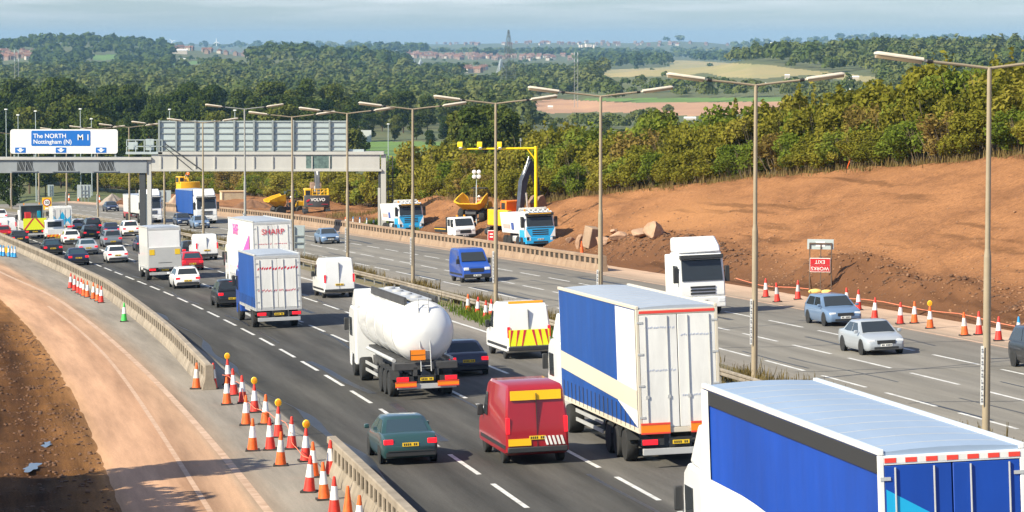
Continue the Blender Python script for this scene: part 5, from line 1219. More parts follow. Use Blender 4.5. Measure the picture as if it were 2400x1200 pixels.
shed(428, 147, 16, 7, 'small white shed below the hillside village'); shed(927, 188, 16, 6, 'small white shed among the valley trees left of the pale mast'); shed(268, 161, 14, 6, 'small pale roof in the trees below the green field')
shed(1781, 204, 28, 6, 'white flat building on the far side of the quarry below the stubble field'); shed(2000, 188, 26, 6, 'grey barn beside the lower end of the stubble field'); shed(2015, 218, 60, 4, 'long low farm shed above the hedge on the right'); shed(1290, 255, 12, 4, 'white cabin on the quarry floor', 900); shed(1617, 283, 28, 4, 'white site cabins just above the hedge', 700)
shed(1845, 186, 12, 8, 'pale farmhouse with red gable below the stubble field')
m_stone = pmat('pale_stone', (0.68, 0.58, 0.46), 0.9); p = hit(1378, 121, 3000, 14000, 1.005); s = p.y/CF
r = thing('stately_hall', 'large pale stone hall with corner towers on the distant ridge', 'hall', p, 0.35)
m = MB(); m.box(-16*s, 14*s, -8*s, 8*s, -3*s, 11*s); m.box(-6*s, 5*s, -5*s, 5*s, 11*s, 18*s); m.build('main_block', m_stone, r)
for x, y_ in ((-16, -8), (14, -8), (-16, 8), (14, 8)):
    m = MB(); m.box((x-3)*s, (x+3)*s, (y_-3)*s, (y_+3)*s, -3*s, 16*s); m.build('tower', m_stone, r)
m = MB()
for x in range(-12, 12, 4): m.box((x)*s, (x+1.8)*s, -8.1*s, -7.9*s, 3*s, 8*s)
m.build('windows', m_win, r)

# ------------------------------------------------------------------ vehicles
def paint(name, c, rough=0.35): return pmat(name, c, rough, coat=0.6, var=0.05, vs_=0.8)
P_WHITE = paint('white_paint', (0.78, 0.78, 0.77)); P_BLACK = paint('black_paint', (0.012, 0.013, 0.016)); P_NAVY = paint('navy_paint', (0.012, 0.018, 0.05))
P_DKBLUE = paint('dark_blue_paint', (0.015, 0.03, 0.075)); P_SILVER = paint('silver_paint', (0.33, 0.36, 0.40)); P_GREY = paint('grey_paint', (0.16, 0.18, 0.21)); P_RED = paint('red_paint', (0.42, 0.012, 0.02))
P_TEAL = paint('dark_teal_paint', (0.02, 0.06, 0.065)); P_LTBLUE = paint('light_blue_paint', (0.12, 0.19, 0.31)); P_BLUE = paint('blue_paint', (0.015, 0.07, 0.36)); P_POST = paint('post_red_paint', (0.30, 0.006, 0.012), 0.4)
m_glass = pmat('dark_glass', (0.028, 0.034, 0.040), 0.05); m_glassb = pmat('blue_grey_glass', (0.03, 0.055, 0.075), 0.08)
m_tyre = pmat('tyre', (0.018, 0.018, 0.018), 0.85, var=0.3, vs_=8); m_rim = pmat('alloy', (0.42, 0.42, 0.43), 0.4, metal=0.5); m_rimw = pmat('steel_wheel', (0.30, 0.30, 0.29), 0.6)
m_trim = pmat('dark_trim', (0.025, 0.026, 0.028), 0.6); m_chas = pmat('chassis_grey', (0.05, 0.05, 0.052), 0.7, var=0.3, vs_=1.5)
m_tail = pmat('tail_light_red', (0.70, 0.010, 0.018), 0.3, emit=0.9); m_head = pmat('headlight_glass', (0.72, 0.74, 0.76), 0.12); m_ply = pmat('yellow_plate', (0.80, 0.52, 0.02), 0.5); m_plw = pmat('white_plate', (0.78, 0.78, 0.74), 0.5)
m_ink = pmat('plate_ink', (0.03, 0.03, 0.03), 0.6)
_W = {}
def wheel(par, x, y, r, wd, truck=False, name='wheel'):
    k = (r, wd, truck)
    if k not in _W:
        m = MB(); m.lathe([(r*0.55, -wd/2), (r*0.93, -wd/2), (r, -wd*0.36), (r, wd*0.36), (r*0.93, wd/2), (r*0.55, wd/2)], 24, 0, (0, 0, 0), 'x'); a = m.mesh('tyre', m_tyre, True)
        m = MB(); m.lathe([(0.001, -wd*0.40), (r*0.25, -wd*0.42), (r*0.30, -wd*0.46), (r*0.60, -wd*0.47), (r*0.62, -wd*0.3), (r*0.62, wd*0.3), (r*0.60, wd*0.47), (r*0.30, wd*0.46), (r*0.25, wd*0.42), (0.001, wd*0.40)], 20, 0, (0, 0, 0), 'x'); b = m.mesh('rim', m_rimw if truck else m_rim, True)
        _W[k] = (a, b)
    o = link(name, _W[k][0], par, (x, y, r)); link('rim', _W[k][1], o); return o
def plate(par, x, y, z, wd=0.52, hh=0.12, mat=None, back=True):
    m = MB(); s = -1 if back else 1; m.box(x-wd/2, x+wd/2, min(y, y+s*0.015), max(y, y+s*0.015), z-hh/2, z+hh/2); o = m.build('number_plate', mat or m_ply, par)
    m = MB()
    for i in range(7):
        if i != 4: m.box(x-wd*0.42+i*wd*0.123, x-wd*0.42+i*wd*0.123+wd*0.075, min(y+s*0.016, y+s*0.02), max(y+s*0.016, y+s*0.02), z-hh*0.3, z+hh*0.3)
    m.build('plate_marks', m_ink, o); return o
CARS = {  # length, width, height, belt, rear glass base, roof back, roof front, screen base (fractions of length from the tail), tail deck
    'hatch': (4.15, 1.78, 1.47, 0.93, 0.03, 0.13, 0.55, 0.76, 0.93), 'saloon': (4.65, 1.82, 1.44, 0.93, 0.15, 0.31, 0.58, 0.76, 0.99),
    'estate': (4.6, 1.82, 1.48, 0.94, 0.03, 0.11, 0.57, 0.75, 0.94), 'suv': (4.5, 1.88, 1.68, 1.06, 0.03, 0.10, 0.55, 0.74, 1.06), 'mini': (3.8, 1.68, 1.50, 0.95, 0.03, 0.12, 0.55, 0.78, 0.95)}
def car(o, t, style, mat, label, rev=False, group=None, name='car', glass=None, roofbars=False, lit=True):
    L_, Wd, H_, bl, f0, f1, f2, f3, dk = CARS[style]; hl, hw = L_/2, Wd/2; gl = glass or m_glass
    r = thing(name, label, 'car', group=group, mat=frame(o, t+(L_/2), rev))
    Y = lambda f: -hl+L_*f
    st = [(Y(0), 0.42, 0.62, 0.86), (Y(0.012), 0.30, dk-0.12, 0.93), (Y(0.04), 0.22, dk-0.02, 0.97), (Y(0.12), 0.20, dk, 1.0), (Y(f0+0.12), 0.19, max(dk, bl), 1.0), (Y(0.5), 0.19, bl, 1.0), (Y(f3-0.03), 0.19, bl, 1.0), (Y(f3+0.03), 0.2, bl-0.02, 1.0), (Y(0.90), 0.20, bl-0.13, 0.98), (Y(0.965), 0.22, bl-0.21, 0.93), (Y(0.99), 0.26, bl-0.30, 0.86), (Y(1.0), 0.36, bl-0.42, 0.78)]
    secs = []
    for y, zb, zs, wf in st:
        q = hw*wf; h = [(q*0.90, zb), (q*0.985, zb+(zs-zb)*0.18), (q, zb+(zs-zb)*0.55), (q*0.985, zs-(zs-zb)*0.16), (q*0.94, zs-(zs-zb)*0.03), (q*0.75, zs+0.012), (q*0.3, zs+0.02)]
        secs.append([(a, y, z) for a, z in h]+[(-a, y, z) for a, z in h[::-1]])
    m = MB(); m.loft(secs)
    # flat black discs on the shell paint the shaded wheel arches
    rw = 0.33 if style == 'suv' else 0.31
    for y in (Y(0.19), Y(0.81)):
        for s in (-1, 1): m.lathe([(0.0, 0), (rw+0.07, 0), (rw+0.07, 0.006), (0, 0.006)], 22, 1, (s*(hw-0.002), y, rw+0.02), 'x')
    m.box(-hw*0.86, hw*0.86, Y(0)-0.012, Y(0)+0.03, 0.30, 0.42, 1)
    m.build('body', [mat, m_trim], r, True, angle=45)
    zr = H_; b = bl-0.02; wb, wr = hw*0.93, hw*0.72
    R0, R1, R2, R3 = Y(f0), Y(f1), Y(f2), Y(f3)
    def ring(f, z, inset=0.0):
        y0, y1 = R0+(R1-R0)*f, R3+(R2-R3)*f; q = wb+(wr-wb)*f-inset
        return [(-q, y0+inset, z), (-q*0.6, y0+inset-0.04*(1-inset*3), z), (q*0.6, y0+inset-0.04*(1-inset*3), z), (q, y0+inset, z), (q, y1-inset, z), (q*0.6, y1-inset+0.07, z), (-q*0.6, y1-inset+0.07, z), (-q, y1-inset, z)]
    m = MB(); m.loft([ring(0, b), ring(0.5, b+(zr-0.05-b)*0.52), ring(1, zr-0.05), ring(1.0, zr-0.01, 0.06), ring(1.0, zr+0.012, 0.22)]); m.build('roof', mat, r, True, angle=50)
    def panel(nm, c, par=r, mt=gl, off=0.012, ins=(0.06, 0.94, 0.10, 0.90)):
        A, B, C_, D = [Vector(q) for q in c]; P = lambda u_, v_: (A*(1-u_)+B*u_)*(1-v_)+(D*(1-u_)+C_*u_)*v_
        n_ = (B-A).cross(D-A).normalized()*off; u0, u1, v0, v1 = ins
        q = [P(u0, v0)+n_, P(u1, v0)+n_, P(u1, v1)+n_, P(u0, v1)+n_]; mm = MB(); mm.hexa([*q[:2], *q[2:], *[z-n_*0.8 for z in q]][:4]+[z-n_*0.8 for z in q]); return mm.build(nm, mt, par)
    zt = zr-0.05
    rb = [(-wb*0.97, R0-0.035, b), (wb*0.97, R0-0.035, b), (wr*0.97, R1-0.035, zt), (-wr*0.97, R1-0.035, zt)]
    panel('rear_window', rb, off=0.016, ins=(0.07, 0.93, 0.12 if style == 'saloon' else 0.16, 0.90))
    fb = [(wb*0.97, R3+0.05, b), (-wb*0.97, R3+0.05, b), (-wr*0.97, R2+0.05, zt), (wr*0.97, R2+0.05, zt)]
    panel('windscreen', fb, off=0.03, ins=(0.05, 0.95, 0.08, 0.93))
    for s in (-1, 1):
        c = [(s*wb, R3, b), (s*wb, R0, b), (s*wr, R1, zt), (s*wr, R2, zt)]
        if s > 0: c = [c[1], c[0], c[3], c[2]]
        rng_ = ((0.10, 0.46), (0.50, 0.92)) if s < 0 else ((0.08, 0.50), (0.54, 0.90))
        for a, e in rng_: panel('side_window', c, off=0.012, ins=(a, e, 0.10, 0.88))
    for y in (Y(0.19), Y(0.81)):
        for s in (-1, 1): wheel(r, s*(hw-0.085), y, rw, 0.20)
    for s in (-1, 1):
        m = MB(); m.box(min(s*hw, s*(hw+0.16)), max(s*hw, s*(hw+0.16)), Y(f3-0.05), Y(f3-0.02), b+0.02, b+0.16); m.build('wing_mirror', mat, r, bevel=0.03)
    if not rev:
        for s in (-1, 1):
            m = MB(); x0, x1 = sorted((s*hw*0.60, s*hw*0.93)); y0 = Y(0.004); zz = dk-0.16 if style in ('saloon',) else dk-0.14
            m.box(x0, x1, y0-0.02, y0+0.16, zz-0.16, zz); m.build('tail_light', m_tail, r, bevel=0.02)
        m = MB(); m.box(-0.16, 0.16, R1-0.07, R1-0.045, zt-0.07, zt-0.035); m.build('brake_light', m_tail, r)
        plate(r, 0, Y(0)-0.004, 0.56 if style != 'saloon' else 0.66)
        m = MB(); m.box(-hw*0.8, hw*0.8, Y(0)-0.03, Y(0)+0.02, 0.44, 0.47); m.build('bumper_strip', m_trim, r)
    else:
        for s in (-1, 1):
            m = MB(); x0, x1 = sorted((s*hw*0.52, s*hw*0.88)); m.box(x0, x1, Y(0.965), Y(0.992), bl-0.36, bl-0.24); m.build('headlight', m_head, r, bevel=0.03)
        m = MB(); m.box(-hw*0.45, hw*0.45, Y(0.985), Y(1.004), bl-0.42, bl-0.27); m.box(-hw*0.6, hw*0.6, Y(0.985), Y(1.004), 0.28, 0.38); m.build('grille', m_trim, r)
        plate(r, 0, Y(1.0)+0.006, 0.45, mat=m_plw, back=False)
    if roofbars:
        for s in (-1, 1): m = MB(); m.tube((s*wr*0.9, R1+0.1, zr+0.05), (s*wr*0.9, R2-0.1, zr+0.05), 0.02); m.build('roof_rail', m_rim, r, True)
    return r
def van(o, t, mat, label, L_=5.4, Wd=1.98, H_=2.45, rev=False, name='van', group=None, glass_rear=True, roof=None):
    hl, hw = L_/2, Wd/2; r = thing(name, label, 'van', group=group, mat=frame(o, t+hl, rev))
    side = [(-hl, 0.42), (-hl-0.02, 0.95), (-hl+0.03, 1.5), (-hl+0.12, H_-0.12), (-hl+0.3, H_), (hl-2.1, H_), (hl-1.75, H_-0.10), (hl-0.95, 1.32), (hl-0.12, 1.08), (hl, 0.75), (hl-0.02, 0.40), (hl-0.3, 0.30), (-hl+0.3, 0.30)]
    secs = []
    def wz(z): return hw*(1.0 if z < 1.2 else 1.0-0.10*((z-1.2)/(H_-1.2))**1.5)
    m = MB(); n = len(side); vs_ = []
    for k, sx_ in ((0, -0.93), (1, -1.0), (2, 1.0), (3, 0.93)):
        ins = 0.05 if k in (0, 3) else 0.0
        cy, cz = 0.0, H_*0.5
        for y, z in side: vs_.append((wz(z)*(sx_ if abs(sx_) == 1 else sx_*1.0), y*(1-ins*0.0), z))
    secs = []
    for sx_, ins in ((-1.0, 0.07), (-0.93, 0.0), (0.93, 0.0), (1.0, 0.07)):
        secs.append([(wz(z)*sx_, y-math.copysign(ins, y) if abs(y) > hl-0.5 else y, z-(ins if z > H_-0.15 else (-ins if z < 0.4 else 0))) for y, z in side])
    m.loft(secs); m.build('body', [mat], r, True, angle=35)
    def slab(nm, P, mt, th=0.015, par=r):
        A, B, C_, D = [Vector(q) for q in P]; n_ = (B-A).cross(D-A).normalized()*th; mm = MB(); mm.hexa([A, B, C_, D, A+n_, B+n_, C_+n_, D+n_]); return mm.build(nm, mt, par)
    g0, g1 = (hl-1.02, 1.40), (hl-1.68, H_-0.22)
    slab('windscreen', [(hw*0.86, g0[0], g0[1]), (-hw*0.86, g0[0], g0[1]), (-hw*0.78, g1[0]-0.03, g1[1]), (hw*0.78, g1[0]-0.03, g1[1])], m_glass, 0.05)
    for s in (-1, 1):
        c = [(s*hw*1.0, hl-1.05, 1.3), (s*hw*1.0, hl-1.95, 1.3), (s*wz(H_-0.45), hl-1.95, H_-0.45), (s*wz(H_-0.45), hl-1.62, H_-0.45)]
        slab('side_window', c if s < 0 else c[::-1], m_glass, 0.012)
        m = MB(); m.box(*sorted((s*(hw+0.02), s*(hw+0.22))), hl-1.25, hl-1.1, 1.25, 1.6); m.build('wing_mirror', m_trim, r, bevel=0.03)
        for y in (-hl+1.0, hl-0.95): wheel(r, s*(hw-0.12), y, 0.34, 0.22)
        m = MB(); m.box(*sorted((s*(hw-0.005), s*(hw+0.012))), -hl+0.2, hl-0.4, 0.5, 0.62); m.build('side_trim', m_trim, r)
        if not rev:
            m = MB(); m.box(*sorted((s*hw*0.87, s*hw*0.985)), -hl-0.035, -hl+0.12, 1.0, 1.5); m.build('tail_light', m_tail, r, bevel=0.01)
        else:
            m = MB(); m.box(*sorted((s*hw*0.55, s*hw*0.92)), hl-0.2, hl+0.012, 0.84, 1.04); m.build('headlight', m_head, r, bevel=0.03)
    if not rev:
        if glass_rear:
            for s in (-1, 1): slab('rear_window', [(s*hw*0.44-0.34, -hl+0.02, 1.5), (s*hw*0.44+0.34, -hl+0.02, 1.5), (s*hw*0.44+0.32, -hl+0.09, H_-0.3), (s*hw*0.44-0.32, -hl+0.09, H_-0.3)], m_glass, 0.02)
        m = MB(); m.box(-0.006, 0.006, -hl-0.03, -hl+0.1, 0.5, H_-0.25); m.build('door_seam', m_trim, r)
        m = MB(); m.box(-hw*0.96, hw*0.96, -hl-0.08, -hl+0.1, 0.40, 0.58); m.build('bumper', m_trim, r, bevel=0.03)
        plate(r, -0.0, -hl-0.03, 0.86)
    else:
        m = MB(); m.box(-hw*0.48, hw*0.48, hl-0.1, hl+0.015, 0.72, 0.98); m.build('grille', m_trim, r, bevel=0.02)
        m = MB(); m.box(-hw*0.95, hw*0.95, hl-0.25, hl+0.04, 0.32, 0.60); m.build('bumper', m_trim, r, bevel=0.04)
        plate(r, 0, hl+0.042, 0.5, mat=m_plw, back=False)
    return r
def simple_cab(r, y0, mat, hw=1.22, top=3.0, deflect=None, front=True):
    # tractor or rigid cab with its back at y0, nose at y0+2.3
    P = [(y0, 0.55), (y0, top), (y0+1.5, top+0.05), (y0+1.95, top-0.15), (y0+2.25, 1.75), (y0+2.3, 0.45), (y0+1.9, 0.38), (y0+1.8, 0.95), (y0+0.7, 0.95), (y0+0.6, 0.55)]
    m = MB(); m.prism(P, 'x', -hw, hw); c = m.build('cab', mat, r, bevel=0.07)
    for s in (-1, 1):
        m = MB(); m.box(*sorted((s*(hw-0.01), s*(hw+0.012))), y0+0.95, y0+1.85, 1.75, 2.55); m.build('side_window', m_glass, c)
        m = MB(); m.box(*sorted((s*(hw+0.02), s*(hw+0.22))), y0+2.0, y0+2.08, 1.95, 2.5); m.build('mirror', m_trim, c, bevel=0.03)
        wheel(r, s*(hw-0.18), y0+1.25, 0.5, 0.3, True)
    m = MB(); m.hexa([(-hw*0.9, y0+2.18, 1.85), (hw*0.9, y0+2.18, 1.85), (hw*0.9, y0+2.28, 1.85), (-hw*0.9, y0+2.28, 1.85), (-hw*0.88, y0+1.94, top-0.35), (hw*0.88, y0+1.94, top-0.35), (hw*0.88, y0+2.06, top-0.35), (-hw*0.88, y0+2.06, top-0.35)]); m.build('windscreen', m_glass, c)
    if deflect:
        m = MB(); m.prism([(y0+0.05, top), (y0+0.05, deflect), (y0+0.5, deflect), (y0+1.6, top+0.05)], 'x', -hw*0.95, hw*0.95); m.build('roof_deflector', mat, c, bevel=0.08)
    return c
def squiggle(par, mat, x0, x1, y, z, amp, n, th, seed, name='lettering_smear'):
    r2 = random.Random(seed); m = MB(); x = x0
    while x < x1:
        w_ = r2.uniform(0.6, 1.3)*(x1-x0)/n; zz = z+r2.uniform(-amp, amp)*0.3
        m.hexa([(x, y-0.004, zz-th), (x+w_*0.7, y-0.004, zz+amp*0.6-th), (x+w_*0.7, y, zz+amp*0.6-th), (x, y, zz-th), (x, y-0.004, zz+th), (x+w_*0.7, y-0.004, zz+amp*0.6+th), (x+w_*0.7, y, zz+amp*0.6+th), (x, y, zz+th)]); x += w_
    return m.build(name, mat, par)
m_alu = pmat('aluminium', (0.55, 0.55, 0.54), 0.4, metal=0.3, var=0.1, vs_=1); m_roof = pmat('grey_white_roof', (0.36, 0.40, 0.46), 0.45, var=0.08, vs_=0.6, stretch=(1, 0.2, 1)); m_rail = pmat('cream_rail', (0.60, 0.54, 0.44), 0.5)
m_curtb = pmat('blue_curtain', (0.005, 0.06, 0.27), 0.55, var=0.14, vs_=0.8, stretch=(1, 1, 0.3)); m_curtb2 = pmat('bright_blue_curtain', (0.002, 0.05, 0.33), 0.55, var=0.18, vs_=0.5, stretch=(1, 1, 0.3))
m_doorw = pmat('white_door', (0.74, 0.73, 0.70), 0.45, var=0.13, vs_=1.2, stretch=(1, 1, 0.25)); m_pink = pmat('pink_vinyl', (0.80, 0.10, 0.42), 0.5); m_vred = pmat('red_vinyl', (0.60, 0.02, 0.05), 0.5); m_tape = pmat('reflective_tape', (0.75, 0.06, 0.04), 0.4); m_orb = pmat('marker_orange', (0.85, 0.24, 0.01), 0.45); m_cyan = pmat('cyan_vinyl', (0.01, 0.38, 0.68), 0.45)
def box_body(r, L_, hw, fl, H_, side, roof, door, front=None, railc=None, arch=0.05, seed=0, folds=True):
    """box of a lorry from y=0 (tail) to y=L_: sides, roof, rear doors, frame"""
    for s in (-1, 1):
        n = 44; zs = [fl, fl+0.3, (fl+H_)/2, H_-0.25, H_-0.06]; V = []; rr2 = random.Random(seed+s)
        ph = [rr2.uniform(-1, 1) for _ in range(n+1)]
        for i in range(n+1):
            y = 0.12+(L_-0.2)*i/n
            for z in zs: V.append((s*(hw-0.02+(0.012*math.sin(i*1.7)+0.010*ph[i])*(1 if folds else 0)*math.sin(math.pi*(z-fl)/(H_-fl))), y, z))
        F = [(i*5+j, (i+1)*5+j, (i+1)*5+j+1, i*5+j+1) for i in range(n) for j in range(4)]
        m = MB(); m.add(V, F)
        if folds:
            y = 0.7
            while y < L_-0.3:
                m.hexa([(s*(hw-0.004), y, fl-0.1), (s*(hw+0.008), y, fl-0.1), (s*(hw+0.008), y+0.045, fl-0.1), (s*(hw-0.004), y+0.045, fl-0.1), (s*(hw-0.004), y, fl+0.55), (s*(hw+0.008), y, fl+0.55), (s*(hw+0.008), y+0.045, fl+0.55), (s*(hw-0.004), y+0.045, fl+0.55)], 1); y += 0.72
        m.build('curtain' if folds else 'side_panel', [side, m_chas], r, True)
        m = MB(); m.box(*sorted((s*(hw-0.06), s*hw)), 0.02, L_, fl-0.16, fl); m.build('floor_rail', railc or m_rail, r)
        m = MB(); m.box(*sorted((s*(hw-0.10), s*(hw+0.004))), -0.003, L_+0.003, H_-0.075, H_+0.03); m.build('roof_rail', railc or m_rail, r, bevel=0.015)
    m = MB(); secs = []
    for y in (0.02, 0.5, L_*0.5, L_-0.3, L_-0.02): secs.append([(x*(hw-0.1), y, H_-0.02+arch*(1-x*x)) for x in (-1, -0.6, -0.2, 0.2, 0.6, 1)]+[(hw-0.1, y, H_-0.08), (-hw+0.1, y, H_-0.08)])
    m.loft(secs); y = 0.9
    while y < L_-0.4:
        m.loft([[(x*(hw-0.12), yy, H_-0.014+arch*(1-x*x)) for x in (-1, -0.6, -0.2, 0.2, 0.6, 1)]+[(hw-0.12, yy, H_-0.03), (-hw+0.12, yy, H_-0.03)] for yy in (y, y+0.05)], 1); y += 1.25
    m.build('roof_sheet', [roof, m_alu], r, True, angle=30)
    m = MB(); m.box(-hw+0.03, hw-0.03, L_-0.06, L_-0.01, fl-0.1, H_-0.1); m.build('front_wall', front or door, r)
    m = MB(); m.box(-hw+0.03, hw-0.03, 0.06, L_-0.06, fl-0.14, fl-0.02); m.build('floor', m_chas, r)
    m = MB(); m.box(-hw, -hw+0.09, -0.02, 0.11, fl-0.16, H_-0.08); m.box(hw-0.09, hw, -0.02, 0.11, fl-0.16, H_-0.08); m.box(-hw+0.09, hw-0.09, -0.02, 0.11, H_-0.24, H_-0.08); m.box(-hw+0.09, hw-0.09, -0.02, 0.11, fl-0.16, fl); m.build('rear_frame', railc or m_rail, r, bevel=0.01)
    out = []
    for s in (-1, 1):
        m = MB(); m.box(*sorted((s*0.012, s*(hw-0.095))), -0.012, 0.05, fl+0.01, H_-0.25); d = m.build('rear_door', door, r, bevel=0.012); out.append(d)
        for q in (0.25, 0.78):
            m = MB(); m.tube((s*hw*q, -0.035, fl-0.05), (s*hw*q, -0.035, H_-0.28), 0.017, None, 6); m.box(s*hw*q-0.05, s*hw*q+0.05, -0.05, -0.02, fl+0.9, fl+1.0); m.build('lock_bar', m_alu, d)
        for z in np.linspace(fl+0.3, H_-0.5, 4):
            m = MB(); m.box(*sorted((s*(hw-0.2), s*(hw-0.02))), -0.03, -0.011, z, z+0.06); m.build('hinge', m_alu, d)
    return out
def under(r, L_, hw, fl, axles, front_y=None, board=None, bars=True):
    for s in (-1, 1):
        m = MB(); m.box(*sorted((s*0.35, s*0.5)), 0.1, L_-0.1, fl-0.5, fl-0.16); m.build('chassis_beam', m_chas, r)
        for y in axles: wheel(r, s*(hw-0.2), y, 0.5, 0.36, True)
        for y in axles: m = MB(); m.loft([[(s*(hw-0.02), y+0.58*math.cos(a), 0.5+0.58*math.sin(a)), (s*(hw-0.4), y+0.58*math.cos(a), 0.5+0.58*math.sin(a)), (s*(hw-0.4), y+0.61*math.cos(a), 0.5+0.61*math.sin(a)), (s*(hw-0.02), y+0.61*math.cos(a), 0.5+0.61*math.sin(a))] for a in np.linspace(0.35, math.pi-0.35, 7)]); m.build('mudguard', m_trim, r)
        m = MB(); m.box(*sorted((s*(hw-0.75), s*(hw-0.05))), -0.03, 0.05, 0.72, 0.92); m.build('light_board', m_trim, r)
        m = MB(); m.box(*sorted((s*(hw-0.55), s*(hw-0.08))), -0.06, -0.031, 0.74, 0.90); m.build('tail_light', m_tail, r, bevel=0.01)
        if board:
            m = MB(); m.box(*sorted((s*(hw-0.95), s*(hw-0.04))), -0.075, -0.05, fl-0.18, fl+0.16); b = m.build('marker_board', m_orb, r)
            m = MB(); m.box(*sorted((s*(hw-0.95), s*(hw-0.04))), -0.083, -0.0752, fl+0.10, fl+0.16); m.box(*sorted((s*(hw-0.95), s*(hw-0.04))), -0.083, -0.0752, fl-0.18, fl-0.13); m.build('red_border', m_tape, b)
        if bars:
            for z in (0.55, 0.85): m = MB(); m.box(*sorted((s*(hw-0.06), s*(hw-0.02))), axles[-1]+0.9, (front_y or L_)-2.6, z, z+0.12); m.build('side_guard', m_alu, r)
    m = MB(); m.box(-hw+0.1, hw-0.1, -0.02, 0.12, 0.42, 0.62); m.build('underrun_bar', m_alu, r, bevel=0.01)
    plate(r, 0, -0.035, 0.80); m = MB(); m.box(-0.35, 0.35, 0.0, 0.03, 0.65, 0.95); m.build('plate_mount', m_trim, r)
def tractor(r, L_, mat, H_):
    simple_cab(r, L_+0.55, mat, 1.24, 3.0, min(H_-0.1, 4.0))
    m = MB(); m.box(-0.5, 0.5, L_-3.2, L_+0.6, 0.6, 0.95); m.build('tractor_chassis', m_chas, r)
    for s in (-1, 1): wheel(r, s*1.02, L_-1.1, 0.5, 0.5, True)

# --- big lorries of the queue side, seen from behind
def blue_white_lorry():
    L_, hw, fl, H_ = 13.6, 1.275, 1.25, 4.95
    r = thing('articulated_lorry', 'tall blue curtain sided lorry with white rear doors and orange marker boards', 'lorry', mat=frame(6.1, 385.4))
    d = box_body(r, L_, hw, fl, H_, m_curtb, m_roof, m_doorw, seed=1)
    for s in (-1, 1):
        m = MB(); m.box(*sorted((s*(hw+0.012), s*(hw+0.02))), 0.15, 3.6, fl+0.95, H_-0.3) if False else None
        m = MB(); m.hexa([(s*(hw+0.006), 0.14, fl+0.02), (s*(hw+0.012), 0.14, fl+0.02), (s*(hw+0.012), 3.2, fl+0.62), (s*(hw+0.006), 3.2, fl+0.62), (s*(hw+0.006), 0.14, H_-0.1), (s*(hw+0.012), 0.14, H_-0.1), (s*(hw+0.012), 3.2, H_-0.1), (s*(hw+0.006), 3.2, H_-0.1)]); m.build('white_panel', m_doorw, r)
        m = MB(); m.hexa([(s*(hw+0.013), 0.14, fl+0.55), (s*(hw+0.018), 0.14, fl+0.55), (s*(hw+0.018), 13.3, fl+0.95), (s*(hw+0.013), 13.3, fl+0.95), (s*(hw+0.013), 0.14, fl+1.15), (s*(hw+0.018), 0.14, fl+1.15), (s*(hw+0.018), 13.3, fl+1.55), (s*(hw+0.013), 13.3, fl+1.55)]); m.build('white_stripe', m_rail, r)
    m = MB(); m.box(-hw+0.1, hw-0.1, -0.03, -0.021, H_-0.2, H_-0.12); m.build('red_strip', m_tape, r)
    for k, z in enumerate((4.3, 4.05, 3.0, 2.2)): squiggle(d[k % 2], pmat('faint_blue_print', (0.50, 0.53, 0.62), 0.5), -hw*0.8 if k % 2 == 0 else 0.1, (-0.1 if k % 2 == 0 else hw*0.8), -0.016, z, 0.05, 9, 0.02, 40+k)
    under(r, L_, hw, fl, (2.6, 3.95, 5.3), board=True); tractor(r, L_, P_WHITE, H_)
blue_white_lorry()
def bright_blue_lorry():
    L_, hw, fl, H_ = 14.8, 1.275, 1.2, 4.95
    r = thing('articulated_lorry', 'huge bright blue lorry with pale roof filling the bottom right corner', 'lorry', mat=frame(1.95, 342.3))
    d = box_body(r, L_, hw, fl, H_, m_curtb2, pmat('pale_blue_roof', (0.27, 0.35, 0.47), 0.55, var=0.07, vs_=0.5, stretch=(1, 0.2, 1)), m_curtb2, front=P_WHITE, railc=P_WHITE, seed=5)
    for s in (-1, 1):
        m = MB(); m.box(*sorted((s*(hw+0.005), s*(hw+0.02))), 0.1, L_-0.4, H_-0.38, H_-0.08); m.build('black_band', m_trim, r)
        m = MB(); V = [(s*(hw+0.013), 0.2+i*1.2, fl+0.1+0.95*math.sin(min(1, i/9)*1.4)) for i in range(13)]
        for a, b in zip(V[:-1], V[1:]): m.hexa([a, (a[0]+s*0.006, a[1], a[2]), (b[0]+s*0.006, b[1], b[2]), b, (a[0], a[1], a[2]+0.75), (a[0]+s*0.006, a[1], a[2]+0.75), (b[0]+s*0.006, b[1], b[2]+0.75), (b[0], b[1], b[2]+0.75)])
        m.build('white_swoosh', m_doorw, r)
        m = MB(); m.box(*sorted((s*(hw+0.02), s*(hw+0.026))), L_-0.75, L_-0.05, fl, H_-0.08); m.build('white_front_panel', m_doorw, r)
    m = MB(); m.box(-hw+0.09, hw-0.09, -0.0245, -0.0205, H_-0.21, H_-0.11, 1)
    for k in range(7): m.box(-hw+0.1+k*0.36, -hw+0.1+k*0.36+0.2, -0.03, -0.021, H_-0.2, H_-0.12)
    m.build('reflective_tape', [m_tape, m_doorw], r)
    m = MB(); m.hexa([(-hw+0.12, -0.019, 3.0), (hw-0.12, -0.019, 2.2), (hw-0.12, -0.014, 2.2), (-hw+0.12, -0.014, 3.0), (-hw+0.12, -0.019, 4.3), (hw-0.12, -0.019, 3.0), (hw-0.12, -0.014, 3.0), (-hw+0.12, -0.014, 4.3)]); m.build('cyan_swoosh', m_cyan, d[0])
    under(r, L_, hw, fl, (2.6, 3.95, 5.3)); tractor(r, L_, P_WHITE, H_)
bright_blue_lorry()
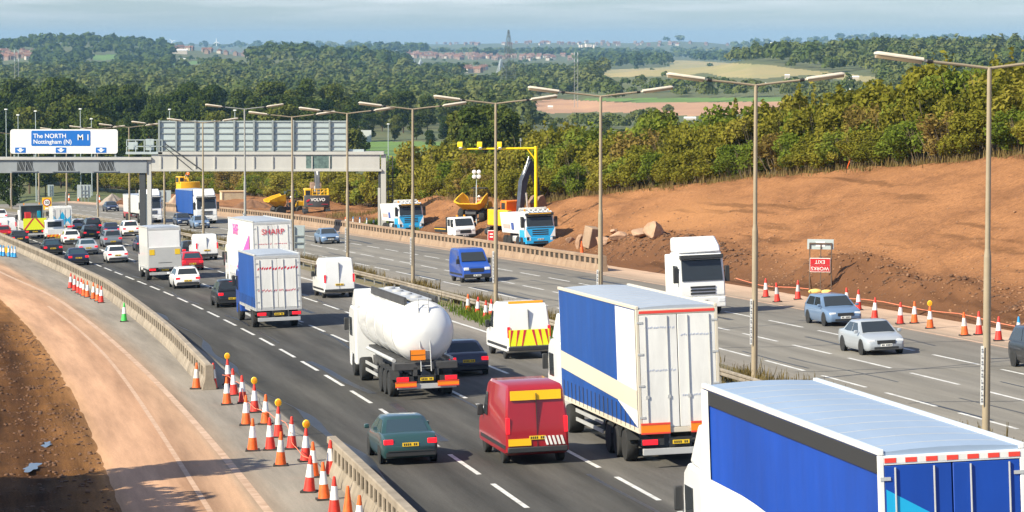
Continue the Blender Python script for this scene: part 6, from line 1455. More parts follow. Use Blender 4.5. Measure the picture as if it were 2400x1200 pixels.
def sharp_lorry():
    L_, hw, fl, H_ = 13.6, 1.275, 1.2, 4.95
    r = thing('articulated_lorry', 'tall white lorry with a pink triangle on its side, ahead of the blue box lorry', 'lorry', mat=frame(5.75, 495.5))
    d = box_body(r, L_, hw, fl, H_, m_doorw, m_roof, m_doorw, railc=m_alu, seed=8)
    for s in (-1, 1):
        x = s*(hw+0.012)
        m = MB(); m.prism([(2.2, fl+0.15), (9.2, fl+0.5), (2.0, H_-0.9)], 'x', *sorted((x, x+s*0.006))); m.build('pink_triangle', m_pink, r)
        Mx = Matrix.Translation((s*(hw+0.02), 9.3, 4.2)) @ Matrix.Rotation(-math.pi/2 if s < 0 else math.pi/2, 4, 'Z') @ Matrix.Rotation(math.pi/2, 4, 'X')
        text_obj('lettering', 'SHARP', 1.0, m_pink, r, Mx, bold=0.02)
    tq = text_obj('lettering', 'SHARP', 0.50, m_vred, r, face_mat(0.02, -0.04, H_-0.72), bold=0.0)
    squiggle(d[0], m_vred, -hw*0.7, -0.1, -0.016, 3.45, 0.05, 6, 0.018, 3); squiggle(d[1], m_vred, 0.1, hw*0.7, -0.016, 3.45, 0.05, 6, 0.018, 4)
    under(r, L_, hw, fl, (2.6, 3.95, 5.3)); tractor(r, L_, P_WHITE, H_)
sharp_lorry()
def box_lorry():
    L_, hw, fl, H_ = 8.2, 1.26, 1.15, 4.05
    r = thing('box_lorry', 'rigid box lorry with blue side and white rear doors marked in red', 'lorry', mat=frame(1.9, 463))
    d = box_body(r, L_, hw, fl, H_, m_curtb, m_roof, m_doorw, railc=m_alu, seed=12)
    m = MB(); m.box(-hw, hw, -0.025, -0.022, H_-0.24, H_-0.1) if False else None
    for q, z in ((0, 3.25), (0, 2.05)):
        squiggle(d[0], m_vred, -hw*0.86, -0.06, -0.016, z, 0.12, 7 if z > 3 else 12, 0.05 if z > 3 else 0.025, int(z*10)); squiggle(d[1], m_vred, 0.05, hw*0.86, -0.016, z, 0.12, 7 if z > 3 else 12, 0.05 if z > 3 else 0.025, int(z*10)+1)
    under(r, L_, hw, fl, (2.2,), front_y=L_); simple_cab(r, L_+0.1, P_BLUE, 1.2, 2.9, 3.7)
box_lorry()
def luton():
    L_, hw, fl, H_ = 6.2, 1.25, 1.0, 3.95
    r = thing('box_lorry', 'white box lorry with a grey tail lift folded up behind', 'lorry', mat=frame(2.0, 527))
    d = box_body(r, L_, hw, fl, H_, P_WHITE, m_roof, m_doorw, railc=m_alu, seed=15, folds=False)
    m = MB(); m.box(-hw+0.03, hw-0.03, -0.16, -0.06, fl-0.05, fl+1.45); tl_ = m.build('tail_lift', pmat('tail_lift_grey', (0.46, 0.46, 0.45), 0.5, var=0.06, vs_=1), r, bevel=0.02)
    for s in (-1, 1): m = MB(); m.box(*sorted((s*(hw-0.5), s*(hw-0.12))), -0.175, -0.162, fl+0.9, fl+1.3); m.build('yellow_flag', m_ply, tl_)
    m = MB(); m.box(-hw+0.1, hw-0.1, -0.058, -0.05, fl+1.4, H_-0.26); m.build('roller_door', P_WHITE, r, bevel=0.01)
    m = MB(); m.box(-0.5, 0.5, -0.17, -0.162, fl+0.3, fl+0.33); m.build('lift_seam', m_trim, tl_)
    under(r, L_, hw, fl, (1.7,), front_y=L_); simple_cab(r, L_+0.1, P_WHITE, 1.1, 2.5, 3.4)
luton()
def tanker():
    r = thing('tanker_lorry', 'white cylindrical tanker lorry with orange marker boards at the tail', 'lorry', mat=frame(2.3, 414.0))
    L_, R0, zc = 11.8, 1.22, 2.62; hw = 1.27
    m = MB(); prof = [(0.02, 0.05), (0.55, 0.10), (0.95, 0.25), (1.15, 0.45), (1.22, 0.7), (1.22, L_-0.5), (1.1, L_-0.25), (0.7, L_-0.08), (0.02, L_-0.02)]
    m.lathe([(a, b) for a, b in prof], 40, 0, (0, 0, zc), 'y'); m.build('tank', pmat('tank_white', (0.80, 0.80, 0.79), 0.28, coat=0.5), r, True, angle=60)
    for y in (0.75, 3.4, 6.1, 8.8, 11.2):
        m = MB(); m.lathe([(R0-0.02, y-0.04), (R0+0.02, y-0.04), (R0+0.02, y+0.04), (R0-0.02, y+0.04)], 40, 0, (0, 0, zc), 'y'); m.build('tank_band', m_alu, r, True)
    m = MB(); m.box(-0.42, 0.42, 0.8, L_-0.8, zc+R0-0.02, zc+R0+0.05); m.build('catwalk', m_alu, r)
    for s in (-1, 1):
        m = MB(); m.tube((s*0.62, 0.8, zc+R0+0.12), (s*0.62, L_-0.8, zc+R0+0.12), 0.035); m.box(*sorted((s*0.56, s*0.68)), 0.8, L_-0.8, zc+R0-0.16, zc+R0+0.10); m.build('spill_rail', m_chas, r)
    for y in (2.2, 4.9, 7.5, 10): m = MB(); m.lathe([(0.24, zc+R0+0.04), (0.24, zc+R0+0.10), (0.18, zc+R0+0.14), (0.01, zc+R0+0.15)], 18, 0, (0, y, 0)); m.build('manlid', m_alu, r, True)
    m = MB()
    for x in (-0.2, 0.2): m.tube((x, 0.0, 1.1), (x, 0.25, zc+R0+0.1), 0.025)
    for k in range(9): z = 1.3+k*0.3; m.tube((-0.2, 0.08+0.018*k, z), (0.2, 0.08+0.018*k, z), 0.018)
    m.build('ladder', m_alu, r)
    m = MB(); m.box(-0.8, 0.8, 0.3, L_-0.4, 1.25, 1.48); m.build('cradle', m_chas, r)
    m = MB(); m.box(-hw, hw, 0.1, 0.7, 1.15, 1.45); m.build('rear_locker', m_chas, r, bevel=0.03)
    m = MB(); m.tube((-1.15, 0.9, 1.5), (-1.15, 9, 1.5), 0.08); m.tube((1.15, 0.9, 1.5), (1.15, 9, 1.5), 0.08); m.build('hose_tube', m_alu, r, True)
    under(r, L_, hw, 1.42, (2.0, 3.3, 4.6), board=False)
    for s in (-1, 1):
        m = MB(); m.box(*sorted((s*0.42, s*1.26)), -0.10, -0.07, 0.50, 0.72); b = m.build('marker_board', m_orb, r)
        m = MB(); m.box(*sorted((s*0.42, s*1.26)), -0.108, -0.101, 0.50, 0.54); m.box(*sorted((s*0.42, s*1.26)), -0.108, -0.101, 0.68, 0.72); m.build('red_border', m_tape, b)
    m = MB(); m.box(-0.62, -0.02, -0.02, 0.02, 1.55, 1.95); hp = m.build('hazard_plate', m_orb, r)
    m = MB(); m.box(-0.62, -0.02, -0.027, -0.0205, 1.74, 1.76); m.box(-0.63, -0.61, -0.027, -0.0205, 1.55, 1.95); m.build('plate_border', m_ink, hp)
    tractor(r, L_+0.1, P_WHITE, 3.9)
tanker()
# --- vans and cars of the queue side
def post_van():
    r = van(2.15, 388.3, P_POST, 'red delivery van with a yellow band across the top of its tail', 5.6, 1.98, 2.5, glass_rear=False); hl = 2.8
    m = MB(); m.hexa([(-0.80, -hl+0.07, 2.06), (0.80, -hl+0.07, 2.06), (0.78, -hl+0.05, 2.06), (-0.78, -hl+0.05, 2.06), (-0.78, -hl+0.10, 2.36), (0.78, -hl+0.10, 2.36), (0.78, -hl+0.08, 2.36), (-0.78, -hl+0.08, 2.36)]) if False else m.box(-0.80, 0.80, -hl+0.02, -hl+0.10, 2.04, 2.33); m.build('yellow_band', m_ybd, r)
    m = MB(); m.box(-0.92, -0.2, -hl-0.04, -hl+0.02, 0.62, 0.84); m.build('yellow_band', m_ybd, r)
    m = MB()
    for k in range(5): m.hexa([(0.28+k*0.13, -hl-0.045, 0.62), (0.35+k*0.13, -hl-0.045, 0.62), (0.35+k*0.13, -hl, 0.62), (0.28+k*0.13, -hl, 0.62), (0.20+k*0.13, -hl-0.045, 0.9), (0.27+k*0.13, -hl-0.045, 0.9), (0.27+k*0.13, -hl, 0.9), (0.20+k*0.13, -hl, 0.9)])
    m.build('white_stripes', m_doorw, r)
post_van()
car(-1.6, 390.2, 'saloon', P_TEAL, 'dark teal saloon car in the nearest left lane beside the cones', glass=m_glassb)
car(5.6, 424, 'saloon', P_NAVY, 'dark blue car hidden behind the red van and the blue lorry')
rv = van(9.7, 432, P_WHITE, 'white support van with yellow and red chevrons on its tail', 5.6, 2.0, 2.5, glass_rear=False)
m_lime = pmat('fluorescent_yellow', (0.80, 0.85, 0.02), 0.45)
m = MB(); m.box(-0.93, 0.93, -2.86, -2.81, 0.62, 1.35); cb = m.build('chevron_panel', m_lime, rv)
m = MB()
for s in (-1, 1):
    for k in range(3): m.hexa([(s*(0.12+k*0.3), -2.867, 1.34), (s*(0.24+k*0.3), -2.867, 1.34), (s*(0.24+k*0.3), -2.86, 1.34), (s*(0.12+k*0.3), -2.86, 1.34), (s*(0.3+k*0.3), -2.867, 0.63), (s*(0.36+k*0.26), -2.867, 0.63), (s*(0.36+k*0.26), -2.86, 0.63), (s*(0.3+k*0.3), -2.86, 0.63)])
m.build('chevron', m_vred, cb)
m = MB(); m.box(-0.8, 0.8, -2.3, -2.15, 2.5, 2.62); m.build('light_bar', m_amb, rv, bevel=0.03)
van(9.3, 491, P_WHITE, 'plain white van between the blue box lorry and the tanker', 5.2, 1.98, 2.5, glass_rear=False)
van(9.2, 560, P_WHITE, 'plain white van left of the tall white and pink lorry', 5.0, 1.9, 2.2, glass_rear=False)
Q = 'cars queuing on the left carriageway'
car(1.92, 486, 'suv', P_BLACK, 'black estate car tucked in front of the blue box lorry', group=Q)
car(2.0, 512.5, 'estate', P_WHITE, 'white estate car with roof rails behind the white box lorry', group=Q, roofbars=True)
car(5.7, 541, 'hatch', P_RED, 'red hatchback left of the tall white and pink lorry', group=Q, glass=m_glassb)
car(2.0, 563.5, 'saloon', P_WHITE, 'white saloon directly left of the white box lorry', group=Q)
car(-1.5, 561.5, 'saloon', P_NAVY, 'nearer of two dark saloons in the left lane, below the gantry sign', group=Q, glass=m_glassb)
car(-1.6, 588, 'saloon', P_BLACK, 'farther dark saloon in the left lane, left of the silver saloon', group=Q, glass=m_glassb)
car(1.4, 585, 'saloon', P_SILVER, 'silver saloon behind the white hatchback, right of the two dark saloons', group=Q, glass=m_glassb)
car(2.5, 616, 'hatch', P_WHITE, 'white hatchback right of the small orange striped flatbed', group=Q)
car(5.4, 603, 'suv', P_GREY, 'dark grey car left of the white box lorry with red lights glowing', group=Q)
car(5.8, 630, 'estate', P_BLACK, 'black estate second from the left in the cluster of dark cars', group=Q)
car(7.0, 588, 'hatch', P_DKBLUE, 'dark blue hatchback nearest the top edge of the white box lorry', group=Q)
car(8.3, 652, 'suv', P_BLACK, 'black car at the top of the dark cluster beneath the gantry', group=Q)
car(8.7, 637, 'saloon', P_NAVY, 'navy car with high brake light right of the black ones', group=Q)
car(7.4, 659, 'estate', P_SILVER, 'silver estate far up the queue beside the blue mountain van', group=Q)
car(8.6, 566, 'mini', P_BLACK, 'small dark car peeping out left of the white box lorry', group=Q)
car(10.4, 634, 'suv', P_WHITE, 'white car at the right of the queue just left of the gantry middle leg', group=Q)
car(10.0, 545, 'hatch', P_RED, 'red car glimpsed right of the white box lorry top corner', group=Q)
car(-2.3, 622, 'saloon', P_BLACK, 'black saloon at the far left below the chevron lorry', group=Q)
car(-2.4, 645, 'hatch', P_RED, 'dark red car cut by the left edge of the photo', group=Q)
car(-1.5, 684, 'estate', P_DKBLUE, 'dark blue car at the left edge far up the queue', group=Q)
car(4.5, 720, 'suv', P_WHITE, 'white car far up the queue at the left edge', group=Q)
van(-0.9, 657, P_WHITE, 'small white van at the left edge next to the chevron lorry', 4.8, 1.9, 2.0, glass_rear=False)
# flatbed with orange chevrons, the van with blue mountains above it, chevron lorry
def flatbed(o, t, label, mat, L_=6.0, hw=1.05, chev='orange'):
    r = thing('flatbed_truck', label, 'truck', mat=frame(o, t))
    m = MB(); m.box(-hw, hw, 0, 3.2, 0.82, 0.95); m.build('bed', m_alu, r)
    m = MB(); m.box(-hw, hw, -0.05, 0.0, 0.80, 1.35); tb = m.build('tailboard', m_doorw, r, bevel=0.01)
    for s in (-1, 1): m = MB(); m.box(*sorted((s*(hw-0.05), s*hw)), 0.0, 3.2, 0.95, 1.35); m.build('side_board', m_doorw, r)
    m = MB(); m.box(-hw, hw, -0.055, -0.051, 0.55, 0.80); m.build('chevron_board', m_ybd if chev == 'orange' else m_lime, tb)
    m = MB()
    for k in range(5): m.hexa([(-hw+0.05+k*0.4, -0.062, 0.56), (-hw+0.25+k*0.4, -0.062, 0.56), (-hw+0.25+k*0.4, -0.056, 0.56), (-hw+0.05+k*0.4, -0.056, 0.56), (-hw+0.2+k*0.4, -0.062, 0.79), (min(hw, -hw+0.4+k*0.4), -0.062, 0.79), (min(hw, -hw+0.4+k*0.4), -0.056, 0.79), (-hw+0.2+k*0.4, -0.056, 0.79)])
    m.build('chevron', m_or, tb)
    P = [(3.3, 0.5), (3.3, 2.2), (4.4, 2.25), (5.1, 1.35), (6.0, 1.1), (6.05, 0.45)]
    m = MB(); m.prism(P, 'x', -hw*0.95, hw*0.95); c = m.build('cab', mat, r, bevel=0.06)
    m = MB(); m.box(-hw*0.7, hw*0.7, 3.27, 3.31, 1.5, 2.05); m.build('rear_window', m_glass, c)
    for s in (-1, 1):
        m = MB(); m.box(*sorted((s*hw*0.945, s*hw*0.965)), 3.6, 4.6, 1.35, 2.05); m.build('side_window', m_glass, c)
        for y in (1.1, 5.1): wheel(r, s*(hw-0.12), y, 0.36, 0.24)
        m = MB(); m.box(*sorted((s*hw*0.8, s*hw*0.98)), -0.06, 0.0, 0.6, 0.78); m.build('tail_light', m_tail, r)
    m = MB(); m.box(-0.4, 0.4, 0.1, 5.6, 0.5, 0.8); m.build('chassis', m_chas, r); plate(r, 0, -0.04, 0.45); return r
flatbed(1.9, 626.5, 'small white flatbed truck with orange stripes below its tailboard', P_WHITE)
bv = thing('box_van', 'white box van with blue mountain peaks printed on its tail', 'van', mat=frame(4.9, 653))
d = box_body(bv, 4.0, 1.1, 0.8, 3.1, P_WHITE, m_doorw, m_doorw, railc=P_WHITE, folds=False, seed=31)
m = MB(); m.prism([(-0.98, 1.05), (0.98, 1.05), (0.98, 2.1), (0.55, 1.65), (0.28, 2.05), (0, 2.55), (-0.3, 2.0), (-0.55, 1.6), (-0.98, 2.1)], 'y', -0.022, -0.014); mt_ = m.build('blue_peaks', m_cyan, d[0])
m = MB()
for s in (-0.55, 0.55): m.prism([(s-0.3, 1.05), (s+0.3, 1.05), (s, 1.5)], 'y', -0.03, -0.0225)
m.build('white_peaks', m_doorw, mt_)
under(bv, 4.0, 1.1, 0.8, (1.1,), front_y=4.0, bars=False); simple_cab(bv, 4.1, P_WHITE, 1.0, 2.2)
def chevron_lorry():
    r = thing('works_lorry', 'traffic management lorry with lime and red chevrons on its tail', 'lorry', mat=frame(0.6, 640)); hw = 1.25
    m = MB(); m.box(-hw, hw, 0.0, 6.5, 1.0, 1.15); m.build('bed', m_chas, r)
    m = MB(); m.box(-hw, hw, -0.06, 0.0, 1.0, 2.25); cp = m.build('chevron_panel', m_lime, r)
    m = MB()
    for s in (-1, 1):
        for k in range(5):
            a0 = 0.0+k*0.42
            P = [(s*max(0, min(hw, x)), z) for x, z in ((a0-0.8, 2.24), (a0-0.58, 2.24), (a0+0.42, 1.01), (a0+0.20, 1.01))]
            if len(set(P)) > 3: m.prism(P, 'y', -0.068, -0.0605)
    m.build('chevron', m_vred, cp)
    for s in (-1, 1): m = MB(); m.box(*sorted((s*(hw-0.05), s*hw)), 0, 6.5, 1.15, 2.0); m.build('side_board', m_alu, r)
    m = MB(); m.box(-0.9, -0.3, 1, 2.4, 1.15, 2.9); m.build('stacked_frame', pmat('stack_red', (0.5, 0.02, 0.02), 0.6), r); m = MB(); m.box(0.45, 0.7, 0.4, 2, 1.15, 3.0); m.build('stacked_frame', m_teal, r)
    m = MB(); [m.bar((-0.6+k*0.3, 0.5, 1.15), (-0.2+k*0.25, 0.9, 2.8), 0.07) for k in range(6)]; m.build('stacked_poles', pmat('stack_brown', (0.2, 0.13, 0.08), 0.8), r)
    m = MB(); m.box(-hw, hw, 4.4, 4.5, 1.15, 3.6); m.box(-hw, hw, 3.2, 4.5, 3.55, 3.65); m.box(-hw, -hw+0.08, 3.2, 4.5, 2.0, 3.6); m.box(hw-0.08, hw, 3.2, 4.5, 2.0, 3.6); m.build('crew_shelter', m_sframe, r)
    simple_cab(r, 6.6, P_WHITE, 1.2, 3.0); under(r, 6.4, hw, 1.0, (1.6, 2.9), front_y=6.4)
    m = MB(); m.box(-0.9, -0.78, 3.3, 3.45, 3.65, 3.85); m.box(0.78, 0.9, 3.3, 3.45, 3.65, 3.85); m.build('beacon', m_amb, r)
chevron_lorry()
# --- oncoming side
def cab_front(r, mat, hw=1.25, top=3.35, deflect=4.15, y=0.0, low=None, visor=None):
    # detailed cab, nose at y=0 facing +y
    low = low or mat
    P = [(-2.2, 0.9), (-2.2, top), (-0.75, top+0.04), (-0.35, top-0.25), (-0.02, 1.75), (0.0, 1.0), (-0.2, 0.95), (-0.35, 0.9)]
    m = MB(); m.prism(P, 'x', -hw, hw); c = m.build('cab', mat, r, bevel=0.08)
    if deflect: m = MB(); m.prism([(-2.2, top), (-2.2, deflect), (-1.7, deflect+0.02), (-0.75, top+0.35), (-0.5, top-0.02)], 'x', -hw*0.97, hw*0.97); m.build('roof_deflector', mat, c, bevel=0.12)
    m = MB(); m.hexa([(-hw*0.9, -0.10, 1.85), (hw*0.9, -0.10, 1.85), (hw*0.9, 0.015, 1.85), (-hw*0.9, 0.015, 1.85), (-hw*0.87, -0.38, top-0.38), (hw*0.87, -0.38, top-0.38), (hw*0.87, -0.255, top-0.38), (-hw*0.87, -0.255, top-0.38)]); m.build('windscreen', m_glass, c)
    m = MB(); m.prism([(-0.30, top-0.34), (0.06, top-0.30), (0.02, top-0.10), (-0.36, top-0.14)], 'x', -hw*0.95, hw*0.95); m.build('sun_visor', visor or m_trim, c, bevel=0.02)
    m = MB()
    for k in range(3): m.box(-hw*0.55, hw*0.55, -0.01, 0.03, 1.12+k*0.17, 1.22+k*0.17)
    m.build('grille', m_trim, c)
    m = MB(); m.box(-hw, hw, -0.35, 0.05, 0.40, 0.98); b = m.build('bumper', low, c, bevel=0.05)
    m = MB(); m.box(-hw*0.5, hw*0.5, 0.03, 0.06, 0.46, 0.62); m.build('air_intake', m_trim, b); plate(b, 0, 0.056, 0.78, mat=m_plw, back=False)
    for s in (-1, 1):
        m = MB(); m.box(*sorted((s*hw*0.66, s*hw*0.97)), -0.06, 0.062, 0.66, 0.90); m.build('headlight', m_head, b, bevel=0.03)
        m = MB(); m.box(*sorted((s*(hw-0.01), s*(hw+0.015))), -1.5, -0.45, 1.75, 2.65); m.build('side_window', m_glass, c)
        m = MB(); m.box(*sorted((s*(hw+0.05), s*(hw+0.30))), -0.35, -0.15, 1.75, 2.6); m.box(*sorted((s*hw, s*(hw+0.1))), -0.3, -0.25, 2.3, 2.36); m.build('mirror', m_trim, c, bevel=0.03)
        m = MB(); m.box(*sorted((s*(hw-0.08), s*hw)), -2.2, -1.9, 0.5, 0.9); m.build('step', m_trim, c)
        wheel(r, s*(hw-0.18), -1.35, 0.5, 0.32, True)
        m = MB(); m.loft([[(s*(hw+0.002), -1.35+q*math.cos(a), 0.5+q*math.sin(a)) for q in (0.56, 0.66)]+[(s*(hw-0.3), -1.35+q*math.cos(a), 0.5+q*math.sin(a)) for q in (0.66, 0.56)] for a in np.linspace(0.1, math.pi-0.1, 9)]); m.build('wheel_arch', low, c)
    m = MB(); m.box(-0.5, 0.5, -4.4, -0.4, 0.55, 0.9); m.build('chassis', m_chas, r)
    return c
def oncoming_lorry(o, t, label, body=None, L_=13.6, H_=4.0, side=None, fl=1.2):
    r = thing('articulated_lorry', label, 'lorry', mat=frame(o, t, True))
    cab_front(r, P_WHITE)
    if body:
        e = bpy.data.objects.new('trailer', MB().box(-0.4, 0.4, -L_-2.8, -2.9, 0.85, 1.05).mesh('trailer', m_chas)); col.objects.link(e); e.parent = r
        m = MB(); m.box(-1.27, 1.27, -L_-2.9, -2.75, fl, H_); m.build('box_body', side, e, bevel=0.04); m = MB(); m.box(-1.28, 1.28, -L_-2.92, -2.73, H_, H_+0.06); m.build('roof', m_roof, e)
    else:
        e = bpy.data.objects.new('flat_trailer', MB().box(-0.5, 0.5, -L_-0.8, -2.9, 0.8, 1.1).mesh('flat_trailer', m_chas)); col.objects.link(e); e.parent = r
        m = MB(); m.box(-1.2, 1.2, -3.6, -2.4, 1.0, 3.2); m.build('rear_equipment', m_doorw, e, bevel=0.06)
    for s in (-1, 1):
        wheel(r, s*1.02, -3.9, 0.5, 0.45, True)
        for y in ((-L_+0.2, -L_-1.1) if body else (-L_+1.5, -L_+0.2)): wheel(r, s*1.05, y, 0.5, 0.36, True)
    return r
oncoming_lorry(24.1, 457, 'white cab lorry coming towards the camera behind the blue lorry roof', L_=5.5)
oncoming_lorry(23.5, 667, 'distant white cab lorry with blue trailer coming towards the camera', True, side=m_curtb)
oncoming_lorry(18.9, 681, 'distant white box lorry partly behind the gantry middle leg', True, side=P_WHITE, H_=3.4)
O_ = 'cars coming towards the camera on the far carriageway'
car(24.0, 585, 'saloon', P_LTBLUE, 'pale blue car coming past the far barrier near the gantry leg', True, O_)
car(27.8, 443, 'estate', P_LTBLUE, 'silver blue estate car passing the far cones', True, O_)
car(24.0, 424, 'saloon', P_SILVER, 'silver saloon nearest the camera on the far carriageway', True, O_)
car(27.6, 411.5, 'suv', P_BLACK, 'black car at the right edge of the far carriageway', True, O_)
car(24.3, 750, 'saloon', P_NAVY, 'dark car with bright bonnet left of the gravel heap', True, O_)
car(20.6, 708, 'hatch', P_RED, 'red car approaching left of the gantry middle leg', True, O_)
car(20.4, 650, 'saloon', P_LTBLUE, 'pale blue car between gantry middle leg and distant blue lorry', True, O_)
car(20.4, 664, 'hatch', P_DKBLUE, 'dark blue car right of the gantry middle leg', True, O_)
car(17.2+3.2, 611, 'estate', P_LTBLUE, 'light blue estate just left of the tall white and pink lorry', True, O_)
car(21.8, 700, 'saloon', P_GREY, 'grey car beside the distant white box lorry', True, O_)
vb_ = van(20.4, 502, P_BLUE, 'blue van coming towards the camera on the far carriageway', 4.9, 1.95, 2.25, True)
# --- parked in the works area
def tipper(u, v, label, yaw=0.0):
    p = hit(u, v, step=1.0012); f = frame(35.2, float(OT(p.x, p.y)[1]), True).to_3x3().to_4x4(); f.translation = p
    r = thing('tipper_lorry', label, 'lorry', mat=f @ Matrix.Rotation(yaw, 4, 'Z'))
    P_CY = paint('sky_blue_paint', (0.015, 0.40, 0.80)); yb = pmat('amber_strip', (0.85, 0.45, 0.02), 0.4)
    c = cab_front(r, P_WHITE, 1.25, 3.05, None, low=P_CY)
    m = MB(); m.box(-1.2, 1.2, -0.02, 0.022, 1.0, 1.80) ; m.build('blue_front', P_CY, c, bevel=0.01)
    for s in (-1, 1):
        m = MB(); m.prism([(s*1.26, 0.95), (s*1.26, 1.75), (s*1.0, 1.25), (s*0.80, 0.95)], 'y', 0.023, 0.036); m.build('white_cheek', P_WHITE, c)
        m = MB(); m.box(*sorted((s*1.0, s*1.2)), 0.05, 0.075, 0.72, 0.98); m.build('light_cluster', m_trim, c)
        m = MB(); m.box(*sorted((s*1.256, s*1.266)), -1.9, -0.35, 0.95, 1.55); m.build('blue_door_panel', P_CY, c)
    m = MB(); m.box(-0.95, 0.95, 0.02, 0.07, 2.86, 2.93); m.build('amber_strip', yb, c)
    m = MB(); m.box(-1.1, 1.1, 0.023, 0.04, 1.70, 1.76); m.build('front_trim', m_trim, c)
    for x in (-0.8, -0.4, 0.0, 0.4, 0.8): m = MB(); m.tube((x, -0.55, 3.06), (x, -0.42, 3.18), 0.085, None, 10); m.build('roof_lamp', m_head, c)
    for x in (-1.05, 1.05): m = MB(); m.tube((x, -0.8, 3.05), (x, -0.8, 3.27), 0.08, None, 10); m.build('beacon', m_amb, c)
    tub = MB(); V = []
    tub.hexa([(-1.12, -7.8, 1.2), (1.12, -7.8, 1.2), (1.12, -2.6, 1.2), (-1.12, -2.6, 1.2), (-1.25, -8.0, 2.9), (1.25, -8.0, 2.9), (1.25, -2.45, 2.9), (-1.25, -2.45, 2.9)])
    tub.hexa([(-1.18, -2.6, 2.9), (1.18, -2.6, 2.9), (1.18, -2.45, 2.9), (-1.18, -2.45, 2.9), (-1.18, -2.1, 3.35), (1.18, -2.1, 3.35), (1.18, -1.95, 3.35), (-1.18, -1.95, 3.35)])
    tb = tub.build('tipper_body', m_doorw, r, bevel=0.03)
    for s in (-1, 1):
        m = MB(); m.hexa([(s*1.16, -4.7, 1.5), (s*1.205, -4.7, 2.1), (s*1.215, -4.7, 2.1), (s*1.17, -4.7, 1.5), (s*1.16, -3.9, 1.5), (s*1.205, -3.9, 2.1), (s*1.215, -3.9, 2.1), (s*1.17, -3.9, 1.5)]); m.build('blue_emblem', P_BLUE, tb)
        m = MB(); m.hexa([(s*1.18, -7.2, 1.6), (s*1.205, -7.2, 1.95), (s*1.215, -7.2, 1.95), (s*1.19, -7.2, 1.6), (s*1.18, -5.1, 1.6), (s*1.205, -5.1, 1.95), (s*1.215, -5.1, 1.95), (s*1.19, -5.1, 1.6)]); m.build('red_lettering_smear', pmat('washed_red', (0.70, 0.38, 0.34), 0.6), tb)
        for y in (-2.9, -5.6, -6.9): wheel(r, s*1.02, y, 0.5, 0.36, True)
        m = MB(); m.box(*sorted((s*0.8, s*1.15)), -4.6, -3.6, 0.5, 1.0); m.build('fuel_tank', m_alu, r, bevel=0.08)
    m = MB(); m.box(-0.5, 0.5, -7.6, -2, 0.7, 1.15); m.build('tipper_chassis', m_chas, r)
    return r
tipper(965, 548, 'left of two white and sky blue tipper lorries parked behind the far barrier', 0.05)
tipper(1268, 584, 'right of two white and sky blue tipper lorries, under the dark digger arm', 0.05)
# white pickup
p = hit(1092, 565, step=1.0012); f = frame(35.2, float(OT(p.x, p.y)[1]), True).to_3x3().to_4x4(); f.translation = p
r = thing('pickup_van', 'white dropside pickup with amber beacons parked between the two tipper lorries', 'van', mat=f @ Matrix.Rotation(0.12, 4, 'Z'))
m = MB(); m.prism([(-2.3, 0.5), (-2.3, 2.15), (-1.0, 2.2), (-0.65, 2.05), (-0.2, 1.35), (-0.02, 1.15), (0.0, 0.55), (-0.2, 0.4), (-0.5, 0.5)], 'x', -1.0, 1.0); c = m.build('cab', P_WHITE, r, bevel=0.08)
m = MB(); m.hexa([(-0.85, -0.32, 1.36), (0.85, -0.32, 1.36), (0.85, -0.20, 1.40), (-0.85, -0.20, 1.40), (-0.78, -0.72, 2.0), (0.78, -0.72, 2.0), (0.78, -0.62, 2.04), (-0.78, -0.62, 2.04)]); m.build('windscreen', m_glass, c)
m = MB(); m.box(-0.52, 0.52, -0.03, 0.02, 0.72, 1.02); m.build('grille', m_trim, c, bevel=0.02); m = MB(); m.box(-0.98, 0.98, -0.2, 0.04, 0.38, 0.60); b = m.build('bumper', m_trim, c, bevel=0.04); plate(b, 0, 0.042, 0.52, mat=m_plw, back=False)
for s in (-1, 1):
    m = MB(); m.box(*sorted((s*0.60, s*0.97)), -0.12, 0.012, 0.92, 1.12); m.build('headlight', m_head, c, bevel=0.03)
    for y0, y1 in ((-1.25, -0.55), (-2.1, -1.4)): m = MB(); m.box(*sorted((s*0.995, s*1.012)), y0, y1, 1.38, 1.98); m.build('side_window', m_glass, c)
    m = MB(); m.box(*sorted((s*1.02, s*1.22)), -0.6, -0.45, 1.3, 1.65); m.build('mirror', m_trim, c, bevel=0.03)
    for y in (-0.85, -4.6): wheel(r, s*0.88, y, 0.35, 0.24)
    m = MB(); m.box(*sorted((s*1.05, s*1.10)), -5.7, -2.4, 0.85, 1.25); m.build('dropside', m_trim, r)
    m = MB(); m.box(*sorted((s*1.101, s*1.108)), -5.7, -2.4, 1.05, 1.12); m.build('yellow_stripe', m_ybd, r)
    m = MB(); m.tube((s*0.35, -1.2, 2.2), (s*0.35, -1.2, 2.36), 0.1, None, 10); m.build('beacon', m_amb, c)
m = MB(); m.box(-1.05, 1.05, -5.7, -2.4, 0.78, 0.86); m.build('bed', m_chas, r); m = MB(); m.box(-1.05, 1.05, -2.45, -2.38, 0.86, 2.2); m.build('ladder_rack', m_trim, r)

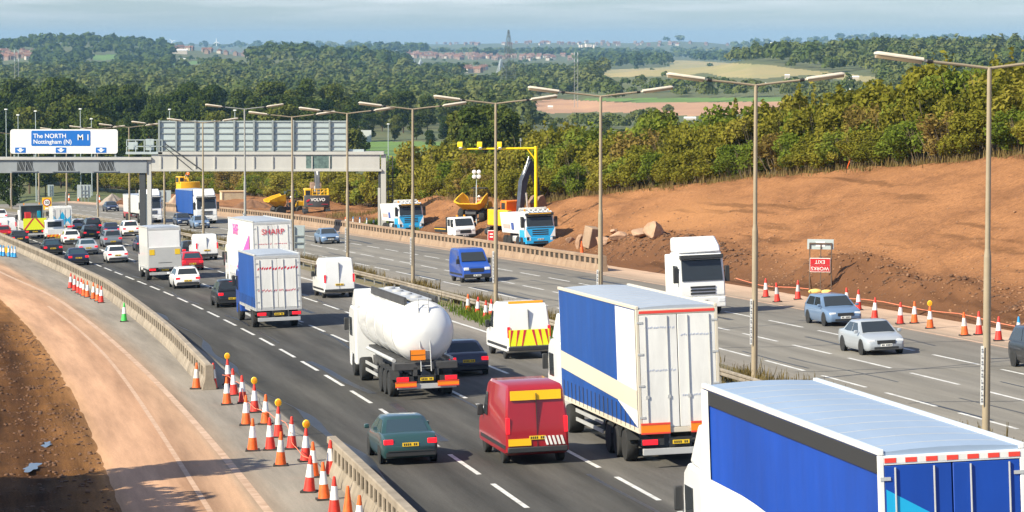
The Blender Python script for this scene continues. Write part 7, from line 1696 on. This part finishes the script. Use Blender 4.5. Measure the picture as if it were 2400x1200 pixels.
# people: one skinned body each, seated at their controls ------------------
m_skin = pmat('skin', (0.45, 0.26, 0.18), 0.6); m_hiv = pmat('hi_vis_orange', (0.90, 0.16, 0.01), 0.7); m_helm = pmat('white_helmet', (0.82, 0.82, 0.80), 0.35); m_trou = pmat('work_trousers', (0.10, 0.09, 0.09), 0.9); m_hair = pmat('hair', (0.03, 0.02, 0.015), 0.8); m_boot = pmat('boots', (0.03, 0.025, 0.02), 0.8)
def skin_obj(name, pts, edges, rad, mat, parent, sub=1, root=0):
    me = bpy.data.meshes.new(name); me.from_pydata(pts, edges, []); me.materials.append(mat); o = link(name, me, parent)
    o.modifiers.new('skin', 'SKIN')
    for v_, r_ in zip(me.skin_vertices[0].data, rad): v_.radius = (r_, r_)
    me.skin_vertices[0].data[root].use_root = True
    s = o.modifiers.new('sub', 'SUBSURF'); s.levels = sub; s.render_levels = sub; return o
def person(label, M):
    r = thing('person', label, 'person', mat=M)   # seat at z=0, faces +y
    P = [(0, 0, 0.08), (0, -0.03, 0.32), (0, -0.02, 0.52), (0, 0.0, 0.60), (0, 0.03, 0.70), (0, 0.03, 0.82),
         (-0.20, -0.01, 0.50), (-0.27, 0.12, 0.28), (-0.20, 0.38, 0.24), (0.20, -0.01, 0.50), (0.27, 0.12, 0.28), (0.20, 0.38, 0.24),
         (-0.11, 0.08, 0.06), (-0.14, 0.48, 0.06), (-0.14, 0.52, -0.38), (-0.14, 0.66, -0.42), (0.11, 0.08, 0.06), (0.14, 0.48, 0.06), (0.14, 0.52, -0.38), (0.14, 0.66, -0.42)]
    E = [(0, 1), (1, 2), (2, 3), (3, 4), (4, 5), (2, 6), (6, 7), (7, 8), (2, 9), (9, 10), (10, 11), (0, 12), (12, 13), (13, 14), (14, 15), (0, 16), (16, 17), (17, 18), (18, 19)]
    rd = [0.145, 0.14, 0.12, 0.06, 0.085, 0.09, 0.07, 0.05, 0.035, 0.07, 0.05, 0.035, 0.09, 0.065, 0.05, 0.045, 0.09, 0.065, 0.05, 0.045]
    skin_obj('body', P, E, rd, m_skin, r)
    skin_obj('jacket', [P[0], P[1], P[2], P[6], P[7], (-0.21, 0.35, 0.245), P[9], P[10], (0.21, 0.35, 0.245)], [(0, 1), (1, 2), (2, 3), (3, 4), (4, 5), (2, 6), (6, 7), (7, 8)], [0.16, 0.16, 0.135, 0.085, 0.065, 0.05, 0.085, 0.065, 0.05], m_hiv, r)
    skin_obj('trousers', [P[0], P[12], P[13], (-0.14, 0.52, -0.30), P[16], P[17], (0.14, 0.52, -0.30)], [(0, 1), (1, 2), (2, 3), (0, 4), (4, 5), (5, 6)], [0.15, 0.10, 0.078, 0.062, 0.10, 0.078, 0.062], m_trou, r)
    for s in (-1, 1):
        h = (s*0.20, 0.38, 0.24); pts, ed, rr3 = [h, (s*0.195, 0.46, 0.235)], [(0, 1)], [0.033, 0.036]
        for k, dx in enumerate((-0.03, -0.01, 0.01, 0.03)):
            n = len(pts); ln = (0.055, 0.065, 0.06, 0.045)[k]; pts += [(s*0.195+dx, 0.485, 0.23), (s*0.195+dx*1.1, 0.485+ln*0.6, 0.21), (s*0.195+dx*1.1, 0.485+ln*0.7, 0.175)]; ed += [(1, n), (n, n+1), (n+1, n+2)]; rr3 += [0.011, 0.0095, 0.008]
        n = len(pts); pts += [(s*0.16, 0.43, 0.225), (s*0.15, 0.47, 0.20)]; ed += [(0, n), (n, n+1)]; rr3 += [0.013, 0.010]
        skin_obj('hand', pts, ed, rr3, m_skin, r)
        m = MB(); m.ell((s*0.14, 0.61, -0.43), (0.055, 0.13, 0.06), 6); m.build('boot', m_boot, r, True)
    m = MB(); m.lathe([(0.135, 0.80), (0.13, 0.86), (0.10, 0.93), (0.05, 0.96), (0.002, 0.965)], 18, 0, (0, 0.03, 0)); m.lathe([(0.135, 0.795), (0.17, 0.80), (0.17, 0.81), (0.13, 0.815)], 18, 0, (0, 0.045, 0)); m.build('helmet', m_helm, r, True)
    m = MB(); m.ell((0, -0.03, 0.77), (0.098, 0.085, 0.06), 6); m.build('hair', m_hair, r, True)
    m = MB()
    for s in (-1, 1): m.ell((s*0.035, 0.118, 0.765), (0.014, 0.01, 0.009), 5)
    m.build('eyes', m_ink, r); m = MB(); m.ell((0, 0.128, 0.735), (0.014, 0.02, 0.024), 5); [m.ell((s*0.092, 0.03, 0.745), (0.012, 0.02, 0.03), 5) for s in (-1, 1)]; m.build('nose_and_ears', m_skin, r, True)
    m = MB(); m.ell((0, 0.115, 0.70), (0.026, 0.01, 0.006), 5); m.build('mouth', pmat('lips', (0.35, 0.12, 0.1), 0.5), r)
    m = MB(); m.lathe([(0.163, 0.20), (0.166, 0.2), (0.166, 0.25), (0.163, 0.25)], 16, 0, (0, -0.02, 0)); m.build('reflective_band', pmat('reflective_silver', (0.7, 0.7, 0.68), 0.3), r, True)
    return r
# construction plant ---------------------------------------------------------
m_cat = pmat('plant_yellow', (0.80, 0.43, 0.01), 0.45, var=0.08, vs_=1.0); m_vgrey = pmat('plant_grey', (0.065, 0.066, 0.07), 0.5, var=0.1, vs_=1); m_orng = pmat('plant_orange', (0.85, 0.20, 0.01), 0.45); m_arm = pmat('arm_grey', (0.10, 0.105, 0.115), 0.5, var=0.25, vs_=1); m_armb = pmat('arm_blue', (0.05, 0.06, 0.085), 0.5, var=0.35, vs_=1); m_bkt = pmat('worn_bucket', (0.24, 0.15, 0.10), 0.7, var=0.3, vs_=2)
def tracks(r, hw, L_, z=0.9):
    for s in (-1, 1):
        m = MB(); P = [(-L_/2+0.1, 0.05), (-L_/2-0.25, 0.3), (-L_/2-0.25, z-0.3), (-L_/2+0.1, z), (L_/2-0.1, z), (L_/2+0.25, z-0.3), (L_/2+0.25, 0.3), (L_/2-0.1, 0.05)]
        m.prism(P, 'x', *sorted((s*(hw-0.55), s*hw))); tk = m.build('track', m_trim, r, bevel=0.03)
        m = MB()
        for k in range(16): m.box(*sorted((s*(hw-0.57), s*(hw+0.015))), -L_/2+k*L_/15-0.04, -L_/2+k*L_/15+0.04, z-0.01, z+0.04)
        m.build('track_pads', m_bkt, tk)
def limb(par, pts, wd, dep, mat, name):
    m = MB(); secs = []
    for (y, z), dd in zip(pts, dep): secs.append((y, z, dd))
    P = []
    for k, (y, z, dd) in enumerate(secs):
        a = secs[max(0, k-1)]; b = secs[min(len(secs)-1, k+1)]; dy, dz = b[0]-a[0], b[1]-a[1]; n_ = math.hypot(dy, dz); P.append(((y-dz/n_*dd, z+dy/n_*dd), (y+dz/n_*dd, z-dy/n_*dd)))
    m.prism([q[0] for q in P]+[q[1] for q in P[::-1]], 'x', -wd/2, wd/2); return m.build(name, mat, par, bevel=0.03)
def excavator(p, yaw, label, body, cw, arm, boom_pts, stick_pts, text=None, rail=True, cabmat=None, name='excavator'):
    r = thing(name, label, 'excavator', mat=upright(p, yaw)); tracks(r, 1.6, 3.6)
    m = MB(); m.box(-1.45, 1.45, -1.4, 1.5, 1.1, 2.1); m.build('upper_body', body, r, bevel=0.06)
    m = MB(); n = 9; Pq = [(-1.55+3.1*i/n, -1.75-0.28*math.sin(math.pi*i/n)) for i in range(n+1)]+[(1.55, -1.25), (-1.55, -1.25)]
    m.prism(Pq, 'z', 1.05, 2.45); c = m.build('counterweight', cw, r, bevel=0.05)
    if text:
        text_obj('lettering', text, 0.52, m_swhite, c, face_mat(0.1, -2.06, 1.95), bold=0.02)
        m = MB(); m.box(-1.2, 1.3, -1.99, -1.95, 1.38, 1.43); m.build('red_stripe', m_vred, c)
        m = MB(); m.prism([(-1.25, 1.65), (-0.9, 1.85), (-0.9, 2.05), (-1.3, 1.85)], 'y', -1.95, -1.9); m.build('red_mark', m_vred, c)
    m = MB(); m.box(-1.45, -0.55, -0.4, 1.7, 2.1, 3.2); cb_ = m.build('cab', cabmat or body, r, bevel=0.08)
    m = MB(); m.box(-1.462, -1.452, -0.2, 1.5, 2.3, 3.05); m.box(-1.35, -0.65, 1.7, 1.712, 2.2, 3.05); m.box(-1.3, -0.7, -0.412, -0.402, 2.4, 3.0); m.build('cab_glass', m_glass, cb_)
    if rail:
        m = MB()
        for z in (2.5, 2.85, 3.2):
            m.tube((-0.5, -1.5, z), (1.4, -1.5, z), 0.045, None, 6); m.tube((1.4, -1.5, z), (1.4, 0.8, z), 0.045, None, 6)
        for x in (-0.5, 0.0, 0.45, 0.9, 1.4): m.tube((x, -1.5, 2.1), (x, -1.5, 3.2), 0.045, None, 6)
        for y in (-0.6, 0.2, 0.8): m.tube((1.4, y, 2.1), (1.4, y, 3.2), 0.045, None, 6)
        m.tube((0, -1.5, 2.2), (0.9, -1.5, 3.1), 0.04, None, 6); m.build('guard_rail', m_cat, r)
    b = limb(r, boom_pts, 0.55, [0.22]+[0.34]*(len(boom_pts)-2)+[0.2], arm, 'boom'); b.location.x = 0.25
    s_ = limb(r, stick_pts, 0.34, [0.2]+[0.28]*(len(stick_pts)-2)+[0.14], arm, 'stick'); s_.location.x = 0.25
    q0, q1 = Vector((0.25, boom_pts[1][0], boom_pts[1][1]+0.45)), Vector((0.25, stick_pts[0][0], stick_pts[0][1]+0.25)); m = MB(); m.tube(q0, q0+(q1-q0)*0.55, 0.10); m.tube(q0+(q1-q0)*0.5, q1, 0.05, None, 8); m.build('ram', m_alu, r, True)
    for x in (-0.05, 0.55): m = MB(); m.tube((x, 1.3, 1.4), (x, boom_pts[1][0]*0.8+0.3, boom_pts[1][1]*0.8), 0.09); m.build('ram', m_alu, r, True)
    y, z = stick_pts[-1]; m = MB(); m.prism([(y+0.1, z+0.2), (y-0.35, z+0.05), (y-0.75, z-0.55), (y-0.55, z-1.05), (y+0.05, z-1.15), (y+0.5, z-0.8), (y+0.3, z-0.2)], 'x', -0.45, 0.95); bk = m.build('bucket', m_bkt, r, bevel=0.04)
    m = MB()
    for k in range(5): m.hexa([(-0.42+k*0.31, y+0.40, z-0.92), (-0.30+k*0.31, y+0.40, z-0.92), (-0.30+k*0.31, y+0.52, z-0.80), (-0.42+k*0.31, y+0.52, z-0.80), (-0.39+k*0.31, y+0.72, z-1.02), (-0.33+k*0.31, y+0.72, z-1.02), (-0.33+k*0.31, y+0.74, z-0.98), (-0.39+k*0.31, y+0.74, z-0.98)])
    m.build('bucket_teeth', m_arm, bk); return r
p = hit(741, 524, step=1.0015) if False else W(37.5, T(37.5, 741)); p.z = W(37.5, T(37.5, 741)).z+0.4
excavator(p, face_cam(p)+0.06, 'yellow and grey tracked excavator seen from behind with its arm raised', m_cat, m_vgrey, m_arm, [(0.8, 2.0), (1.5, 4.3), (2.6, 6.2)], [(2.5, 6.3), (4.4, 5.2), (5.2, 3.6)], 'VOLVO')
p = W(38.0, T(38.0, 1203)); p.z += 0.5
excavator(p, face_cam(p)-0.95, 'orange excavator with dark blue arm reaching over the right tipper lorry', m_orng, m_cat, m_armb, [(0.5, 1.9), (0.9, 4.9), (1.7, 6.7)], [(1.55, 6.9), (2.3, 5.0), (2.6, 3.5)], None, False)
p = W(40.0, T(40.0, 440)); p.z += 1.1
ex3 = excavator(p, face_cam(p)+0.25, 'small yellow digger with its cab showing above the distant blue lorry', m_cat, m_cat, m_cat, [(0.8, 1.9), (2.0, 2.9), (3.4, 2.2)], [(3.3, 2.3), (3.8, 1.2), (3.7, 0.4)], None, False)
person('digger driver in orange hi-vis and white helmet above the distant blue lorry', upright(p+Vector((0.1, -0.3, 3.25)), face_cam(p)+2.6))
def dumper(p, yaw, label, mir=1, screen=False, pname=None):
    r = thing('dumper_truck', label, 'dumper', mat=upright(p, yaw))     # skip in front (+y)
    secs = []
    for y, w_, z0, z1 in ((0.3, 0.85, 1.45, 2.35), (0.5, 1.25, 1.25, 2.75), (1.6, 1.3, 1.2, 2.45), (2.6, 1.35, 1.75, 2.05)):
        secs.append([(-w_*0.65, y, z0), (w_*0.65, y, z0), (w_, y, z0+(z1-z0)*0.45), (w_*1.03, y, z1), (w_*0.94, y, z1), (w_*0.58, y, z0+0.10), (-w_*0.58, y, z0+0.10), (-w_*0.94, y, z1), (-w_*1.03, y, z1), (-w_, y, z0+(z1-z0)*0.45)])
    m = MB(); m.loft(secs); m.build('skip', m_cat, r, bevel=0.02)
    m = MB(); m.box(-0.55, 0.55, -2.2, 1.8, 0.75, 1.15); m.build('chassis', m_vgrey, r, bevel=0.05)
    m = MB(); m.prism([(-2.5, 0.9), (-2.5, 1.6), (-2.1, 1.85), (-1.2, 1.85), (-1.0, 1.2), (-1.0, 0.9)], 'x', -0.7, 0.7); m.build('engine_cover', m_cat, r, bevel=0.08)
    m = MB(); m.box(-0.35, 0.35, -0.95, -0.35, 1.2, 1.5); m.box(-0.35, 0.35, -1.05, -0.92, 1.5, 2.05); m.build('driver_seat', m_trim, r, bevel=0.04)
    m = MB()
    for x in (-0.7, 0.7): m.tube((x, -1.1, 1.3), (x, -1.1, 3.1), 0.05, None, 8); m.tube((x, -1.1, 3.1), (x*0.95, -0.2, 3.15), 0.05, None, 8)
    m.tube((-0.7, -1.1, 3.1), (0.7, -1.1, 3.1), 0.05, None, 8); m.box(-0.72, 0.72, -1.1, -0.2, 3.12, 3.18); m.build('roll_frame', m_trim, r)
    m = MB(); m.tube((0.3, -0.9, 3.18), (0.3, -0.9, 3.42), 0.10, None, 10); m.build('beacon', m_amb, r, True)
    m = MB(); m.tube((0, 0.05, 1.2), (0, -0.15, 1.9), 0.05, None, 8); m.lathe([(0.17, -0.02), (0.2, 0), (0.17, 0.02), (0.165, 0)], 16, 0, (0, -0.18, 1.95)); m.build('steering_column', m_trim, r)
    if screen: m = MB(); m.box(0.0, 0.68, 0.10, 0.14, 2.0, 3.05); m.box(-0.7, 0.0, 0.1, 0.14, 2.95, 3.05); m.build('screen', m_glassb, r)
    for y in (-1.5, 1.1):
        for s in (-1, 1): wheel(r, s*1.05, y, 0.66, 0.55, True)
    person(pname, upright(p, yaw) @ Matrix.Translation((0, -0.6, 1.5))); return r
p = hit(1118, 521, step=1.0012); dumper(p, face_cam(p)+math.pi-0.35, 'yellow site dumper with a wide tipping skip on the earth behind the white pickup', pname='dumper driver in white helmet and orange hi-vis behind the wide yellow skip')
p = W(35.5, T(35.5, 672)); p.z += 0.2
dumper(p, face_cam(p)+math.pi*0.5+0.3, 'yellow site dumper beside the yellow and grey excavator', screen=True, pname='driver in orange hi-vis and white helmet on the dumper beside the excavator')
# small red and white warning board on the dumper side of the barrier
p = W(32.3, T(32.3, 706)); s = p.y/CF; r = thing('barrier_board', 'red and white striped barrier board by the end of the far barrier', 'barrier', p, face_cam(p)); zb = (PX(p)[1]-521)*s
for k in range(6): m = MB(); m.box(-1.0+k*0.33, -1.0+(k+1)*0.33, -0.02, 0.02, zb-0.15, zb+0.15); m.build('stripe', m_vred if k % 2 == 0 else m_swhite, r)
m = MB(); m.bar((-0.8, 0.05, 0), (-0.8, 0.05, zb), 0.06); m.bar((0.8, 0.05, 0), (0.8, 0.05, zb), 0.06); m.build('stand', m_angle, r)
# tiny traffic on the far road
for k, (u, y, mt, lab) in enumerate(((868, 800, P_WHITE, 'tiny white car on the distant slip road below the pale sign back'), (1040, 880, P_WHITE, 'tiny white van passing on the distant road above the green field'), (1026, 876, P_SILVER, 'tiny silver car on the distant road above the green field'), (930, 690, P_SILVER, 'tiny silver car on the sandy track right of the gantry'))):
    p = at(u, y); r = car(0, 0, 'hatch' if k != 1 else 'suv', mt, lab, True); r.matrix_world = upright(p+Vector((0, 0, 0.05)), 1.45)

# ------------------------------------------------------------------ the air
hz = bpy.data.materials.new('haze'); hz.use_nodes = True; nt = hz.node_tree; nt.nodes.clear()
ho = nt.nodes.new('ShaderNodeOutputMaterial'); hv = nt.nodes.new('ShaderNodeVolumePrincipled')
hv.inputs['Color'].default_value = (0.36, 0.64, 0.95, 1); hv.inputs['Density'].default_value = 5.4e-5; hv.inputs['Anisotropy'].default_value = 0.0
nt.links.new(hv.outputs[0], ho.inputs['Volume'])
m = MB(); m.box(-14000, 14000, -400, 18500, -48, 62)
tag(m.build('haze', hz), kind='stuff')
